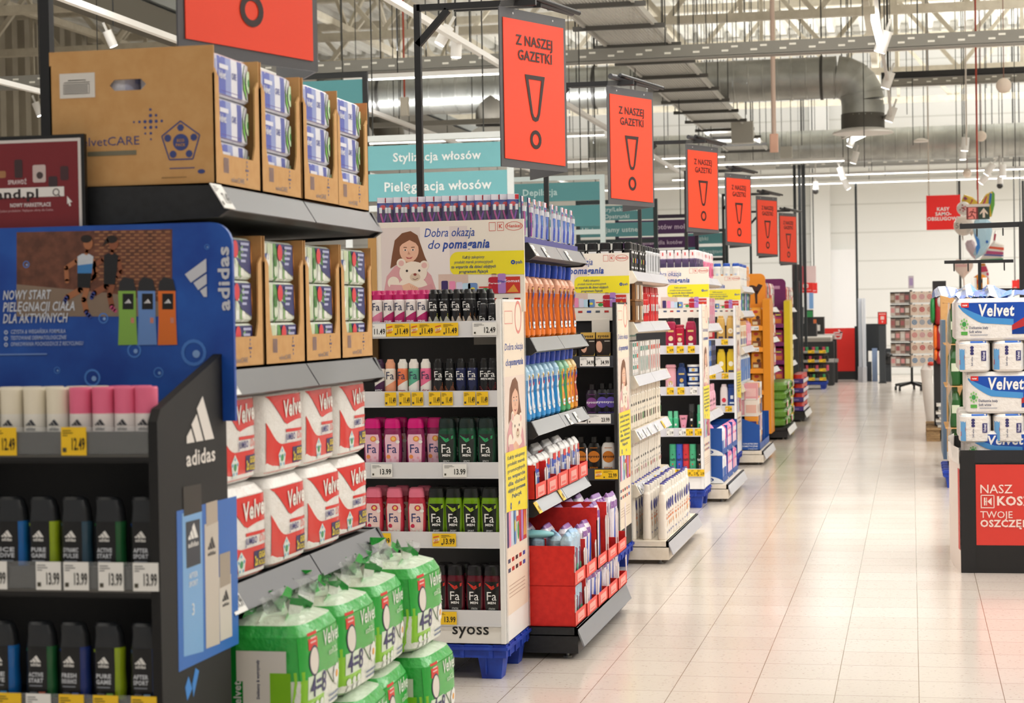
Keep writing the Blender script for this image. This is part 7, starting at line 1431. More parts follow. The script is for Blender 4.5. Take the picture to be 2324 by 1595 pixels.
def big_pack():
    w, d, h = .30, .19, .21; s = [(0, w * .95, d * .93, 8), (.012, w, d, 8), (h - .02, w, d, 8), (h, w * .94, d * .9, 7)]; mb = MB(); mb.loft(s, '#efeae4/k', 40); f = face_fn(s); B1, B2, B3 = '#1f4fb0/r20', '#4c96d6/r20', '#123c8e/r20'
    def area(lo, up, x0, x1, m, l, n=14):
        vs = []; fs = []
        for i in range(n + 1):
            x = x0 + (x1 - x0) * i / n; t_ = i / n; vs += [f(x, lo(t_), l), f(x, (lo(t_) + up(t_)) / 2, l), f(x, up(t_), l)]
        for i in range(n):
            for j in range(2): k = i * 3 + j; fs.append((k, k + 3, k + 4, k + 1))
        mb.add(vs, fs, m, True)
    area(lambda t_: .205 - .1 * min(1, t_ * 3.2) ** .6 - .03 * t_, lambda t_: .188, -.285, .13, B1, .0012); area(lambda t_: .17 - .075 * min(1, t_ * 2.5) ** .7 - .02 * t_, lambda t_: .18 - .055 * min(1, t_ * 2) ** .8 - .02 * t_, -.28, .06, B2, .0016)
    area(lambda t_: .03, lambda t_: .188, .05, .13, B3, .0011, 4); area(lambda t_: .05 + .02 * t_, lambda t_: .075 + .04 * t_, .05, .13, '#b8272c', .002, 4)
    mb.text(f, 'Velvet', -.045, .122, .058, '#f4f4f2', .03, 'c', .22, .003, .1); mb.rect(f, -.262, -.215, .165, .188, '#e02f2c', .0024, 3); mb.text(f, 'new', -.2385, .172, .011, '#ffffff', .02, 'c', .03, .003)
    for k in range(8): mb.disc(f, -.245 + .021 * math.cos(k * pi / 4), .082 + .023 * math.sin(k * pi / 4), .006, '#8fc87a', .002, 8)
    mb.disc(f, -.245, .082, .013, '#3fa04c', .0024, 12); mb.rect(f, -.265, -.225, .028, .045, '#5aae4a', .002, 2)
    mb.text(f, 'Delikatnie biały', -.155, .058, .0125, '#23305e', .012, 'c', .118, .002); mb.text(f, 'Soft white', -.176, .038, .0125, '#23305e', .012, 'c', .077, .002); mb.rect(f, -.21, -.1, .026, .029, '#8a90a0', .002, 3)
    mb.text(f, 'ecoROLL', .21, .135, .02, '#2a3a4a', .02, 'c', .1, .002); mb.rect(f, .165, .25, .1, .108, '#2b3a7a', .002, 2); mb.rect(f, .175, .27, .04, .09, '#2f2f74', .002, 2); mb.rect(f, .16, .2, .03, .08, '#7ac04a', .0024, 2); mb.text(f, '4=8', .2, .055, .022, '#ffffff', .03, 'c', .06, .003); mb.rect(f, .16, .27, .17, .178, '#e0564a', .002, 2)
    return Proto(thing('toilet_paper_pack', 'pack', 'toilet paper', mb=mb))
def row_pack():
    w, d, h = .085, .19, .185; s = [(0, w * .9, d * .93, 5), (.012, w, d, 5), (h - .02, w, d, 5), (h, w * .9, d * .9, 5)]; mb = MB(); mb.loft(s, '#efe9e2/k', 24); f = face_fn(s)
    mb.rect(f, -.076, -.05, .012, .172, '#6aa8dc/r20', .0012, 3, 3); mb.poly(f, [(-.075, .04), (-.05, .075), (-.05, .1), (-.075, .07)], '#b03038', .002); mb.rect(f, .035, .06, .065, .125, '#33306e', .0014, 2, 2); mb.text(f, 'Velvet', .054, .07, .015, '#eceaf2', .02, 'l', .05, .002, 0, pi / 2)
    for k in range(3): mb.disc(f, -.012, .145 - k * .018, .0095, '#37356e', .0014, 12)
    mb.text(f, 'Soft white', -.008, .035, .009, '#37406e', .01, 'l', .055, .002, 0, pi / 2); mb.rect(f, -.02, .06, .172, .183, '#2a66c0', .0016, 3)
    return Proto(thing('toilet_paper_pack', 'pack', 'toilet paper', mb=mb))
BP, RW = big_pack(), row_pack(); xl = BXF - .02
zz = zt - .07
for k, (kind, h) in enumerate((('A', .105), ('B', .155), ('A', .222), ('B', .165), ('A', .225))):
    word = ('lowest', 'second', 'third', 'fourth', 'top')[k]
    if kind == 'A':
        for i in range(2):
            for b in range(2): BP.place((xl + .255 + i * .505 + (.05 if k == 2 else 0) + (.04 if k == 0 else 0), BY + .25 + b * .44, zz), U(-.03, .03), 'blue and white toilet paper pack, %s %s, %s layer over the black bin' % (('left', 'right-hand')[i], ('front', 'back')[b], word), None, 'big toilet paper packs in the bin', (.83, 1, h / .21 if k else .8))
    else:
        for i in range(6):
            RW.place((xl + .085 + i * .172 + .02, BY + .24, zz), U(-.02, .02), 'roll stack seen end-on, %s from the left in the %s layer over the black bin' % (ORD[i], word), None, 'end-on roll packs in the bin', (1, 1, h / .185))
            RW.place((xl + .085 + i * .172 + .02, BY + .66, zz), pi / 2 * 2, 'roll stack turned away, %s from the left at the back of the %s layer' % (ORD[i], word), None, 'end-on roll packs in the bin', (1, 1, h / .185))
    zz += h + .001
ztop = zz; random.seed(21)
for i, (px, w, col) in enumerate(((2168, .2, '#2a62c0'), (2195, .26, '#1f4fb0'), (2235, .25, '#3f86d0'), (2285, .24, '#2a62c0'))):
    x = PY(px, 660, BY + .25).x; mb = MB(); pts = []; n = 8
    for r in range(4):
        for j in range(n + 1): pts.append((x + w * (j / n - .5) * (1 + .1 * r) + U(-.012, .012), BY + .12 + r * .1 + U(-.02, .02), ztop + (.005, .05, .04, .006)[r] * (1.35 if j in (1, 2) else .8) + U(-.012, .016)))
    fs = [(r * (n + 1) + j, r * (n + 1) + j + 1, (r + 1) * (n + 1) + j + 1, (r + 1) * (n + 1) + j) for r in range(3) for j in range(n)]
    for k, q in enumerate(fs): mb.add([pts[z] for z in q], [(0, 1, 2, 3)], ('film', col + '/k', col + '/k', '#e3e8f0/k', col + '/k')[(k * 3 + k // 4) % 5], True)
    thing('crumpled_wrap', 'crumpled blue printed wrap end lying on the top pack, %s from left' % ORD[i], 'plastic wrap', (x, BY + .25, ztop), 'crumpled wrap ends on the top packs', mb=mb)
mb = MB(); pts = []
for i in range(9):
    z = zt - .05 + (ztop - zt + .03) * i / 8
    for j in range(5): pts.append((xl - .022 + .012 * math.sin(i * 2.2 + j), BY + .03 + j * .2, z))
mb.add(pts, [(i * 5 + j, i * 5 + j + 1, i * 5 + j + 6, i * 5 + j + 5) for i in range(8) for j in range(4)], 'film', True); thing('stretch_wrap', 'clear stretch wrap hanging over the left side of the toilet paper stack', 'plastic wrap', (xl, BY + .4, zt), mb=mb)

# ------------------------------------------------------------------ black rack frame above the stack
RY = 13.2; t = thing('rack_frame', 'black metal garment rack frame behind the toilet paper stack', 'rack', (PY(2321, 700, RY).x, RY, 0)); p = lambda px, py: PY(px, py, RY)
K = '#151517'
for nm, a, b, w in (('post', p(2321, 508), Vector((p(2321, 508).x, RY, 0)), .05), ('arm', p(2178, 514), p(2340, 508), .035), ('arm', p(2143, 595), p(2300, 592), .022), ('post', p(2223, 594), Vector((p(2223, 594).x, RY, 0)), .022), ('cross_bar', p(2225, 659), p(2324, 659), .03)):
    mb = MB(); mb.bar(a, b, w, K); part(nm, mb, t)
for px, py in ((2217, 519), (2276, 517), (2165, 598), (2197, 598), (2279, 596)):
    mb = MB(); q = p(px, py); mb.tube([q, q + Vector((0, 0, -.045)), q + Vector((.0, -.02, -.05))], .005, K, 5); part('hook', mb, t)
mb = MB(); mb.box(p(2321, 500).x - .3, p(2321, 500).x + .3, RY - .25, RY + .25, 0, .03, K); part('foot_plate', mb, t)
t = thing('white_sleeve', 'two slanted white card holders hanging behind the rack upright', 'card holder', p(2213, 640))
for sx, px in ((-1, 2207), (1, 2230)):
    mb = MB(); q = p(px, 655); mb.slab(fr(q, Vector((.03, .01, 0)), Vector((.02 * sx, 0, 1)).normalized()), [(0, 0), (1, 0), (1, .075), (0, .075)], .006, '#f2efe8'); part('sleeve', mb, t)
# ------------------------------------------------------------------ balloons
YB = 31.0; K_ = 1.0
def bal(label, outline, col, depth=.06, marks=(), tail=None, y=YB):
    """a foil balloon: outline in photo pixels, blown up"""
    P = [PY(a, b, y) for a, b in outline]; c = sum(P, Vector()) / len(P); t = thing('foil_balloon', label, 'balloon', c, 'foil balloons in a cluster'); mb = MB(); n = len(P); vs = []
    prof = ((1.0, 0.0), (.97, .35), (.82, .75), (.5, .97), (.0, 1.0))
    for sg in (-1, 1):
        for k, dd in prof:
            for q in P: v = c + (q - c) * max(k, .03); vs.append(v + Vector((0, sg * dd * depth, 0)))
    m = len(prof)
    for s_ in range(2):
        o = s_ * m * n
        for k in range(m - 1):
            for i in range(n):
                q = (o + k * n + i, o + k * n + (i + 1) % n, o + (k + 1) * n + (i + 1) % n, o + (k + 1) * n + i); mb.add([vs[z] for z in q], [(0, 1, 2, 3)], col, True)
        mb.add([vs[o + (m - 1) * n + i] for i in range(n)], [tuple(range(n))], col, True)
    part('envelope', mb, t)
    for i, (pts, cc) in enumerate(marks):
        mb = MB(); Q = [PY(a, b, y) + Vector((0, -depth * 1.06 - .002 * i, 0)) for a, b in pts]; mb.add(Q, [tuple(range(len(Q)))], cc); part('printed_patch', mb, t)
    if tail: a, b = PY(*tail[0], y), PY(*tail[1], y); mb = MB(); mb.tube([a, b], .012, col, 5); mb.tube([b, (b.x + .02, b.y, .35)], .003, '#d9d6cf', 4); part('tail', mb, t)
    return t
def ell(cx_, cy_, rx, ry, n=20): return [(cx_ + rx * math.cos(2 * pi * k / n), cy_ + ry * math.sin(2 * pi * k / n)) for k in range(n)]
def heart(cx_, cy_, w, h, n=28): return [(cx_ + w * 16 * math.sin(a) ** 3 / 16, cy_ - h * (13 * math.cos(a) - 5 * math.cos(2 * a) - 2 * math.cos(3 * a) - math.cos(4 * a)) / 15) for a in [2 * pi * k / n for k in range(n)]]
bal('butterfly balloon with yellow, blue and green wings at the top', [(2219, 466), (2205, 446), (2188, 441), (2182, 455), (2188, 478), (2205, 490), (2220, 492), (2240, 494), (2250, 492), (2257, 465), (2257, 440), (2252, 434), (2238, 440), (2226, 456)], '#d9b53a/r15', .07, [([(2208, 455), (2204, 462), (2198, 470), (2206, 452)], '#a82f2c'), ([(2190, 446), (2196, 452), (2190, 455), (2186, 450)], '#8a2f5c'), ([(2252, 434), (2257, 440), (2257, 465), (2250, 492), (2248, 470), (2250, 450)], '#5a9c34'), ([(2246, 438), (2251, 440), (2248, 462), (2242, 475), (2244, 455)], '#2f6aa8'), ([(2236, 448), (2241, 444), (2236, 460), (2229, 466)], '#b83a5a')], y=31.6)
bal('white round balloon sprinkled with red dots left of the exit sign', ell(2187, 473, 16, 16), '#ded6cf/r15', .09, [(ell(2187 + 9 * math.cos(k * 2.4) * (k / 9), 473 + 10 * math.sin(k * 2.4) * (k / 9), 2, 2, 8), ('#a8323c', '#8a3a2c', '#c05a5a')[k % 3]) for k in range(1, 10)], y=31.3)
bal('silver round balloon printed with the number 50', ell(2187, 512, 23, 23), '#d9cbbf/r12', .12, (), ((2184, 534), (2185, 545)), y=31.0)
t50 = MB(); f = fr(PY(2177, 518, 30.84), (1, 0, 0), (0, 0, 1)); t50.text(f, '50', 0, 0, .085, '#4a4846', 0, 'c'); part('number', t50, [o for o in COL.objects if o.get('label', '').startswith('silver round')][0])
bal('small beige heart balloon behind the silver one', heart(2205, 520, 13, 15), '#cdbba9/r12', .07, (), None, y=31.4)
bal('pale blue bird shaped balloon with a darker wing and star', [(2222, 494), (2240, 496), (2250, 505), (2252, 525), (2246, 555), (2232, 578), (2220, 585), (2212, 590), (2216, 582), (2208, 578), (2217, 572), (2212, 566), (2220, 560), (2210, 535), (2207, 515), (2212, 500)], '#a9c9d9/r12', .1, [([(2211, 530), (2222, 545), (2224, 562), (2216, 580), (2214, 560), (2217, 556)], '#2f7ac8'), ([(2240, 545), (2243, 549), (2241, 553), (2237, 551), (2237, 547)], '#1f5cb0')], y=30.7)
bal('lilac silver heart balloon seen edge on', [(2195, 545), (2206, 543), (2213, 550), (2217, 570), (2214, 590), (2205, 582), (2193, 566), (2190, 553)], '#cdb9c0/r12', .07, y=31.2)
bal('birthday cake slice balloon with striped candle', [(2222, 592), (2236, 570), (2250, 553), (2254, 548), (2256, 528), (2260, 520), (2262, 530), (2259, 549), (2278, 556), (2277, 592)], '#e9e0d6/r12', .06, [([(2246, 559), (2278, 562), (2278, 568), (2243, 564)], '#d8502c'), ([(2240, 569), (2277, 572), (2277, 578), (2236, 576)], '#a83a6a'), ([(2234, 577), (2277, 579), (2277, 582), (2232, 580)], '#4a4a94'), ([(2224, 589), (2276, 586), (2276, 591), (2223, 592)], '#2f8a5a'), ([(2256, 531), (2261, 531), (2258, 546), (2254, 546)], '#a83048')], y=30.9)
bal('pale pink heart balloon under the lower rack arm', heart(2186, 608, 23, 25), '#e6cfc3/r12', .1, [([(2168, 600), (2196, 600), (2193, 606), (2170, 606)], '#d9a9a4')], ((2187, 633), (2188, 648)), y=30.8)
bal('pink polka dot balloon with orange top behind the rack upright', [(2224, 598), (2236, 598), (2243, 612), (2246, 640), (2245, 662), (2222, 662), (2219, 630), (2220, 610)], '#e6dcd8/r12', .08, [([(2221, 606), (2238, 604), (2242, 616), (2220, 619)], '#c8305a'), (ell(2241, 622, 3, 4, 8), '#c83a6a'), (ell(2240, 633, 3, 4, 8), '#c83a6a'), ([(2225, 598), (2235, 598), (2237, 603), (2222, 604)], '#d88a2c')], y=31.2)
bal('round orange balloon with small coloured prints behind the rack upright', ell(2225, 642, 19, 21), '#ee9420/r15', .1, [(ell(2218, 640, 4, 5, 10), '#c2451c'), ([(2222, 634), (2236, 634), (2236, 642), (2222, 642)], '#3a2a1c'), (ell(2236, 650, 5, 6, 10), '#f0c040')], y=30.6)
# exit sign, red checkout signs
YE = 25.4; a, b = PY(2193, 470, YE), PY(2246, 497, YE); t = thing('exit_sign', 'red and green exit sign with running figure and arrow before the balloons', 'sign', ((a.x + b.x) / 2, YE, b.z))
mb = MB(); mb.box(a.x, b.x, YE - .01, YE + .04, b.z, a.z, '#20382c'); f = fr((a.x, YE - .011, b.z), (1, 0, 0), (0, 0, 1)); w, h = b.x - a.x, a.z - b.z
mb.rect(f, 0, w * .5, 0, h, '#7a1f22', .001); mb.rect(f, w * .08, w * .42, h * .04, h * .96, '#f08c84', .002); mb.disc(f, w * .3, h * .78, w * .032, '#7a1f22', .003, 12)
for q in ([(.28, .68), (.22, .42)], [(.28, .65), (.36, .52), (.42, .55)], [(.27, .64), (.18, .62), (.14, .5)], [(.22, .42), (.32, .26), (.35, .06)], [(.22, .42), (.2, .26), (.08, .22)]): mb.line(f, [(x * w, y * h) for x, y in q], w * .045, '#7a1f22', .003)
mb.poly(f, [(w * .75, h * .9), (w * .58, h * .5), (w * .58, h * .36), (w * .7, h * .56), (w * .7, h * .12), (w * .8, h * .12), (w * .8, h * .56), (w * .92, h * .36), (w * .92, h * .5)], '#e6d2c2', .003); part('panel', mb, t)
mb = MB(); mb.box(a.x, b.x, YE - .02, YE + .05, a.z, a.z + .035, '#d9cfc8'); part('housing', mb, t); mb = MB(); mb.tube([((a.x + b.x) / 2, YE, a.z + .03), ((a.x + b.x) / 2, YE, HZ - .03)], .01, '#b0402c', 5); part('cable', mb, t)
YK = 33.5; a, b = PY(2102, 444, YK), PY(2180, 520, YK); t = thing('hanging_sign', 'red hanging sign for the self-service checkouts', 'sign', ((a.x + b.x) / 2, YK, b.z)); mb = MB(); mb.box(a.x, b.x, YK, YK + .03, b.z, a.z, '#fb2320'); f = fr((a.x, YK, b.z), (1, 0, 0), (0, 0, 1)); w, h = b.x - a.x, a.z - b.z
for i, s_ in enumerate(('KASY', 'SAMO-', 'OBSŁUGOWE')): mb.text(f, s_, w * .5, h * (.55 - .14 * i), h * .1, '#ffffff', .025, 'c', None, .004)
part('board', mb, t)
for x in (a.x + .05, b.x - .05): mb = MB(); mb.tube([(x, YK, a.z), (x, YK, HZ - .03)], .008, '#7a7a74', 5); part('suspension_rod', mb, t)
# red card-payment signs
for lab, x0, y0, x1, y1, Y, post in (('nearer red card payment sign above the left checkouts', 1811, 640, 1845, 664, 37.0, 1), ('farther red card payment sign behind the nearer one', 1840, 642, 1855, 665, 38.4, 0), ('small red sign at the right edge behind the rack', 2297, 636, 2310, 657, 37.5, 0), ('second small red sign at the right edge behind the rack', 2308, 634, 2326, 656, 36.8, 0)):
    a, b = PY(x0, y0, Y), PY(x1, y1, Y); t = thing('hanging_sign', lab, 'sign', ((a.x + b.x) / 2, Y, b.z)); mb = MB(); mb.box(a.x, b.x, Y, Y + .03, b.z, a.z, '#ee2f28'); f = fr((a.x, Y, b.z), (1, 0, 0), (0, 0, 1)); w, h = b.x - a.x, a.z - b.z
    if post: mb.poly(f, rrect(w * .34, w * .7, h * .45, h * .82, .02, 3), '#f4e6e2', .003); mb.rect(f, w * .4, w * .64, h * .55, h * .65, '#ee2f28', .005); mb.text(f, 'Płacisz tylko kartą', w * .52, h * .2, h * .09, '#f6e6e4', .02, 'c', w * .72, .004)
    else: mb.rect(f, w * .3, w * .8, h * .2, h * .27, '#f6d8d4', .003)
    part('board', mb, t); mb = MB(); mb.tube([((a.x + b.x) / 2, Y + .015, a.z), ((a.x + b.x) / 2, Y + .015, HZ - .03)], .012, '#3a3a3a', 5); part('suspension_rod', mb, t)
# black square posts with lamp boxes at the checkouts
for i, (px, y0, y1, Y, w, lab) in enumerate(((1942, 420, 852, 39.0, .045, 'tall thin black pole beside the red basket screen'), (1803, 400, 560, 33.0, .05, 'left of the three black hanging poles beside the farthest red sign'), (1814, 400, 700, 34.0, .05, 'middle of the three black hanging poles beside the farthest red sign'), (1824, 400, 640, 35.0, .05, 'right-hand of the three black hanging poles beside the farthest red sign'), (2177, 440, 660, 36.5, .04, 'thin dark pole behind the silver balloons'), (2321, 400, 510, 36.0, .04, 'thin dark pole at the right edge before the back wall'))):
    a, b = PY(px, y0, Y), PY(px, y1, Y); t = thing('checkout_pole', lab, 'pole', (a.x, Y, max(b.z, 0))); mb = MB(); mb.box(a.x - w / 2, a.x + w / 2, Y - w / 2, Y + w / 2, 0, PY(px, 374 + (i in (0, 4, 5)) * 36, Y).z, '#22272a'); part('pole', mb, t)
    if i == 0: mb = MB(); mb.box(a.x - .06, a.x + .06, Y - .06, Y + .06, 0, PY(px, 740, Y).z, '#1b1f22'); part('thick_foot', mb, t)
a = PY(1806, 650, 34.5); t = thing('checkout_lamp', 'dark brown checkout number box on a black upright at the left checkouts', 'checkout sign', (a.x, 34.5, 0)); mb = MB(); mb.box(a.x - .06, a.x + .06, 34.45, 34.55, 0, PY(1806, 600, 34.5).z, '#2b2626'); part('upright', mb, t); mb = MB(); mb.box(a.x - .05, a.x + .1, 34.3, 34.6, PY(1806, 638, 34.5).z, PY(1806, 601, 34.5).z, '#3a2d2d'); part('number_box', mb, t)
a, b = PY(1818, 604, 36.4), PY(1852, 641, 36.4); t = thing('light_box', 'translucent pink and red light box above the card payment sign', 'checkout sign', (a.x, 36.4, b.z)); mb = MB(); mb.box(a.x, a.x + .055, 36.35, 36.6, b.z, a.z, '#b84a52'); part('red_edge', mb, t); mb = MB(); mb.box(a.x + .055, b.x, 36.4, 36.45, b.z, a.z, '#f7dcdc'); part('pale_panel', mb, t); mb = MB(); mb.tube([(a.x + .03, 36.5, a.z), (a.x + .03, 36.5, HZ - .03)], .012, '#3a3a3a', 5); part('rod', mb, t)
# basket screen
Y = 39.4; a, b = PY(1862, 745, Y), PY(1942, 852, Y); t = thing('checkout_screen', 'red partition wall with a white shopping basket symbol at the checkouts', 'partition', ((a.x + b.x) / 2, Y, 0)); z1 = a.z; mb = MB(); mb.box(a.x, b.x, Y, Y + .06, .17, z1, '#f03028'); f = fr((a.x, Y, 0), (1, 0, 0), (0, 0, 1)); q = lambda px, py: (PY(px, py, Y).x - a.x, PY(px, py, Y).z)
for L_ in ([(1893, 755), (1896, 768), (1908, 768), (1911, 753)], [(1892, 755), (1912, 754)], [(1895, 760), (1909, 760)], [(1903, 748), (1909, 756)]): mb.line(f, [q(*p_) for p_ in L_], .028, '#f6d6d2', .004)
for px in (1897, 1906): c_ = q(px, 767); mb.disc(f, c_[0], c_[1], .025, '#f6d6d2', .005, 12)
part('red_panel', mb, t); mb = MB(); mb.box(a.x, b.x + .03, Y - .01, Y + .07, 0, .17, '#232527'); part('black_foot', mb, t)
# counters
def counter(label, x0, x1, y0, y1, h):
    t = thing('checkout_counter', label, 'checkout', ((x0 + x1) / 2, (y0 + y1) / 2, 0)); mb = MB(); mb.box(x0, x1, y0, y1, .05, h - .07, '#2a2a29'); part('body', mb, t); mb = MB(); mb.box(x0, x1 + .04, y0 - .02, y1, h - .03, h, '#e6e2da'); mb.box(x0, x1 + .04, y0 - .03, y1, h - .1, h - .03, '#9a948a'); part('top_rim', mb, t)
    mb = MB(); mb.box(x1, x1 + .1, y0 - .02, y0 + .2, 0, h - .1, '#1f1f20'); part('end_post', mb, t); return t
x = PY(1890, 800, 36.0).x; counter('nearer checkout counter with light top behind the sweets display', x - 2.6, x - .1, 36.6, 37.5, .93); x = PY(1898, 800, 38).x; counter('farther checkout counter in front of the red basket wall', x - 2.6, x - .1, 38.2, 38.8, .95)
for i, (px, Y) in enumerate(((1885, 36.3), (1895, 37.8))):
    a = PY(px, 815, Y); t = thing('bollard', '%s grey capped barrier post at the checkouts' % ('nearer', 'farther')[i], 'post', (a.x, Y, 0)); mb = MB(); mb.box(a.x - .05, a.x + .05, Y - .05, Y + .05, 0, a.z - .06, '#2a2a2b'); part('post', mb, t); mb = MB(); mb.box(a.x - .065, a.x + .065, Y - .065, Y + .065, a.z - .06, a.z + .01, '#a9a7a4'); part('cap', mb, t)
x = PY(1830, 740, 36.9).x; t = thing('cash_register', 'black cash register with a slanted screen on the nearer checkout counter', 'cash register', (x, 36.9, .93)); mb = MB(); mb.box(x - .35, x + .2, 36.75, 37.1, .93, 1.18, '#1f2022'); part('till', mb, t); mb = MB(); mb.prism([(36.8, 1.16), (36.9, 1.16), (37.02, 1.5), (36.96, 1.5)], x - .3, x - .05, '#17181a', 'x'); part('screen', mb, t); mb = MB(); mb.box(x - .02, x + .13, 36.75, 36.8, 1.3, 1.42, '#2f8a4c'); mb.box(x - .03, x + .14, 36.8, 36.83, 1.18, 1.44, '#222325'); part('customer_display', mb, t, 'green lit customer display')
mb = MB(); mb.box(x - .32, x - .26, 36.6, 36.68, .93, 1.72, '#1a1b1d'); part('mast', mb, t)
x = PY(1848, 745, 38.4).x; t = thing('cash_register', 'black cash register with paper slips on the farther checkout counter', 'cash register', (x, 38.4, .95)); mb = MB(); mb.box(x - .2, x + .2, 38.3, 38.6, .95, 1.3, '#2a2724'); part('till', mb, t); mb = MB(); mb.box(x - .1, x + .05, 38.28, 38.3, 1.1, 1.25, '#d8703a'); mb.box(x + .05, x + .12, 38.27, 38.3, 1.02, 1.14, '#ece6dc'); part('slips', mb, t)
a, b = PY(1813, 664, 37.6), PY(1842, 735, 37.6); 
for i, (x0, x1, c_) in enumerate(((0, .06, '#1c2f8c'), (.1, .2, '#dfe6f0'), (.2, .28, '#7aa6d8'))):
    mb = MB(); mb.box(a.x + x0, a.x + x1, 37.6, 37.64, b.z + (.0 if i == 0 else .3), a.z, c_); mb.tube([((2 * a.x + x0 + x1) / 2, 37.62, a.z), ((2 * a.x + x0 + x1) / 2, 37.62, HZ - .03)], .004, '#777777', 4); thing('hanging_banner', ('narrow dark blue banner', 'white printed banner', 'pale blue banner')[i] + ' hanging below the card payment sign', 'banner', (a.x + x0, 37.6, b.z), mb=mb)
# sweets display on a blue pallet
Y = 34.6; a, b = PY(1803, 795, Y), PY(1876, 868, Y); pallet('blue pallet under the sweets display at the checkouts', a.x, b.x, Y, Y + .6)
t = thing('product_display', 'clear four tier display of small cans with yellow price cards at the checkouts', 'display', ((a.x + b.x) / 2, Y + .3, .14)); mb = MB(); mb.box(a.x, b.x, Y + .5, Y + .52, .14, a.z, '#4a4644'); part('back_panel', mb, t)
for k in range(4):
    z = .17 + k * .165; mb = MB(); mb.box(a.x, b.x, Y, Y + .5, z - .012, z, '#cfc8c2'); mb.box(a.x, b.x, Y - .006, Y, z - .012, z + .035, 'acrylic'); sh = part('tier', mb, t)
    for j in range(3): price_card(sh, 'y', '4.99', .12, .055, (a.x + .1 + j * .2, Y - .012, z - .012))
tubs = [(lambda c: (lambda m: (m.tube([(0, 0, 0), (0, 0, .1)], .026, c, 10), Proto(thing('sweets_tub', 'tub', 'sweets', mb=m)))[1])(MB()))(c) for c in ('#2c2624', '#4fae6a', '#d8506a', '#4a3a34', '#1f1d1e')]
for k in range(4):
    for j in range(10): tubs[(j * 3 + k * 7 + j // 3) % 5].place((a.x + .035 + j * .061, Y + .05, .17 + k * .165), 0, 'small sweets tub, %s from left on the %s tier at the checkouts' % (ORD[j], ('lowest', 'second', 'third', 'top')[k]), None, 'sweets tubs')
# security gates, terminal, waste bins
for i, (px, w) in enumerate(((1951, .07), (1960, .05))):
    Y = 38.0 - i * .3; a, b = PY(px, 677, Y), PY(px, 850, Y); t = thing('security_gate', '%s slim white security gate upright beside the red basket wall' % ('left', 'right-hand')[i], 'security gate', (a.x, Y, 0)); mb = MB(); mb.box(a.x - w / 2, a.x + w / 2, Y, Y + .5, 0, a.z, '#dfe3ea'); part('pillar', mb, t); mb = MB(); mb.box(a.x - w * .7, a.x + w * .7, Y - .02, Y + .52, 0, .3, '#cfcfd4'); part('foot', mb, t)
Y = 38.6; a, b = PY(1962, 735, Y), PY(2012, 852, Y); t = thing('waste_station', 'tall black waste station behind the terminal', 'bin', ((a.x + b.x) / 2, Y, 0)); mb = MB(); mb.box(a.x, b.x, Y, Y + .5, .6, a.z, '#24282b'); mb.box(a.x, a.x + .06, Y, Y + .5, 0, .6, '#24282b'); part('cabinet', mb, t)
for i, (px, c_) in enumerate(((1985, '#8fa3c4'), (1972, '#3a3f46'))): q = PY(px, 800, Y - .2); mb = MB(); mb.box(q.x - .05, q.x + .05, Y - .3, Y - .05, 0, PY(px, 790 if i == 0 else 820, Y).z, c_); part('bin_body', mb, t)
q = PY(2015, 790, Y - .5); t = thing('waste_bin', 'black waste bin with a bin bag right of the terminal', 'bin', (q.x, Y - .4, 0)); mb = MB(); mb.box(q.x - .06, q.x + .06, Y - .6, Y - .2, 0, PY(2015, 791, Y - .5).z, '#2e3338'); part('body', mb, t); mb = MB(); mb.blob((q.x + .0, Y - .6, PY(2015, 812, Y - .5).z), .1, .06, .13, '#111214/r20', 12, 8, 2, .1); part('bin_bag', mb, t)
Y = 37.2; a, b = PY(1992, 708, Y), PY(2013, 736, Y); c_ = PY(2001, 853, Y); t = thing('info_terminal', 'black terminal post with a small red sign on top at the exit', 'terminal', (c_.x, Y, 0)); mb = MB(); mb.box(PY(1995, 800, Y).x, PY(2009, 800, Y).x, Y, Y + .12, .02, PY(2001, 740, Y).z, '#3b4045'); mb.box(PY(1993, 800, Y).x, PY(2011, 800, Y).x, Y - .05, Y + .2, 0, .02, '#2a2d30'); part('post', mb, t)
mb = MB(); mb.box(a.x, b.x, Y, Y + .03, b.z, a.z, '#222222'); f = fr((a.x, Y, b.z), (1, 0, 0), (0, 0, 1)); w, h = b.x - a.x, a.z - b.z; mb.rect(f, .01, w - .01, .01, h - .01, '#ee2f28', .002); mb.rect(f, w * .3, w * .7, h * .38, h * .66, '#f6cfca', .004); mb.rect(f, w * .15, w * .85, h * .8, h * .86, '#f6cfca', .004); mb.poly(f, [(w * .4, h * .22), (w * .5, h * .12), (w * .6, h * .22), (w * .5, h * .3)], '#f6cfca', .004); part('sign_plate', mb, t, 'small red sign')
# ------------------------------------------------------------------ greeting card spinner
Y = 33.8; c_ = PY(2070, 880, Y); t = thing('card_spinner', 'revolving greeting card stand on a black five-star base with castors', 'card stand', (c_.x, Y, 0)); CXs = c_.x; ztop = PY(2070, 658, Y).z
mb = MB(); mb.tube([(CXs, Y, .12), (CXs, Y, ztop)], .022, '#1c1c1d', 10); part('pole', mb, t)
for k in range(5):
    a_ = k * 2 * pi / 5 + .2; e_ = (CXs + .31 * math.cos(a_), Y + .31 * math.sin(a_)); mb = MB(); mb.bar((CXs, Y, .14), (*e_, .09), .045, '#1c1c1d'); l_ = part('base_leg', mb, t); mb = MB(); mb.tube([(e_[0] - .02, e_[1], .035), (e_[0] + .02, e_[1], .035)], .035, '#161617', 10); part('castor', mb, l_)
mb = MB(); a, b = PY(2061, 626, Y), PY(2074, 654, Y); mb.box(a.x, b.x, Y, Y + .01, b.z, a.z, '#d9cfdc'); f = fr((a.x, Y, b.z), (1, 0, 0), (0, 0, 1)); mb.rect(f, .02, .08, .05, .18, '#b8a0d0'); part('topper', mb, t)
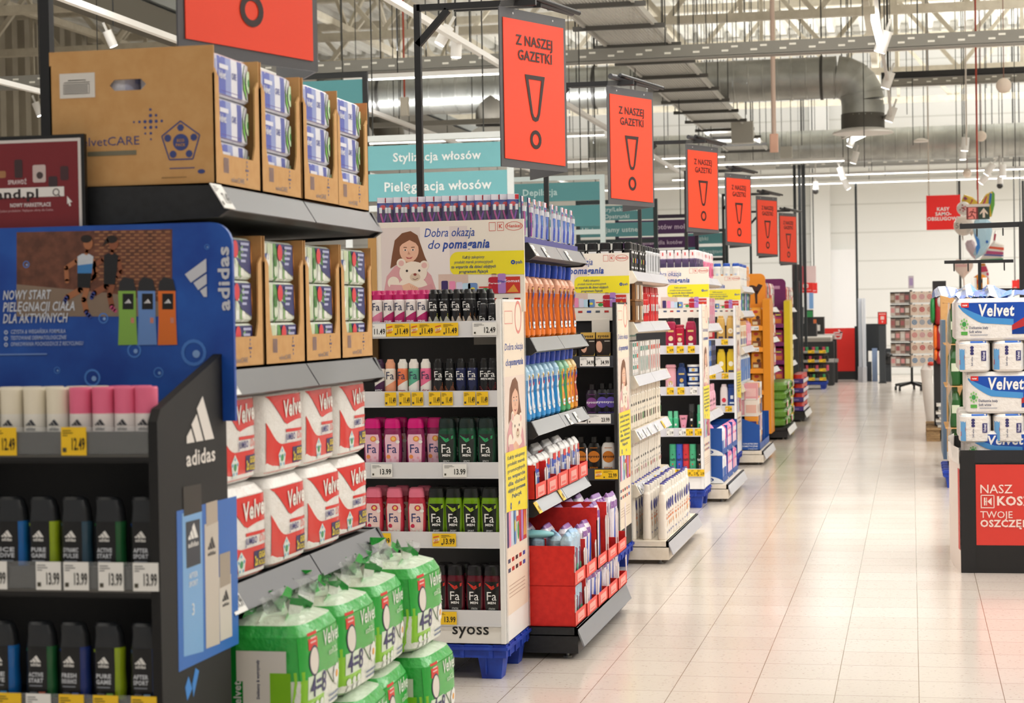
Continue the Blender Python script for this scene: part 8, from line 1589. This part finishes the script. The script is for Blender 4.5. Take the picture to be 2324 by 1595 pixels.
xa, xm, xb = PY(2022, 700, Y).x, PY(2066, 700, Y).x, PY(2119, 700, Y).x
for r in range(6):
    z = ztop - .05 - (r + 1) * .222 + .04; 
    mb = MB(); mb.bar((xa, Y + .15, z), (xm, Y - .1, z), .012, '#2a2a2a'); mb.bar((xm, Y - .1, z), (xb, Y + .02, z), .012, '#d9d9d9'); mb.box(xm - .03, xm + .03, Y - .1, Y + .05, z - .01, z + .01, '#2a2a2a'); part('wire_shelf', mb, t)
    for j in range(3):
        x = xm + (j + .5) * (xb - xm) / 3; mb = MB(); w = .125; f = fr((x - w / 2, Y - .1 + .04 * j, z + .012), (1, .25, 0), (0, 0, 1)); mb.slab(f, [(0, 0), (w, 0), (w, .19), (0, .19)], .02, '#e9d5c4'); cc = ('#d88a8a', '#9aa6b8', '#c08a7a', '#d8a0a8', '#6a92b8', '#c8505a')[(r * 2 + j * 3) % 6]
        mb.ring(f, w / 2, .1, .025, .045, cc, .002, 18); mb.disc(f, w / 2, .1, .018, cc, .003, 10); mb.rect(f, w * .4, w * .6, .175, .19, '#2a2a2a', .003)
        thing('greeting_card', 'cream greeting card with round print, %s row from top, %s from left' % (ORD[r], ORD[j]), 'greeting card', (x, Y - .1 + .04 * j, z), 'cream cards on the stand', mb=mb)
    for j in range(4):
        x = xa + (j + .4) * (xm - xa) / 4; yy = Y + .15 - .25 * (j + .4) / 4; mb = MB(); f = fr((x - .045, yy, z + .012), Vector((.8, -.6, 0)).normalized(), (0, 0, 1)); mb.slab(f, [(0, 0), (.1, 0), (.1, .19), (0, .19)], .012, ('#8f7a68', '#d9cdc4', '#a8847c', '#6f6660')[(j + r) % 4]); mb.rect(f, .01, .09, .05, .13, ('#c8b8a8', '#e6a0a0', '#b06a6a', '#e6e0d8')[(j * 2 + r) % 4], .002); mb.rect(f, .0, .1, .165, .19, '#2a2826', .003)
        thing('greeting_card', 'card on the stand\'s angled left side, %s row from top, %s from left' % (ORD[r], ORD[j]), 'greeting card', (x, yy, z), 'angled cards on the stand', mb=mb)
# ------------------------------------------------------------------ stacks behind the bin
Y = 15.6; x0 = PY(2151, 800, Y).x; pallet('blue plastic pallet under the stacked green bottles', PY(2141, 1000, 15.2).x, PY(2141, 1000, 15.2).x + .8, 15.2, 16.2)
t = thing('bottle_stack_board', 'grey blue board standing along the stack of green bottles', 'board', (PY(2137, 800, 16.6).x, 16.6, 0)); a, b = PY(2136, 726, 16.6), PY(2150, 930, 16.6); mb = MB(); mb.box(a.x, a.x + .03, 16.3, 17.4, .14, a.z, '#6f8aa4'); part('panel', mb, t)
gbt = bott('mineral_water_bottle', 'bottle', .042, .042, .32, '#2a5a2c', '#24502a', None, .33, .1, ((0, .35, 1.2, .2, '#c8d0b8'),), 2)
zs = [.14 + k * .33 for k in range(4)]
for k, z in enumerate(zs):
    for i in range(3):
        for j in range(2): gbt.place((x0 + .05 + j * .09, 15.35 + i * .3, z), 0, 'green mineral water bottle, layer %s from the floor, %s from the near end, %s' % (ORD[k], ORD[i], ('outer', 'inner')[j]), None, 'green bottles stacked behind the bin', (1.1, 1.1, 1))
    mb = MB(); mb.box(x0 - .03, x0 + .4, 15.28, 16.15, z + .321, z + .327, 'cardboard'); thing('cardboard_sheet', 'thin cardboard layer sheet, %s from the floor between green bottles' % ORD[k], 'cardboard sheet', (x0, 15.7, z + .321), mb=mb)
a, b = PY(2134, 656, 17.3), PY(2158, 727, 17.3); mb = MB(); mb.box(a.x, a.x + .5, 17.2, 17.6, .14, a.z, 'cardboard'); thing('cardboard_box', 'tall brown cardboard box behind the green bottles', 'cardboard box', (a.x + .25, 17.4, .14), mb=mb)
# garments
Y = 21.0
def garment(label, x0, x1, y0, y1, col, trim_):
    a, b = PY(x0, y0, Y), PY(x1, y1, Y); t = thing('fleece_garment', label, 'clothing', ((a.x + b.x) / 2, Y, b.z), 'folded garments on the clothes rack'); mb = MB(); mb.blob(((a.x + b.x) / 2, Y, (a.z + b.z) / 2), abs(b.x - a.x) / 2, .16, abs(a.z - b.z) / 2, col, 16, 10, 3.5, .03); part('fabric', mb, t)
    if trim_: mb = MB(); mb.blob(((a.x + b.x) / 2 + .02, Y - .1, a.z - .05), abs(b.x - a.x) * .42, .09, .06, trim_, 12, 8, 2.2, .06); part('fur_trim', mb, t, 'white fur trim')
garment('green plastic hanger bag hanging at the left of the clothes stack', 2110, 2123, 676, 734, '#1f8a44/r25', None); garment('red fleece garment with white trim hanging topmost', 2120, 2138, 676, 738, '#a81f26', '#efe8e4'); garment('orange garment hanging below the green one', 2117, 2128, 737, 793, '#f0701e/r30', None); garment('red fleece garment hanging in the middle of the clothes stack', 2123, 2140, 738, 795, '#a51d24', '#efe8e4'); garment('orange garment hanging lowest', 2119, 2128, 792, 818, '#f0701e/r30', None); garment('red fleece garment hanging lowest', 2124, 2141, 795, 826, '#b0222a', '#efe8e4')
a = PY(2130, 826, Y); t = thing('clothes_rack', 'black clothes stand with red edge carrying red and green garments', 'rack', (a.x, Y, 0)); mb = MB(); mb.box(a.x - .05, a.x + .09, Y, Y + .4, 0, a.z + .9, '#1a1819'); part('stand', mb, t); mb = MB(); mb.box(a.x + .09, a.x + .11, Y, Y + .4, 0, a.z, '#a83038'); part('edge', mb, t)
a, b = PY(2100, 814, 22.0), PY(2119, 920, 22.0); t = thing('toy_animal', 'white inflatable toy animal with a red nose standing behind the clothes stand', 'toy', ((a.x + b.x) / 2, 22, 0)); mb = MB(); cx_ = (a.x + b.x) / 2; mb.loft([(.0, .05, .05, 2, cx_ + .05, 22), (.12, .07, .07, 2, cx_ + .03, 22), (.4, .075, .075, 2, cx_, 22), (.62, .06, .07, 2, cx_ - .03, 22), (.72, .07, .07, 2, cx_ - .03, 22), (.79, .03, .03, 2, cx_ - .03, 22)], '#f0eae4/r25', 16); part('body', mb, t); mb = MB(); mb.blob((cx_ + .02, 21.95, .79), .04, .03, .025, '#d8402c', 10, 6); part('red_patch', mb, t)
# wooden pallet with newspapers
a = PY(2100, 955, 22.5); t = thing('wooden_pallet', 'worn wooden pallet on the floor before the green bottles', 'pallet', (a.x + .5, 22.0, 0)); 
for i in range(5): mb = MB(); mb.box(a.x, a.x + 1.0, 20.6 + i * .29, 20.6 + i * .29 + .13, .12, .142, 'woodpallet'); part('top_board', mb, t)
for i in range(3):
    for j in range(3): mb = MB(); mb.box(a.x + i * .43, a.x + i * .43 + .14, 20.62 + j * .55, 20.76 + j * .55, .022, .12, 'woodpallet'); part('block', mb, t)
for i in range(3): mb = MB(); mb.box(a.x + i * .43, a.x + i * .43 + .14, 20.6, 21.9, 0, .022, 'woodpallet'); part('bottom_board', mb, t)
random.seed(9)
for i in range(9): mb = MB(); x = a.x + .12 + U(-.02, .02); mb.box(x, x + .42, 20.7 + U(-.02, .02), 21.0, .143 + i * .028, .143 + i * .028 + .025, ('#cfccc4', '#8a8c90', '#dedad2')[i % 3]); thing('newspaper_bundle', 'bundled newspapers on the wooden pallet, %s layer' % ORD[i], 'newspapers', (x + .2, 20.9, .143 + i * .028), 'bundled newspapers', mb=mb)
